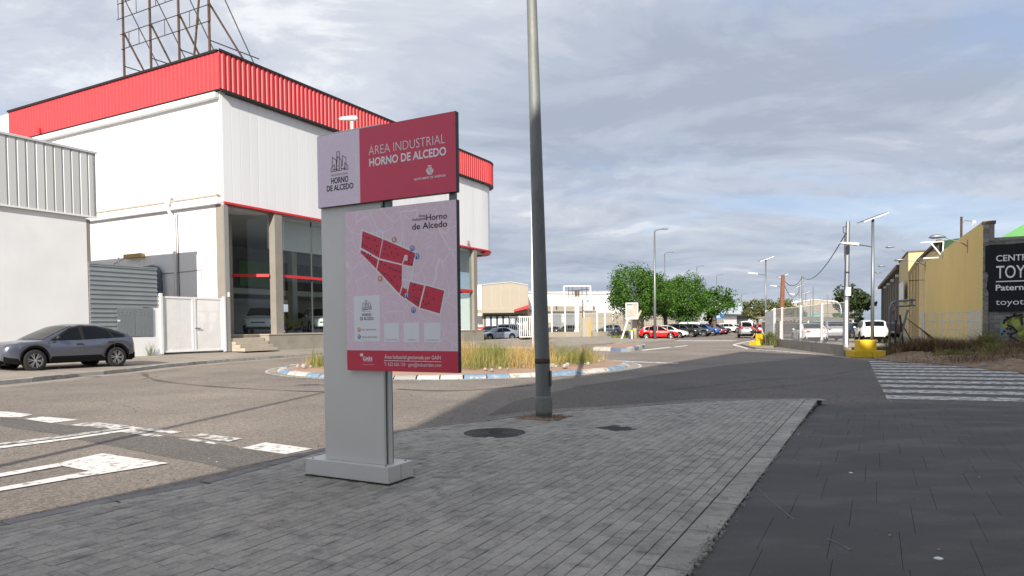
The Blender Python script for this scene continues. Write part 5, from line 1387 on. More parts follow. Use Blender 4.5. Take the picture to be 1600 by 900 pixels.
# beyond the roundabout, left
carat('sedan', 'silverblue', lin(150, 160, 180), 779, 530.5, 205, 'silver blue saloon parked behind the roundabout grass', Y=76, metal=.5)
carat('suv', 'darkgrey', (.06, .065, .072), 766, 522, 240, 'dark car parked behind the silver blue saloon', Y=96)
carat('van', 'white', (.78, .78, .77), 803, 524, -20, 'white van behind the barred gate', 'parked_van', 'van', Y=92)
carat('suv', 'black', (.02, .021, .024), 884, 522, 185, 'black car behind the white mesh fence near the sign pylon', Y=112)
carat('sedan', 'darkgrey', (.06, .065, .072), 862, 522, 190, 'dark grey saloon behind the fence beside the foreground post', Y=114)
carat('suv', 'navycar', (.03, .05, .09), 950, 522, 180, 'dark blue car behind the fence left of the billboard', Y=118)
# inside the fenced lot on the right
carat('sedan', 'white', (.78, .78, .77), 1264, 536.5, 78, 'white saloon seen from behind inside the fenced lot', z=.12, Y=50)
carat('suv', 'silver', (.42, .44, .46), 1297, 533.5, 78, 'silver off-roader seen from behind in the fenced lot', z=.12, Y=55, metal=.5)
carat('suv', 'white', (.78, .78, .77), 1360, 535, 70, 'white off-roader seen from behind, behind the yellow lamp base', z=.12, Y=50)
carat('sedan', 'navycar', (.03, .05, .09), 1331, 529, 30, 'dark blue saloon in the fenced lot behind the grey utility pole', z=.12, Y=64)
carat('hatch', 'white', (.78, .78, .77), 1318, 526, 160, 'white hatchback at the back of the fenced lot under the carport', z=.12, Y=75)
carat('sedan', 'darkgrey', (.06, .065, .072), 1386, 531, 70, 'dark grey saloon by the ochre wall in the fenced lot', z=.12, Y=60)
# showroom cars
def showcar(style, pname, col, a_, u_, yaw, label, metal=0, sc=1.12):
    t = make_car('showroom_car', style, paint(pname, col, metal), label, 'car', 'cars shown inside the showroom')
    place(t, fr((D.x, D.y, 0), a_, u_, Z_F + .002), yaw, sc); return t
showcar('hatch', 'silver', (.42, .44, .46), -5.4, -.0 + 2.2, (Aa * 1.0 + U * .15), 'silver hatchback inside the showroom behind the entrance glass', .4)
showcar('suv', 'white', (.78, .78, .77), -6.0, 7.9, (Aa * .75 - U * .85), 'white off-roader facing out behind the second column of the showroom')
showcar('suv', 'white', (.78, .78, .77), -5.2, 12.6, (Aa * .85 - U * .6), 'white off-roader in the showroom beside the grey sign post edge')
showcar('hatch', 'lime_car', (.32, .48, .06), -9.5, 14.0, (Aa * .9 - U * .4), 'lime green car deep inside the showroom')
# ================================================================== FAR BUILDINGS, FENCES, LAMPS
def face_cam_box(px0, px1, pyt, Y, depth, pyb=None):
    """corner points of an upright box whose front runs between two bearings at a distance"""
    a_, b_ = at(px0, 500, Y), at(px1, 500, Y); zt_ = at((px0 + px1) / 2, pyt, Y).z
    return a_, b_, zt_
def block(name, label, px0, Y0, px1, Y1, pyt, depth, m, base=-.01, roofm='asph_roof', gable=None, cat='building', pyt1=None):
    a_, b_ = at(px0, 500, Y0), at(px1, 500, Y1); a_.z = b_.z = 0
    d = (b_ - a_); L_ = d.length; d.normalize(); n = Vector((-d.y, d.x, 0))
    if n.y < 0: n = -n
    t = thing(name, label, cat, a_, math.atan2(d.y, d.x)); z0 = at(px0, pyt, Y0).z; z1 = at(px1, pyt1 or pyt, Y1).z if pyt1 else z0
    sg = 1 if n.dot(Vector((-d.y, d.x, 0))) > 0 else -1
    b = MB()
    if gable: gp = [(0, base), (L_, base), (L_, z1), (L_ * gable[0], gable[1]), (0, z0)]
    else: gp = [(0, base), (L_, base), (L_, z1), (0, z0)]
    k = len(gp); b.add([(x, 0, z) for x, z in gp] + [(x, sg * depth, z) for x, z in gp], [tuple(range(k)), tuple(range(k, 2 * k))] + [(i, (i + 1) % k, k + (i + 1) % k, k + i) for i in range(k) if i != 0])
    b.build('walls', MT[m], t)
    rf = MB(); rp2 = gp[2:]
    for (x0, q0), (x1, q1) in zip(rp2, rp2[1:]): rf.add([(x0, -.15, q0 + .12), (x1, -.15, q1 + .12), (x1, sg * depth, q1 + .12), (x0, sg * depth, q0 + .12), (x0, -.15, q0 + .004), (x1, -.15, q1 + .004), (x1, sg * depth, q1 + .004), (x0, sg * depth, q0 + .004)], [(0, 1, 2, 3), (4, 5, 6, 7), (0, 1, 5, 4), (1, 2, 6, 5), (2, 3, 7, 6), (3, 0, 4, 7)])
    rf.build('roof', MT[roofm], t)
    t['len'] = L_; return t, L_, z0
def on_front(t, name, x0, x1, z0, z1, m, out=.05, deep=.0):
    b = MB(); b.box(x0, x1, -out, deep - .002, z0, z1); return b.build(name, MT[m], t)
# beige shed behind the roundabout
t, L_, z0 = block('industrial_shed', 'pale beige concrete shed with low gable behind the roundabout', 754, 122, 826, 122, 445.5, 40, 'beige_wall', gable=(.62, at(806, 441, 122).z), pyt1=446)
Lc = L_
for i in range(1, 5): on_front(t, 'panel_joint', L_ * i / 5 - .04, L_ * i / 5 + .04, 5, z0 - .1, 'stone', .02)
on_front(t, 'canopy', -1.5, L_ + .2, 3.9, 4.5, 'beige_wall', 2.0); on_front(t, 'dark_opening', .3, L_ * .9, .2, 3.6, 'interior_dk', .03)
for i in range(7): on_front(t, 'window', .6 + i * 1.1, 1.3 + i * 1.1, 1.6, 3.3, 'pale_blue', .05)
on_front(t, 'red_strip', -1.4, 3.5, 1.0, 1.5, 'red', .08)
t, L_, z0 = block('white_annex', 'narrow white end block beside the pale beige shed', 744, 124, 753.5, 124, 445.5, 30, 'white')
# white warehouse in the middle
t, L_, z0 = block('white_warehouse', 'long white warehouse with beige lower band behind the sign pylon', 825, 138, 962, 148, 457, 60, 'white', pyt1=455)
on_front(t, 'beige_band', 1.0, L_ * .73, 4.6, at(850, 478, 140).z, 'beige_wall', .12)
for f in (.30, .53, .73): on_front(t, 'red_pipe', L_ * f, L_ * f + .25, 4.8, at(850, 478, 140).z, 'rust', .25)
on_front(t, 'dark_strip', 1.0, L_ * .95, 2.2, 4.4, 'grey_sheet', .1); on_front(t, 'lower_wall', .5, L_ * .95, .0, 2.19, 'beige_wall', .14); on_front(t, 'ledge', .5, L_ * .75, 4.45, 4.75, 'beige_wall', .8)
for i in range(6): on_front(t, 'loading_door', 2.4 + i * 3.2, 4.6 + i * 3.2, .05, 3.9, 'dk_sheet', .16)
on_front(t, 'roof_edge', 0, L_, z0 - .2, z0 + .25, 'asph_roof', .2)
b = MB(); p0 = at(803, 487, 118); aw = thing('red_awning', 'red sloping awning on the beige shed', 'awning', p0)
w = at(827, 487, 118) - p0; b.hexa([(0, 0, 0), (w.x, 0, .6), (w.x, 3, .6), (0, 3, 0)], [(0, 0, .35), (w.x, 0, 1.2), (w.x, 3, 1.2), (0, 3, .35)]); b.build('canopy', MT['red_trim'], aw)
b = MB(); b.box(w.x - .3, w.x, 0, .3, -4, .6); b.build('post', MT['rust'], aw)
# far row along the road
t, L_, z0 = block('blue_white_hall', 'pale blue and white hall with a dark doorway behind the grey trees', 1128, 150, 1216, 190, 470, 40, 'white', pyt1=476)
on_front(t, 'upper_band', 0, L_, z0 * .55, z0 - .02, 'pale_blue', .1); on_front(t, 'ledge', 0, L_ * .42, z0 * .52, z0 * .56, 'interior_dk', .8)
on_front(t, 'doorway', L_ * .22, L_ * .40, .2, z0 * .5, 'interior_dk', .06)
for f in (.47, .6, .75): on_front(t, 'window', L_ * f, L_ * f + 2.2, 5.0, 7.2, 'pale_blue', .06)
on_front(t, 'green_sign', L_ * .65, L_ * .72, 3.5, 7.0, 'lime', .12); on_front(t, 'vent', L_ * .16, L_ * .18, z0 * .72, z0 * .9, 'interior_dk', .14)
t, L_, z0 = block('grey_workshop', 'grey and cream workshop glimpsed between the round trees', 1060, 128, 1131, 142, 486, 25, 'beige_wall')
on_front(t, 'grey_part', L_ * .45, L_ * .66, .1, z0 - .1, 'grey_sheet', .1); on_front(t, 'doorway', L_ * .68, L_ * .82, .1, 4.2, 'interior_dk', .1); on_front(t, 'doorway', L_ * .2, L_ * .3, .1, 3.8, 'interior_dk', .1)
bs = thing('blue_sign', 'blue board with white writing among the trees', 'sign', at(1112, 498, 126), .1)
wS = (at(1131, 498, 126) - at(1112, 498, 126)).x; hS = at(1112, 485, 126).z - at(1112, 498, 126).z
b = MB(); b.box(0, wS, 0, .15, 0, hS); bb_ = b.build('board', MT['blue'], bs)
text_on('TALLER', (wS * .42, hS * .55), (wS * .95, hS * .55), hS * .3, MT['white_print'], lambda x, y: (x, -.012, y), .03, parent=bs)
text_on('AUTO', (wS * .42, hS * .12), (wS * .75, hS * .12), hS * .24, MT['white_print'], lambda x, y: (x, -.012, y), .02, parent=bs)
b = MB(); b.box(.2, .35, .16, .3, -4.2, hS); b.build('post', MT['galv'], bs)
t, L_, z0 = block('white_hall', 'low white hall with a rounded roof beyond the fenced lot', 1236, 175, 1312, 175, 474, 30, 'beige_wall', gable=(.5, at(1275, 468, 175).z), roofm='white')
on_front(t, 'green_panel', L_ * .25, L_ * .6, .1, z0 * .62, 'cyan', .1)
t, L_, z0 = block('white_house', 'white wall glimpsed under the grey green trees', 1196, 160, 1232, 160, 500, 20, 'white')
t, L_, z0 = block('pale_shed', 'plain pale shed closing the view behind the white mesh fence', 960, 150, 1062, 155, 494, 25, 'white')

# fences: posts one by one, welded wire panels between
def wire_fence(name, label, pts, h, base_h, post_w, m_post='white_paint', pitch=.11, wire=.012, base_m='concrete', rails=(.25, .5, .75), bars=False, group=None, m_wire=None):
    t = thing(name, label, 'fence', (0, 0, 0), 0, group); o = Vector((pts[0][0], pts[0][1], 0)); t.location = o
    for i, p in enumerate(pts):
        b = MB(); q = Vector((p[0], p[1], 0)) - o; b.box(q.x - post_w / 2, q.x + post_w / 2, q.y - post_w / 2, q.y + post_w / 2, base_h * .8, base_h + h + .06); b.build('post', MT[m_post], t)
    for p, q in zip(pts, pts[1:]):
        p, q = Vector((p[0], p[1], 0)) - o, Vector((q[0], q[1], 0)) - o; l_ = (q - p).length; b = MB(); n = max(2, int(l_ / pitch))
        for i in range(1, n): c = p.lerp(q, i / n); b.bar((c.x, c.y, base_h + .04), (c.x, c.y, base_h + h), wire, wire)
        for r in (.02,) + tuple(rails) + (.98,): b.bar((p.x, p.y, base_h + h * r), (q.x, q.y, base_h + h * r), wire * 1.3, wire * 2)
        b.build('wire_panel', MT[m_wire or m_post], t, kind='stuff')
        if base_h > 0:
            b = MB(); b.bar((p.x, p.y, base_h / 2), (q.x, q.y, base_h / 2), .22, base_h); b.build('base_wall', MT[base_m], t)
    return t
def gline(pxs, Y0, Y1):
    return [at(px, 500, Y0 + (Y1 - Y0) * i / (len(pxs) - 1)) for i, px in enumerate(pxs)]
wire_fence('mesh_fence', 'white mesh fence on a low beige wall beyond the roundabout', gline([838, 862, 883, 912, 933, 945, 958, 975, 990, 1005], 84, 94), 4.0, .75, .15, pitch=.3, wire=.014, base_m='beige_wall', m_wire='galv')
wire_fence('bar_gate', 'tall barred white sliding gate left of the foreground post', gline([796, 812, 830], 80, 82), 2.5, .2, .12, pitch=.28, wire=.07, base_m='concrete', rails=())
wire_fence('bar_fence', 'grey barred fence behind the trees', gline([1006, 1022, 1040, 1060, 1080], 100, 112), 4.2, .3, .12, m_post='galv', pitch=.9, wire=.06, rails=(.5,))
# lot on the right: low wall, posts and mesh
lotp = [G(1210, 541), G(1222, 542.6), G(1251, 546.6), G(1284, 551.3), G(1322, 556.6)]
flat('lot_ground', [(p.x + .1, p.y) for p in lotp[::-1]] + [(lotp[0].x + U.x * 55 + .5, lotp[0].y + U.y * 55), (75, 95), (30, 31), (lotp[4].x + 3, 32.2)], .10, mat('lot_concrete', (.33, .29, .24), .95, .15, .3, bump=.3))
wire_fence('lot_fence', 'white mesh fence on a stained low concrete wall round the car lot', lotp, 2.05, .52, .10, pitch=.13, wire=.011, base_m='concrete')
wire_fence('side_fence', 'short white fence run at the far side of the car lot corner', [lotp[0], lotp[0] + Vector((1.2, 3.5, 0)), lotp[0] + Vector((2.4, 8, 0))], 2.05, .5, .12, pitch=.2, wire=.04)
lw2 = thing('lot_wall', 'stained low concrete wall beside the yellow lamp base', 'wall', (lotp[4].x, lotp[4].y, 0)); b = MB(); e = G(1395, 556) - lotp[4]; b.bar((.1, .1, .2), (e.x, e.y + .6, .2), .2, .4); b.build('wall', MT['concrete'], lw2)
cp = thing('carport', 'low carport with a corrugated roof at the back of the car lot', 'carport', at(1217, 500, 66)); pA, pB = at(1217, 500, 66), at(1335, 500, 78)
dd = pB - pA; zc_ = at(1270, 499.5, 70).z - cp.location.z
b = MB(); n = 40
for i in range(n):
    f0, f1 = i / n, (i + 1) / n; hh = .08 if i % 2 else 0; q = dd * f0; q1 = dd * f1
    b.hexa([(q.x, q.y, zc_ + hh - .12), (q1.x, q1.y, zc_ + hh - .12), (q1.x - .5, q1.y + 5, zc_ + hh + .2), (q.x - .5, q.y + 5, zc_ + hh + .2)], [(q.x, q.y, zc_ + hh), (q1.x, q1.y, zc_ + hh), (q1.x - .5, q1.y + 5, zc_ + hh + .32), (q.x - .5, q.y + 5, zc_ + hh + .32)])
b.build('roof', MT['beige_wall'], cp)
for f in (.02, .35, .68, .98):
    b = MB(); q = dd * f; b.box(q.x - .07, q.x + .07, q.y, q.y + .14, -cp.location.z + .1, zc_ - .1); b.build('post', MT['white_paint'], cp)
b = MB(); q = dd; b.hexa([(0, 4.4, -1.5), (q.x, q.y + 4.4, -1.5), (q.x, q.y + 4.6, -1.5), (0, 4.6, -1.5)], [(0, 4.4, zc_ - .2), (q.x, q.y + 4.4, zc_ - .2), (q.x, q.y + 4.6, zc_ - .2), (0, 4.6, zc_ - .2)]); b.build('back_wall', MT['white'], cp)

# lamps ------------------------------------------------------------
def lamp_mast(name, label, px, pyb, pyt, Y, r=.09, head=True, group='tall lamp masts along the far road', lean=0):
    p = at(px, pyb, Y); z1 = at(px, pyt, Y).z; t = thing(name, label, 'street lamp', (p.x, p.y, 0), 0, group); h = z1
    b = MB(); b.path([(0, 0, 0), (lean * .4, 0, h * .4), (lean, 0, h)], [r, r * .8, r * .5], 8); b.build('mast', MT['white_paint' if Y < 60 else 'galv'], t, smooth=True)
    if head:
        b = MB(); b.path([(lean, 0, h), (lean + .25, -.1, h + .1), (lean + .9, -.3, h + .18)], [.05, .05, .04], 6); b.build('arm', MT['galv'], t)
        b = MB(); b.box(lean + .7, lean + 1.25, -.52, -.2, h + .1, h + .24); b.build('lamp_head', MT['galv'], t, bevel=.04)
    return t
lamp_mast('lamp_mast', 'thin white lamp mast rising behind the roundabout grass', 833, 545, 277, 46, .085, head=False, group=None, lean=.0)
lamp_mast('lamp_mast', 'white lamp mast standing in front of the bright red hatchback', 1023.5, 531, 361, 68, .15, group=None)
lamp_mast('lamp_mast', 'lamp mast rising above the largest round tree', 1039, 524, 396, 100, .12)
lamp_mast('lamp_mast', 'lamp mast rising above the middle round tree', 1089, 521, 417, 125, .13)
lamp_mast('lamp_mast', 'lamp mast rising above the loose tree by the blue sign', 1120, 520, 431, 140, .14)
lamp_mast('lamp_mast', 'faint lamp mast in front of the pale blue hall', 1159, 518, 460, 165, .16)
fl = thing('lamp_mast', 'white floodlight on a stalk seen just above the sign', 'street lamp', (0, 0, 0)); p = at(556, 556, 33.6); fl.location = (p.x, p.y, .15)
hz = at(556, 190, 33.6).z - .15
b = MB(); b.path([(0, 0, 0), (0, 0, hz)], [.09, .06], 8); b.build('mast', MT['white_paint'], fl)
b = MB(); b.path([(-.6, -.1, hz + .10), (-.45, -.1, hz + .12), (0, -.05, hz + .15), (.2, 0, hz + .15), (.28, 0, hz + .11)], [.05, .09, .12, .13, .07], 10); b.build('lamp_head', MT['white_paint'], fl, smooth=True)
def solar(px, pyb, pyt, Y, label, flip=1):
    p = at(px, pyb, Y); h = at(px, pyt, Y).z; t = thing('solar_lamp', label, 'street lamp', (p.x, p.y, 0), 0, 'solar lamp posts along the right kerb')
    b = MB(); b.path([(0, 0, 0), (0, 0, h)], [.085, .06], 10); b.build('mast', MT['galv'], t, smooth=True)
    b = MB(); b.hexa([(-.54, -.28, h - .165), (.53, -.28, h + .225), (.53, .42, h + .225), (-.54, .42, h - .165)], [(-.545, -.27, h - .145), (.525, -.27, h + .245), (.525, .41, h + .245), (-.545, .41, h - .145)]); b.build('solar_panel', MT['panel_pv'], t)
    b = MB(); b.hexa([(-.55, -.30, h - .225), (.55, -.30, h + .175), (.55, .44, h + .175), (-.55, .44, h - .225)], [(-.55, -.30, h - .17), (.55, -.30, h + .23), (.55, .44, h + .23), (-.55, .44, h - .17)]); b.build('panel_frame', MT['white_paint'], t)
    b = MB(); b.path([(0, 0, h - 1.3), (-.8, 0, h - 1.18)], .035, 6); b.build('arm', MT['galv'], t)
    b = MB(); b.hexa([(-1.5, -.12, h - 1.14), (-.7, -.14, h - 1.24), (-.7, .14, h - 1.24), (-1.5, .12, h - 1.14)], [(-1.5, -.12, h - 1.08), (-.7, -.14, h - 1.13), (-.7, .14, h - 1.13), (-1.5, .12, h - 1.08)]); b.build('lamp_head', MT['white_paint'], t)
    return t, p
solar(1363, 548, 341, 31.4, 'solar lamp on the large stepped yellow base')
solar(1196.5, 533, 405, 56, 'solar lamp beside the far small yellow base')
solar(1222.5, 526, 431, 80, 'solar lamp beside the brown wooden pole')
solar(1248.5, 523, 447, 100, 'solar lamp left of the tall grey pole in the car lot')
solar(1259, 522, 457, 120, 'solar lamp right of the tall grey pole in the car lot')
solar(1266, 521, 466, 140, 'farthest solar lamp of the row')
p = G(1362, 558.5); yb_ = thing('stepped_plinth', 'large stepped yellow concrete lamp base', 'base', (p.x, p.y + .55, 0), RZ + .35)
b = MB(); b.box(-.68, .68, -.55, .55, 0, .30); b.build('lower_step', MT['yellow'], yb_, bevel=.02)
b = MB(); b.box(-.36, .36, -.36, .36, .302, .78); b.build('upper_step', MT['yellow'], yb_, bevel=.02)
p = G(1189, 541.5); yb2 = thing('stepped_plinth', 'small stepped yellow concrete base by the far low wall', 'base', (p.x, p.y + .4, 0), .3)
b = MB(); b.box(-.5, .4, -.4, .4, 0, .38); b.build('lower_step', MT['yellow'], yb2, bevel=.02)
b = MB(); b.box(-.05, .35, -.3, .3, .382, .85); b.build('upper_step', MT['yellow'], yb2, bevel=.02)
weed((G(1203, 542).x, G(1203, 542).y, .05), 420, 1.0, .17, MT['leaf2'], 'weed', 'rusty green bush beside the small yellow base', 7, w=.03)
# utility poles and wires
def upole(px, pyb, pyt, Y, m, label, r=.11, lean=.0, name='utility_pole', n=8):
    p = at(px, pyb, Y); p.z = 0; h = at(px, pyt, Y).z; t = thing(name, label, 'pole', p); b = MB(); b.path([(0, 0, 0), (lean * .5, 0, h * .5), (lean, 0, h)], [r, r * .85, r * .65], n); b.build('shaft', MT[m], t); return t, p + Vector((lean, 0, h))
t1, T1 = upole(1321, 556, 346, 33.6, 'galv', 'tall grey steel utility pole at the low wall corner', .15, .1)
b = MB(); b.box(-.09, .16, -.2, -.1, 2.9, 3.3); b.build('junction_box', MT['white_paint'], t1)
b = MB(); b.path([(-.1, -.12, T1.z - .6), (-.15, -.16, T1.z - 1.5), (-.08, -.16, T1.z - 2.5), (-.1, -.16, 3.2)], .02, 5); b.build('cable', MT['iron'], t1)
b = MB(); b.path([(.0, -.1, T1.z - .25), (-.2, -.15, T1.z - .3), (-.2, -.15, T1.z - .55), (0, -.1, T1.z - .6)], .02, 5); b.build('hook', MT['iron'], t1)
t2, T2 = upole(1220.5, 528, 430, 70, 'wood', 'brown wooden utility pole left of the car lot', .30, .18)
t3, T3 = upole(1253.5, 523, 430, 88, 'galv', 'tall thin grey pole in the car lot', .15)
t4, T4 = upole(1270.5, 521, 448, 125, 'oldpole', 'far thin dark pole right of the solar lamps', .14)
t5, T5 = upole(1293, 520, 461, 150, 'oldpole', 'farthest thin pole before the bare tree', .14)
def wire(a_, b_, sag, label, r=.03):
    n = 16; pts = [a_.lerp(b_, i / n) - ZU * (4 * sag * (i / n) * (1 - i / n)) for i in range(n + 1)]; o = a_
    b = MB(); b.path([p - o for p in pts], r, 5); ob = b.build('overhead_cable', MT['black']); ob.location = o; tag(ob, label, 'cable'); return ob
wire(T1 - ZU * .4, T3 - ZU * .2, 1.15, 'overhead cable from the steel pole to the thin pole', .03)
wire(T3 - ZU * .2, T2 - ZU * .4, .9, 'overhead cable from the thin pole to the brown pole', .035)
wire(T2 - ZU * .6, at(1248, 455, 92), 1.2, 'slack low cable hanging from the brown pole', .03)
wl = thing('curved_lamp', 'white curved neck lamp in front of the pine', 'street lamp', at(1314, 522, 100)); wl.location.z = 0
hh = at(1314, 470, 100).z; b = MB(); b.path([(0, 0, 0), (0, 0, hh - 1.2), (-.15, 0, hh - .6), (-.6, 0, hh - .15), (-1.2, 0, hh)], .09, 7); b.build('mast', MT['white_paint'], wl, smooth=True)
b = MB(); b.box(-2.0, -1.1, -.15, .15, hh - .08, hh + .08); b.build('lamp_head', MT['white_paint'], wl, bevel=.03)

# sign pylon, hanging sign, billboard, bin ---------------------------
Yp = 88; p = at(902, 529, Yp); py_ = thing('sign_pylon', 'white round pylon topped by an empty white sign frame', 'pylon', (p.x, p.y, 0)); k_ = Yp / FPX
zt_ = at(902, 447, Yp).z; zm = at(902, 464, Yp).z
b = MB(); b.path([(0, 0, 0), (0, 0, zm)], 4.0 * k_, 16); b.build('column', MT['white_paint'], py_, smooth=True)
b = MB(); b.box(-5.0 * k_, 3 * k_, -5 * k_, 0, 0, 12 * k_); b.build('base_box', MT['white_paint'], py_, bevel=.03)
for x in (-2.5, 0, 2.8):
    b = MB(); b.path([(x * k_, 0, zm), (x * k_, 0, zt_ - .5)], .09, 6); b.build('stub', MT['rust'], py_)
x0, x1 = -20.5 * k_, 21 * k_
for (q0, q1) in (((x0, zt_), (x1, zt_)), ((x0, zt_), (x0, zm - .3)), ((x1, zt_), (x1, zm - .2)), ((x0, zm - .3), (-5 * k_, zm - .3))):
    b = MB(); b.bar((q0[0], 0, q0[1]), (q1[0], 0, q1[1]), .16, .16); b.build('frame_bar', MT['white_paint'], py_)
for x in (-13, -6.5, 8, 15):
    b = MB(); b.bar((x * k_, .05, zt_ - .1), (x * k_, .05, zm - .2), .07, .07); b.build('frame_strut', MT['iron'], py_)
b = MB(); b.bar((-12 * k_, .05, zt_ - .62), (18 * k_, .05, zt_ - .45), .1, .1); b.build('frame_strut', MT['rust'], py_)
Ys = 87; p = at(911, 529, Ys); hs_ = thing('dealer_sign', 'white board with blue oval and arrow on a rusty pole', 'sign', (p.x, p.y, 0)); k_ = Ys / FPX
zt2, zb2 = at(918, 467.5, Ys).z, at(918, 484.5, Ys).z
b = MB(); b.path([(0, 0, 0), (0, 0, zt2)], .07, 6); b.build('pole', MT['rust'], hs_)
b = MB(); b.box(1.2 * k_, 14.5 * k_, -.1, .1, zb2, zt2); b.build('board', MT['white_paint'], hs_)
cx, hz2 = 7.6 * k_, zt2 - zb2
def disc(rx, rz, x, z, m, y, nm, n=20):
    b = MB(); b.add([(x + rx * math.cos(2 * math.pi * i / n), y, z + rz * math.sin(2 * math.pi * i / n)) for i in range(n)], [tuple(range(n))]); return b.build(nm, MT[m], hs_)
disc(2.9 * k_, 1.9 * k_, cx, zt2 - 3.2 * k_, 'blue_print', -.105, 'oval_logo')
text_on('Ford', (cx - 1.9 * k_, zt2 - 3.9 * k_), (cx + 1.9 * k_, zt2 - 3.9 * k_), 1.4 * k_, MT['white_print'], lambda x, y: (x, -.11, y), 0, parent=hs_)
text_on('PALMA', (cx - 5 * k_, zt2 - 8 * k_), (cx + 5 * k_, zt2 - 8 * k_), 2 * k_, MT['grey_print'], lambda x, y: (x, -.106, y), 0, parent=hs_)
b = MB(); z_ = zt2 - 11 * k_; b.add([(cx - 5 * k_, -.107, z_), (cx - 3 * k_, -.107, z_ + 1.6 * k_), (cx - 3 * k_, -.107, z_ + .7 * k_), (cx - 1.4 * k_, -.107, z_ + .7 * k_), (cx - 1.4 * k_, -.107, z_ - .7 * k_), (cx - 3 * k_, -.107, z_ - .7 * k_), (cx - 3 * k_, -.107, z_ - 1.6 * k_)], [tuple(range(7))]); b.build('arrow', MT['blue_print'], hs_)
text_on('AUTO', (cx - 1 * k_, z_ - .8 * k_), (cx + 4.5 * k_, z_ - .8 * k_), 1.7 * k_, MT['blue_print'], lambda x, y: (x, -.106, y), .03, parent=hs_)
for zz in (3.0, 1.4):
    b = MB(); b.box(cx - 5 * k_, cx + 4.6 * k_, -.107, -.104, zb2 + zz * k_, zb2 + (zz + .6) * k_); b.build('small_print', MT['grey_print'], hs_)
bp_ = thing('brick_pier', 'beige pier with a dark slot beside the sign pylon', 'pier', at(921, 528, 86)); bp_.location.z = 0; k_ = 86 / FPX
b = MB(); b.box(-11 * k_, 2 * k_, 0, .5, 0, at(915, 497, 86).z); b.build('wall', MT['beige_wall'], bp_); b = MB(); b.box(-1 * k_, 3.2 * k_, -.06, -.005, 0, at(915, 501, 86).z); b.build('post', MT['tan_metal'], bp_)
Yb = 72; k_ = Yb / FPX; p = at(987.5, 529, Yb); bb = thing('billboard', 'white framed poster board on a post beside the round tree', 'billboard', (p.x, p.y, 0), .0)
zt3, zb3 = at(987, 473, Yb).z, at(987, 499, Yb).z
b = MB(); b.path([(0, 0, 0), (0, 0, zb3)], .07, 8); b.build('post', MT['galv'], bb)
b = MB(); b.box(-9.8 * k_, 9.6 * k_, -.12, .12, zb3, zt3); b.build('frame', MT['white_paint'], bb, bevel=.03)
MT['poster'] = mat('pale_pink_poster', (.46, .35, .32), .5, .3, 1.1, col2=(.22, .09, .09), t2=(.56, .72), s2=1.3)
b = MB(); b.box(-8.6 * k_, 8.2 * k_, -.128, -.121, zb3 + 3 * k_, zt3 - 1 * k_); b.build('poster', MT['poster'], bb)
b = MB(); b.box(-8.5 * k_, 0, -.135, -.129, zt3 - 4 * k_, zt3 - 1.1 * k_); b.build('poster_band', MT['kerb_slate'], bb)
text_on('OFERTA', (.6 * k_, zt3 - 3.2 * k_), (7 * k_, zt3 - 3.2 * k_), 1.6 * k_, MT['kerb_slate'], lambda x, y: (x, -.13, y), .02, parent=bb)
b = MB(); b.bar((-7 * k_, -.3, zb3 + .02), (-7 * k_ - 11.5 * k_, -.8, .0), .12, .12); b.build('brace', MT['white_paint'], bb)
p = at(986.5, 531, 70); bn = thing('litter_bin', 'grey litter bin with a yellow green rim under the poster board', 'bin', (p.x, p.y, 0)); k_ = 70 / FPX
b = MB(); b.path([(0, 0, .08), (0, 0, .5), (0, 0, .95)], [.24, .26, .27], 12); b.build('drum', MT['galv'], bn, smooth=True)
b = MB(); b.lathe([(.28, .9), (.28, 1.02), (.22, 1.02), (.22, .9)], 12, caps=False); b.build('rim', MT['lime'], bn); b = MB(); b.box(-.06, .06, -.3, -.27, .1, .9); b.build('strap', MT['white_paint'], bn)
b = MB(); b.path([(0, .3, 0), (0, .3, 1.2)], .04, 6); b.build('support', MT['galv'], bn)
# far pavement with kerb on the other side
fpv = [G(838, 545), G(905, 541.5), G(960, 537.5), G(1005, 535.5), G(1052, 533), G(1056, 531.8)]
b = MB(); poly = [(p.x, p.y) for p in fpv] + [(fpv[-1].x - 1, 80), (fpv[-1].x + 6, 110), (-25, 105), (-22, 62)]; b.prism(poly, -.01, .13)
b.build('far_pavement', MT['far_pave'], kind='structure')
corn = [G(1180, 545.5), G(1209, 547.5), G(1209, 541), G(1196, 534), G(1180, 533.5), G(1158, 539.5), G(1170, 543)]
b = MB(); b.prism([(p.x, p.y) for p in corn], -.01, .1); b.build('corner_pavement', MT['far_pave'], kind='structure')

# ================================================================== RIGHT HAND SIDE: ochre hall, banner, rubbish
UR = Vector((math.sin(R_(26.2)), math.cos(R_(26.2)), 0)); AR = Vector((UR.y, -UR.x, 0)); RZR = math.atan2(AR.y, AR.x)
E0 = at(1535, 548, 32.0); E0.z = 0
hall = thing('ochre_hall', 'ochre rendered hall with a stepped far end and brown sheeting', 'building', E0, RZR)
def onE(px, py, aoff=0): q = PL(px, py, E0 + AR * aoff, AR) - E0; return q.dot(UR), q.z
u1, zt1 = onE(1446, 411); _, zt0 = onE(1533.5, 347.5); u2, _ = onE(1429, 450); 
def hx(name, a0, a1, v0, v1, z0, z1, m, bev=0):
    b = MB(); b.box(a0, a1, v0, v1, z0, z1); return b.build(name, MT[m], hall, bevel=bev)
b = MB(); b.add([(0, .02, 0), (0, u1, 0), (0, u1, zt1), (0, .02, zt0), (.3, .02, 0), (.3, u1, 0), (.3, u1, zt1), (.3, .02, zt0)], [(0, 1, 2, 3), (4, 5, 6, 7), (0, 1, 5, 4), (1, 2, 6, 5), (2, 3, 7, 6), (3, 0, 4, 7)]); b.build('ochre_wall', MT['yellow_wall'], hall)
zb_, zb1 = onE(1446, 411, .5)[1], onE(1429, 398, .5)[1]
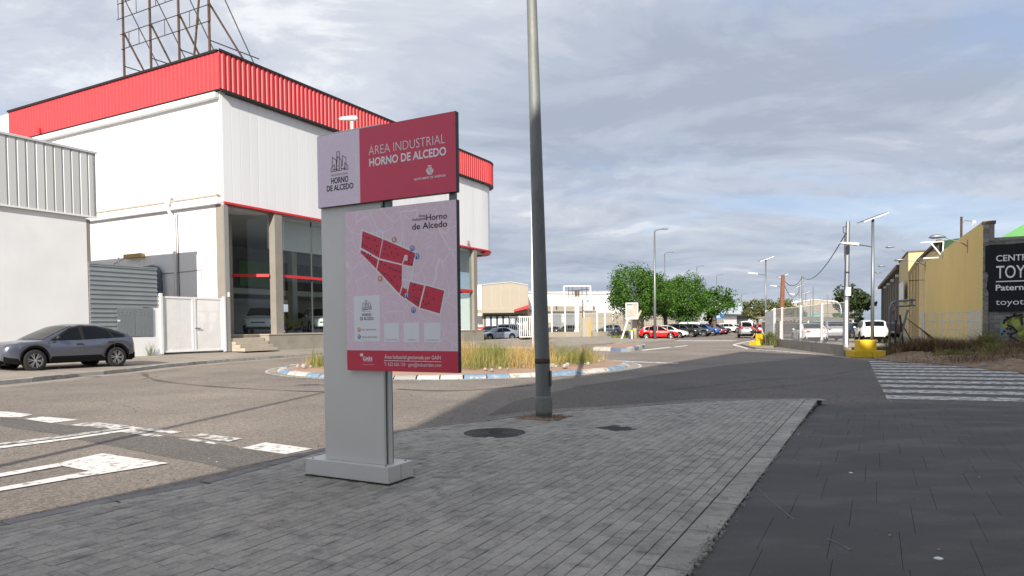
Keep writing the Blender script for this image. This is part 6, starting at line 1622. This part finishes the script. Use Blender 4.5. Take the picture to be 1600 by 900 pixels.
b = MB(); n = 60; vb0, zb0_ = onE(1469, 378, .5); vb1, zb1_ = onE(1428, 416, .5)
for i in range(n):
    v0 = vb0 + (vb1 + 2 - vb0) * i / n; v1 = vb0 + (vb1 + 2 - vb0) * (i + 1) / n; o = .0 if i % 2 else .012; zz_ = zb0_ + (zb1_ - zb0_) * i / n
    b.add([(.5 + o, v0, 0), (.5 + o, v1, 0), (.5 + o, v1, zz_), (.5 + o, v0, zz_)], [(0, 1, 2, 3)])
b.build('brown_sheeting', MT['brown'], hall)
b = MB(); b.bar((.45, vb0, zb0_ + .1), (.45, vb1 + 2, zb1_ + .1), .3, .2); b.build('brown_eave', MT['brown'], hall)
b = MB(); gq = [onE(x, y, .7) for x, y in ((1466, 410), (1500, 378), (1499, 372), (1468, 377))]
b.add([(.7, v, z) for v, z in gq] + [(1.2, v, z) for v, z in gq], [(0, 1, 2, 3), (4, 5, 6, 7)] + [(i, (i + 1) % 4, 4 + (i + 1) % 4, 4 + i) for i in range(4)]); b.build('green_upstand', MT['green'], hall)
# lit end of the projecting cream block
v_t = u2 + 2.5; ztw = 8.4
tx0 = -.35
b = MB(); b.box(tx0, 3.0, v_t, v_t + 13, 0, ztw); b.build('cream_block', MT['cream'], hall)
b = MB(); b.box(tx0 - .1, 3.1, v_t - .1, v_t + 13.1, ztw + .003, ztw + .12); b.build('cream_cap', MT['brown'], hall)
b = MB(); b.box(tx0 - .012, 2.0, v_t - .03, v_t - .003, 5.6, 5.66); b.build('joint', MT['brown'], hall)
far0 = v_t + 13.2
b = MB(); b.box(tx0 + .3, 3.0, far0, far0 + 55, 0, 8.2); b.build('brown_facade', MT['brownwall'], hall)
for i in range(9):
    b = MB(); b.box(tx0 + .08, tx0 + .298, far0 + 1 + i * 6, far0 + 1.7 + i * 6, 0, 7.6); b.build('pilaster', MT['beige'], hall)
b = MB(); b.box(tx0 - .3, tx0 + .29, far0, far0 + 55, 7.75, 8.2); b.build('eave', MT['brown'], hall)
for i in range(4):
    b = MB(); b.box(tx0 - .25, tx0 + .1, far0 + 2 + i * 10, far0 + 2.6 + i * 10, 6.9, 7.2); b.build('wall_bracket', MT['white_paint'], hall)
gs = thing('wall_sign', 'pale grey board on brackets on the cream block', 'sign', fr(E0, 0, 0, 0, AR, UR), RZR)
b = MB(); b.box(tx0 - .42, tx0 - .3, v_t + .6, v_t + 6.5, 3.7, 5.6); b.build('board', MT['white_paint'], gs)
b = MB(); b.box(tx0 - .30, tx0 - .004, v_t + .7, v_t + .9, 4.0, 4.1); b.box(tx0 - .30, tx0 - .004, v_t + 6, v_t + 6.2, 4.0, 4.1); b.build('bracket', MT['iron'], gs)
def wlamp(v, a0, z, ln, label):
    t = thing('wall_lamp', label, 'street lamp', fr(E0, a0, v, z, AR, UR), RZR, 'street lamps on the ochre wall', .72)
    b = MB(); b.path([(0, 0, 0), (-.5, -.1, .35), (-1.1, -.2, .55), (-ln, -.3, .75)], .035, 7); b.build('arm', MT['galv'], t, smooth=True)
    b = MB(); b.path([(-ln + .15, -.3, .74), (-ln, -.3, .78), (-ln - .35, -.35, .82), (-ln - .75, -.4, .80), (-ln - .95, -.42, .74)], [.05, .10, .17, .15, .03], 10); b.build('lamp_head', MT['galv'], t, smooth=True)
    b = MB(); b.box(-.03, -.003, -.08, .08, -.5, .5); b.build('wall_plate', MT['galv'], t); return t
va, za = onE(1512, 385); wlamp(va, 0, za, 1.55, 'nearest grey street lamp arm on the ochre wall')
va, za = onE(1447, 415); wlamp(va + .5, 0, za, 2.2, 'white street lamp arm at the far end of the ochre wall')
wlamp(v_t + 4, tx0, 8.8, 1.6, 'street lamp arm high on the cream block')
wlamp(v_t + 20, tx0, 8.0, 1.8, 'first street lamp arm on the brown facade'); wlamp(v_t + 32, tx0, 8.0, 1.8, 'farther street lamp arm on the brown facade')
fb = thing('sign_bracket', 'white triangular empty bracket sticking out of the ochre wall', 'bracket', fr(E0, 0, 0, 0, AR, UR), RZR)
va, za = onE(1474, 402); zz1 = za + 1.05
for q0, q1 in (((0, za), (-1.2, za)), ((0, zz1), (-1.3, zz1)), ((0, za), (0, zz1)), ((0, za + .05), (-.75, zz1))):
    b = MB(); b.bar((q0[0] - .06, va, q0[1]), (q1[0], va, q1[1]), .07, .07); b.build('bar', MT['white_paint'], fb)
b = MB(); b.box(-1.45, -1.15, va - .1, va + .1, za - .2, za + .03); b.build('floodlight', MT['black'], fb)
# green roof behind, end pier, block wall with banner
gz = [at(1476, 376, 60), at(1510, 369, 52)]
gbk = thing('green_gable', 'flaking green sheet gable rising behind the black banner', 'building', fr(E0, 0, 0, 0), RZ)
gx0 = 1.6
q0 = PL(1552, 378, E0 + U * 6, U) - E0; q1 = PL(1600, 350, E0 + U * 6, U) - E0
xa, za_, xb, zb_ = q0.dot(Aa), q0.z, q1.dot(Aa), q1.z; sl_ = (zb_ - za_) / (xb - xa); xm = xb + 5
b = MB(); gp = [(.5, 0), (xm + 9, 0), (xm + 9, za_), (xm, za_ + sl_ * (xm - xa)), (.5, za_ - sl_ * (xa - .5))]
b.add([(x, 6, z) for x, z in gp] + [(x, 9, z) for x, z in gp], [tuple(range(5)), tuple(range(5, 10))] + [(i, (i + 1) % 5, 5 + (i + 1) % 5, 5 + i) for i in range(1, 5)]); b.build('walls', MT['green'], gbk)
bw = thing('block_wall', 'bare grey block wall with graffiti below the black banner', 'wall', fr(E0, 0, 0, 0), RZ)
WB = 6.0; q = PL(1539, 381, E0, U) - E0; ztop = q.z + .12
b = MB(); b.box(.05, 12, .08, .4, 0, ztop - .05); b.build('core', MT['block'], bw, tint=True)
rw = random.Random(9); bh, bl = .21, .42; zz = 0.0; r_i = 0
while zz < ztop - .02:
    x = .012 if r_i % 2 == 0 else -.2
    while x < 5.2:
        x0, x1 = max(x, .012), x + bl - .012
        if x1 - x0 > .06 and not (.75 < x0 and x1 < 9 and 2.1 < zz < ztop - .5):
            b = MB(); b.box(x0, x1, .0 + rw.uniform(-.008, .008), .078, zz + .006, zz + bh - .006, tint=rw.uniform(.75, 1.2)); b.build('concrete_block', MT['block'], bw, tint=True)
        x += bl
    zz += bh; r_i += 1
b = MB(); b.box(.0, .42, -.06, .4, ztop, 6.1); b.build('end_pier', MT['block'], bw, tint=True)
b = MB(); b.box(-.02, .47, -.1, .45, 6.102, 6.24); b.build('pier_cap', MT['brown'], bw)
rw2 = random.Random(12)
for i in range(int(6.1 / .21)):
    b = MB(); b.box(-.02, .20, -.085, -.062, i * .21 + .006 if i * .21 > ztop else i * .21 + .006, i * .21 + .2, tint=rw2.uniform(.8, 1.25)); b.build('concrete_block', MT['block'], bw, tint=True)
b = MB(); b.box(.6, 12, -.03, .5, ztop + .0, ztop + .12); b.build('coping', MT['concrete'], bw)
# graffiti: flat sprayed paint on the blocks
MT['spray_y'] = mat('yellow_green_spray', (.36, .40, .10), .8, .15, 2); MT['spray_b'] = mat('pale_blue_spray', (.20, .30, .36), .8, .2, 2); MT['spray_k'] = mat('black_spray', (.015, .015, .02), .7, .1)
def wp(px, py): q = PL(px, py, E0 - U * .02, U) - E0; return q.dot(Aa), q.z
def spray(px, m, off):
    b = MB(); b.add([(wp(*p)[0], off, wp(*p)[1]) for p in px], [tuple(range(len(px)))]); b.build('graffiti', MT[m], bw)
ZG = lambda pts: zpx(pts, 7.5, 1400, 470)
spray(ZG([(1215, 330), (1260, 210), (1340, 180), (1300, 330), (1250, 480), (1220, 430)]), 'spray_b', -.016)
def sline(pts, w, m='spray_k', off=-.022):
    b = MB(); q = [wp(*p) for p in ZG(pts)]
    for (x0, z0), (x1, z1) in zip(q, q[1:]):
        d = Vector((x1 - x0, z1 - z0)); d.normalize(); n = Vector((-d.y, d.x)) * w / 2; e = d * w * .4
        b.add([(x0 - e.x + n.x, off, z0 - e.y + n.y), (x1 + e.x + n.x, off, z1 + e.y + n.y), (x1 + e.x - n.x, off, z1 + e.y - n.y), (x0 - e.x - n.x, off, z0 - e.y - n.y)], [(0, 1, 2, 3)])
    b.build('graffiti', MT[m], bw)
sline([(1275, 280), (1330, 235), (1420, 200), (1540, 180), (1700, 175)], .30, 'spray_y', -.018); sline([(1400, 250), (1440, 330), (1500, 420), (1570, 500), (1640, 540)], .30, 'spray_y', -.0185); sline([(1560, 260), (1700, 330)], .25, 'spray_y', -.019); sline([(1500, 200), (1530, 260)], .2, 'spray_y', -.0195)
sline([(1262, 262), (1275, 230), (1320, 200), (1385, 178), (1480, 165)], .09); sline([(1310, 285), (1370, 310), (1420, 365)], .08); sline([(1335, 420), (1350, 390), (1395, 375)], .08); sline([(1345, 420), (1430, 470), (1520, 520), (1640, 530)], .09); sline([(1470, 190), (1475, 280)], .08); sline([(1480, 190), (1560, 180)], .06)
for x, y in ((1300, 195), (1390, 160), (1298, 325), (1340, 330), (1245, 388), (1315, 385), (1335, 465), (1270, 358)):
    cx_, cz_ = wp(*ZG([(x, y)])[0]); b = MB(); b.add([(cx_ + .06 * math.cos(i * 1.047), -.018, cz_ + .06 * math.sin(i * 1.047)) for i in range(6)], [tuple(range(6))]); b.build('graffiti', MT['spray_k'], bw)
# banner
bnr = thing('banner', 'large black cloth banner with white lettering on the block wall', 'banner', fr(E0, 0, 0, 0), RZ)
def bp2(px, py): q = PL(px, py, E0 - U * .07, U) - E0; return q.dot(Aa), q.z
tl = bp2(1539.5, 382.5); bl_ = bp2(1538.5, 487); xw_ = tl[0] + 9.0
b = MB(); nx, nz_ = 60, 16
for i in range(nx + 1):
    for j in range(nz_ + 1):
        x = tl[0] + (xw_ - tl[0]) * i / nx; z = bl_[1] + (tl[1] - bl_[1]) * j / nz_
        sagz = -.03 * math.sin(math.pi * ((x - tl[0]) % 1.5) / 1.5) if j == nz_ else 0
        b.v.append((x, -.085 - .012 * math.sin(x * 3.1 + z * 1.7) - .008 * math.sin(x * 7 - z * 4), z + sagz))
for i in range(nx):
    for j in range(nz_): o = i * (nz_ + 1) + j; b.f.append((o, o + nz_ + 1, o + nz_ + 2, o + 1)); b.m.append(0); b.t.append(1)
b.build('cloth', MT['banner'], bnr, smooth=True)
b = MB(); b.bar((tl[0], -.06, tl[1] + .02), (xw_, -.06, tl[1] + .02), .02, .02); b.build('rope', MT['galv'], bnr)
def btext(s, px0, py0, wpx, hpx, bold):
    x0, z0 = bp2(px0, py0); x1, _ = bp2(px0 + wpx, py0); _, z1 = bp2(px0, py0 - hpx)
    text_on(s, (x0, z0), (x1, z0), z1 - z0, MT['white_print'], lambda x, y: (x, -.115, y), bold, parent=bnr)
btext('CENTRO', 1556, 408.5, 62, 9.2, .014); btext('TOYOTA', 1556, 435, 94, 19, .006); btext('Paterna', 1555.5, 454, 52, 8.6, .022); btext('toyota.es', 1555.5, 476.5, 74, 9, .0)
x0, z0 = bp2(1556, 440); b = MB(); b.box(x0, x0 + 3.2, -.117, -.114, z0 - .03, z0 + .02); b.build('rule', MT['white_print'], bnr)
rf_ = thing('roof_mast', 'rusty mast with a small white camera above the ochre wall', 'mast', at(1502, 372, 44)); k_ = 44 / FPX
b = MB(); b.path([(0, 0, -2.0), (0, 0, 33 * k_)], .08, 6); b.build('pipe', MT['rust'], rf_); b = MB(); b.path([(0, 0, 22 * k_), (.2, 0, 27 * k_), (17 * k_, 0, 26 * k_)], .025, 5); b.build('arm', MT['galv'], rf_)
b = MB(); b.path([(17 * k_, 0, 20 * k_), (18 * k_, -.1, 24 * k_), (19 * k_, -.15, 26 * k_)], [.08, .12, .06], 8); b.build('camera_head', MT['white_paint'], rf_)
# front mesh fence and bent tubes
mfp = [at(1441, 500, 32.0), at(1518, 500, 31.4), at(1530, 500, 31.35)]
wire_fence('loose_mesh_fence', 'white welded mesh fence in front of the ochre wall', mfp, 2.02, .0, .075, pitch=.10, wire=.014, rails=(.12, .35, .60, .8))
bt = thing('bent_gate_frame', 'bent galvanised tube gate frame standing beside the yellow base', 'frame', (at(1390, 555, 31).x, at(1390, 555, 31).y, 0)); k_ = 31 / FPX
def btz(py): return at(1390, py, 31).z
b = MB(); b.path([(0, 0, -.05), (0, 0, btz(480)), (.1, 0, btz(473)), (.35, 0, btz(470.5)), (1.15, 0, btz(469))], .045, 8); b.build('bent_tube', MT['galv'], bt, smooth=True)
b = MB(); b.path([(.12, .02, btz(490)), (.3, .02, btz(479)), (1.15, .02, btz(477.5))], .04, 8); b.build('bent_tube', MT['galv'], bt, smooth=True)
b = MB(); b.path([(.30, 0, btz(469)), (.30, 0, btz(479))], .05, 8); b.build('stub', MT['galv'], bt); b = MB(); b.path([(1.0, 0, btz(467)), (1.0, 0, btz(479))], .05, 8); b.build('stub', MT['galv'], bt)
cpz = thing('crossed_posts', 'crossed leaning steel posts with torn brown netting', 'posts', (at(1410, 552, 31.5).x, at(1410, 552, 31.5).y, 0))
for (x0, y0), (x1, y1), m, r in (((1401, 552), (1418, 484), 'galv', .05), ((1413, 556), (1406, 492), 'iron', .045), ((1431, 545), (1406, 500), 'rust', .025), ((1398, 545), (1400, 500), 'iron', .04)):
    o = Vector(cpz.location); q0, q1 = at(x0, y0, 31.5) - o, at(x1, y1, 31.5) - o; b = MB(); b.path([q0, q1], r, 7); b.build('post', MT[m], cpz)
b = MB(); o = Vector(cpz.location); nA, nB, nC = at(1416, 497, 31.9) - o, at(1482, 545, 31.8) - o, at(1440, 544, 31.9) - o
for i in range(26):
    f = i / 25; b.path([nA.lerp(nB, f), nA.lerp(nC, f)], .006, 3); b.path([nA.lerp(nB, f), (nB).lerp(nC, f)], .006, 3)
b.path([nA, nB], .018, 4); b.build('torn_netting', MT['brown'], cpz)
# dirt bank
db = MB(); rd = random.Random(31); from_ = mathutils_noise = None
import mathutils
bank = [(1398, 566), (1360, 560), (1392, 552), (1440, 548), (1540, 549), (1640, 555), (1640, 588), (1540, 577), (1470, 570)]
bpoly = [G(x, y) for x, y in bank]; bpoly[2] = at(1388, 550, 34); bpoly[3] = at(1440, 548, 35); bpoly[4] = at(1540, 549, 33.5); bpoly[5] = at(1700, 552, 29)
bxy = [(p.x, p.y) for p in bpoly]
def bank_edge(x, y):
    p = Vector((x, y)); best = 9
    for i in range(len(bxy)):
        a_, c_ = Vector(bxy[i]), Vector(bxy[(i + 1) % len(bxy)]); ab = c_ - a_; t_ = max(0, min(1, (p - a_).dot(ab) / ab.length_squared)); best = min(best, (p - a_ - ab * t_).length)
    return best
def bank_z(x, y):
    e = min(1, bank_edge(x, y) / 1.5); n1 = mathutils.noise.fractal(Vector((x * .55, y * .55, 0)), 1, 2, 5); return .015 + e * (.16 + .22 * max(-.4, n1)) + .03 * mathutils.noise.noise(Vector((x * 4, y * 4, 2))) * e
grid_in(bxy, .22, bank_z, db); db.build('dirt_bank', MT['soil'], smooth=True, kind='structure')
b = MB()
for _ in range(420):
    x, y = rd.uniform(min(p[0] for p in bxy), max(p[0] for p in bxy)), rd.uniform(min(p[1] for p in bxy), max(p[1] for p in bxy))
    if not inside((x, y), bxy): continue
    s = rd.uniform(.015, .075) * (1 if rd.random() < .93 else 2); z = bank_z(x, y); n = rd.randint(5, 7)
    b.lathe([(s * .8, z - s * .3), (s, z + s * .2), (s * .55, z + s * rd.uniform(.5, .8))], n, (x, y, 0))
tag(b.build('rubble', MT['rubble'], kind='stuff'), 'pale rubble and litter strewn over the dirt bank', 'rubble')
b = MB()
def brushpile(px, py, Y, n, h, sx, sy, seed, tint=(0, 1)):
    c = at(px, py, Y); r_ = random.Random(seed)
    for _ in range(n):
        x, y = c.x + r_.gauss(0, sx), c.y + r_.gauss(0, sy); f = math.exp(-((x - c.x) / sx / 1.6) ** 2)
        blade(b, (x, y, bank_z(x, y) + r_.uniform(0, h * .55) * f), h * r_.uniform(.35, .9), (r_.uniform(0, 6.28), r_.uniform(.8, 2.2)), r_.uniform(.006, .016), r_.uniform(*tint))
brushpile(1455, 556, 31, 2600, .62, .85, .45, 41); brushpile(1490, 556, 31.4, 1100, .45, .9, .4, 42); brushpile(1585, 553, 30, 1300, .5, 1.3, .5, 43); brushpile(1570, 570, 25.5, 900, .35, 1.6, .5, 44)
tag(b.build('dry_brush', MT['brush'], fix=False, tint=True, kind='stuff'), 'heap of brown cut brush and dry stalks on the dirt bank', 'brush')
b = MB()
brushpile(1495, 563, 27.8, 700, .28, .5, .25, 51, (.0, .25)); brushpile(1537, 545, 31, 500, .9, .35, .2, 52, (0, .35)); brushpile(1400, 546, 32, 400, .7, .3, .2, 53, (0, .4)); brushpile(1490, 545, 31.7, 900, .6, 1.0, .15, 54, (.1, .7)); brushpile(1555, 555, 29, 350, .5, .4, .2, 55, (0, .3))
tag(b.build('weeds', MT['straw'], fix=False, tint=True, kind='stuff'), 'green weeds growing through the dirt bank', 'weeds')
# ================================================================== TREES
def tree(label, px, Yd, pyb, pyt, wpx, pyc, m='leaf', seed=1, n_cl=130, leaf=.25, per=60, trunk_h=None, bark='bark', name='round_tree', group=None, gaps=0.0, light=1.0):
    r_ = random.Random(seed); k = Yd / FPX; p = at(px, 500, Yd); p.z = 0
    ztop, zlow = at(px, pyt, Yd).z, at(px, pyc, Yd).z; rx = wpx * k / 2 * 1.10; rz = (ztop - zlow) / 2 * 1.06; cz = (ztop + zlow) / 2
    t = thing(name, label, 'tree', p, 0, group)
    b = MB(); th = zlow + rz * .45; tr = max(.14, rx * .075)
    b.path([(0, 0, -.1), (.03, 0, th * .35), (-.04, .03, th * .7), (0, 0, th)], [tr * 1.5, tr * 1.05, tr * .95, tr * .7], 9)
    nl = 7
    for i in range(nl):
        a_ = 2 * math.pi * i / nl + r_.uniform(-.3, .3); e = Vector((math.cos(a_) * rx * .7, math.sin(a_) * rx * .7, cz + rz * r_.uniform(-.2, .5)))
        s_ = Vector((0, 0, th * r_.uniform(.62, .98))); mid = s_.lerp(e, .5) + Vector((0, 0, rz * .12)); b.path([s_, mid, e], [tr * .6, tr * .35, tr * .1], 6)
    b.build('trunk', MT[bark], t, smooth=True)
    b = MB(); cl = []
    for _ in range(n_cl):
        d = Vector((r_.gauss(0, 1), r_.gauss(0, 1), r_.gauss(0, 1))).normalized(); q = r_.uniform(.45, 1.0) ** .6
        lump = 1 + .16 * math.sin(d.x * 4 + seed) + .13 * math.sin(d.y * 5 + seed * 2) + .10 * math.sin(d.z * 6 + d.x * 3)
        z = d.z * (1 if d.z > 0 else .82)
        if gaps and math.sin(d.x * 5 + seed * 3) * math.cos(d.z * 6 + seed) < -1 + gaps * 1.4 and q > .5: continue
        cl.append((Vector((d.x * rx * q * lump * .90, d.y * rx * q * lump * .90, cz + z * rz * q * lump * .90)), rx * r_.uniform(.13, .26), r_.uniform(.0, .4)))
    for c, cr, ct in cl:
        for _ in range(per):
            d = Vector((r_.gauss(0, 1), r_.gauss(0, 1), r_.gauss(.25, 1))).normalized(); pos = c + d * cr * r_.uniform(.55, 1.05) ** .7
            nrm = (d + Vector((r_.gauss(0, .5), r_.gauss(0, .5), r_.gauss(.3, .5)))).normalized(); u_ = nrm.cross(Vector((r_.gauss(0, 1), r_.gauss(0, 1), r_.gauss(0, 1)))); u_.normalize(); v_ = nrm.cross(u_)
            s = leaf * r_.uniform(.5, 1.25); u_ *= s * .5; v_ *= s * .34
            o = len(b.v); b.v += [tuple(pos - u_), tuple(pos + v_ * .9 - u_ * .1), tuple(pos + u_ - ZU * s * .12), tuple(pos - v_ * .9 - u_ * .1)]
            b.f.append((o, o + 1, o + 2, o + 3)); b.m.append(0); b.t.append(min(1, max(0, light * (ct + r_.uniform(0, .6)))))
    b.build('crown', MT[m], t, fix=False, tint=True); return t
G_T = 'street trees across the junction'
tree('largest round dark green tree, behind the poster board', 1000, 80, 529, 417, 100, 503, seed=3, n_cl=330, group=None)
tree('round green tree just right of the red hatchback mast', 1040, 88, 526, 432, 76, 504, seed=5, n_cl=260)
tree('middle round green tree above the blue car', 1073, 90, 525, 432, 78, 507, seed=8, n_cl=250)
tree('loose green tree with gaps beside the blue sign', 1116, 96, 524, 449, 58, 496, m='leaf', seed=11, n_cl=130, per=36, gaps=.30, name='loose_tree', leaf=.34, light=.9)
tree('low bushy shoots round the foot of the loose tree', 1110, 98, 522, 488, 18, 506, seed=13, n_cl=30, per=30, name='bush')
tree('first grey green tree, left of the far solar lamp', 1184, 105, 521, 469, 44, 502, m='leaf2', seed=17, n_cl=110, per=40, leaf=.34, name='grey_green_tree')
tree('second grey green tree behind the brown pole', 1216, 112, 521, 466, 54, 506, m='leaf2', seed=19, n_cl=120, per=40, leaf=.36, name='grey_green_tree')
tree('dull green tree behind the thin grey pole', 1242, 130, 520, 474, 28, 505, m='leaf2', seed=23, n_cl=60, per=34, leaf=.4, name='grey_green_tree')
tree('dark spreading pine behind the steel utility pole', 1330, 120, 522, 446, 46, 490, m='leaf3', seed=29, n_cl=110, per=40, leaf=.5, name='pine_tree', gaps=.25)
tree('dark low pine branch mass beside the yellow building row', 1345, 126, 522, 458, 36, 486, m='leaf3', seed=31, n_cl=60, per=40, leaf=.5, name='pine_tree')
tree('bright green shrub at the back of the car lot', 1311, 98, 522, 488, 18, 500, seed=37, n_cl=30, per=30, name='shrub', light=1.5)
tree('dark clipped shrub beside the far lot', 1338, 100, 524, 488, 26, 506, m='leaf3', seed=39, n_cl=40, per=34, name='shrub')
# plants behind the showroom, seen through its rear opening
for i, (a_, u_) in enumerate(((-24, 9), (-25, 13), (-24, 17))):
    p = fr((D.x, D.y, 0), a_, u_, 0); px, py = proj(p)
    lb = ('leafy shrub seen through the showroom rear opening, left of three', 'leafy shrub seen through the showroom rear opening, middle of three', 'leafy shrub seen through the showroom rear opening, right of three')[i]
    tree(lb, px, p.y, 510, proj(p + ZU * 4.2)[1], 3.4 / p.y * FPX, proj(p + ZU * .8)[1], seed=50 + i, n_cl=40, per=24, name='shrub', light=1.5)
# bare little tree in the lot
bt_ = thing('bare_tree', 'pale leafless tree at the back of the car lot', 'tree', at(1290, 500, 110)); bt_.location.z = 0
rt = random.Random(77); b = MB()
def branch(p, d, l_, r, dep):
    e = p + d * l_; b.path([p, p.lerp(e, .5) + Vector((rt.gauss(0, .05), rt.gauss(0, .05), 0)) * l_, e], [r, r * .8, r * .6], 5)
    if dep:
        for _ in range(3): branch(e, (d + Vector((rt.gauss(0, .55), rt.gauss(0, .55), rt.gauss(.1, .3)))).normalized(), l_ * rt.uniform(.6, .8), r * .55, dep - 1)
branch(Vector((0, 0, 0)), ZU, 2.0, .10, 4); b.build('trunk', MT['bark_pale'], bt_)
# pale lopped trunk behind the billboard
pt_ = thing('lopped_trunk', 'pale forked trunk with lopped limbs behind the litter bin', 'tree', at(991.5, 528, 74)); pt_.location.z = 0
b = MB(); b.path([(0, 0, 0), (0, 0, 1.3), (.05, 0, 2.0)], [.36, .30, .3], 9); b.path([(0, 0, 1.7), (-.4, .1, 2.5), (-.55, .1, 3.1)], [.2, .15, .1], 7); b.path([(.03, 0, 1.7), (.4, -.1, 2.5), (.7, -.1, 3.1)], [.2, .15, .1], 7); b.build('trunk', MT['bark_pale'], pt_, smooth=True)
hg = at(1000, 529, 76); b = MB(); rh = random.Random(6)
for _ in range(700):
    x, y = hg.x + rh.uniform(-3.2, 3.2), hg.y + rh.gauss(0, .3); blade(b, (x, y, .1), rh.uniform(.2, .5), (rh.uniform(0, 6.28), .5), .02, rh.uniform(0, .3))
tag(b.build('verge_grass', MT['straw'], fix=False, tint=True, kind='stuff'), 'green verge grass beneath the round trees', 'grass')

# ================================================================== THE PERSON WALKING AWAY
def skin_mesh(name, verts, edges, radii, m, parent, sub=2, root=0):
    me = bpy.data.meshes.new(name); me.from_pydata([tuple(v) for v in verts], edges, []); me.materials.append(m); o = bpy.data.objects.new(name, me); COL.objects.link(o)
    if parent: o.parent = parent
    s = o.modifiers.new('skin', 'SKIN'); s.use_smooth_shade = True
    if not me.skin_vertices: 
        bm = bmesh.new(); bm.from_mesh(me); bm.verts.layers.skin.verify(); bm.to_mesh(me); bm.free()
    for i, r in enumerate(radii): me.skin_vertices[0].data[i].radius = (r, r) if not isinstance(r, tuple) else r
    me.skin_vertices[0].data[root].use_root = True
    ss = o.modifiers.new('sub', 'SUBSURF'); ss.levels = sub; ss.render_levels = sub; return o
pp = G(1179.5, 531.3); ps = thing('person', 'person in navy top and black shorts walking across the far road', 'person', pp, R_(-35))
V = [(0, 0, .95), (0, 0, 1.15), (0, .01, 1.38), (0, .0, 1.50), (.01, 0, 1.58), (.02, 0, 1.67), (.02, 0, 1.76)]; Rr = [.13, .12, (.14, .12), .055, .05, .088, .06]; Ed = [(i, i + 1) for i in range(6)]
def addv(v, r, par): V.append(v); Rr.append(r); Ed.append((par, len(V) - 1)); return len(V) - 1
ll = addv((.02, .09, .90), .085, 0); lk = addv((.16, .09, .52), .06, ll); la = addv((.05, .09, .12), .04, lk); addv((.18, .09, .05), .035, la)
rl = addv((-.02, -.09, .90), .085, 0); rk = addv((-.02, -.09, .50), .06, rl); ra_ = addv((-.28, -.09, .20), .04, rk); addv((-.22, -.09, .08), .035, ra_)
for s, sw in ((1, -1), (-1, 1)):
    sh_ = addv((0, .17 * s, 1.42), .06, 2); el = addv((-.05 * sw - .02, .23 * s, 1.14), .042, sh_); wr_ = addv((.10 * sw + .08, .22 * s, .94), .03, el)
    pa = addv((.13 * sw + .10, .22 * s, .87), (.035, .022), wr_)
    for f in range(4): q = addv((.145 * sw + .11, .22 * s + (f - 1.5) * .019, .825 - .004 * abs(f - 1.5)), .009, pa); addv((.15 * sw + .125, .22 * s + (f - 1.5) * .017, .785 + .006 * abs(f - 1.4)), .008, q)
    q = addv((.12 * sw + .13, .22 * s - .03 * s, .86), .010, wr_); addv((.13 * sw + .15, .22 * s - .04 * s, .83), .009, q)
skin_mesh('body', V, Ed, Rr, MT['skin'], ps)
sv = [(0, 0, 1.0), (0, 0, 1.2), (0, .01, 1.40), (0, .0, 1.49), (0, .17, 1.43), (.04, .235, 1.18), (0, -.17, 1.43), (-.06, -.235, 1.18), (-.03, .232, 1.02), (.1, -.225, 1.0)]
skin_mesh('shirt', sv, [(0, 1), (1, 2), (2, 3), (2, 4), (4, 5), (2, 6), (6, 7)], [.175, .165, (.18, .16), .075, .095, .075, .095, .075, .05, .05][:10], MT['navy'], ps)
skin_mesh('shorts', [(0, 0, 1.0), (0, 0, .92), (.03, .095, .86), (.11, .095, .62), (-.02, -.095, .86), (-.03, -.095, .62)], [(0, 1), (1, 2), (2, 3), (1, 4), (4, 5)], [.15, .15, .11, .095, .11, .095], MT['black'], ps)
skin_mesh('hair', [(0, 0, 1.66), (0, 0, 1.77), (.03, 0, 1.80)], [(0, 1), (1, 2)], [.075, .092, .07], MT['hair'], ps)
for v in ((.08, .09, .06), (-.26, -.09, .13)):
    b = MB(); b.path([Vector(v) + Vector((-.09, 0, -.01)), Vector(v) + Vector((0, 0, .0)), Vector(v) + Vector((.16, 0, -.03))], [.045, .055, .03], 8); b.build('shoe', MT['black'], ps, smooth=True)
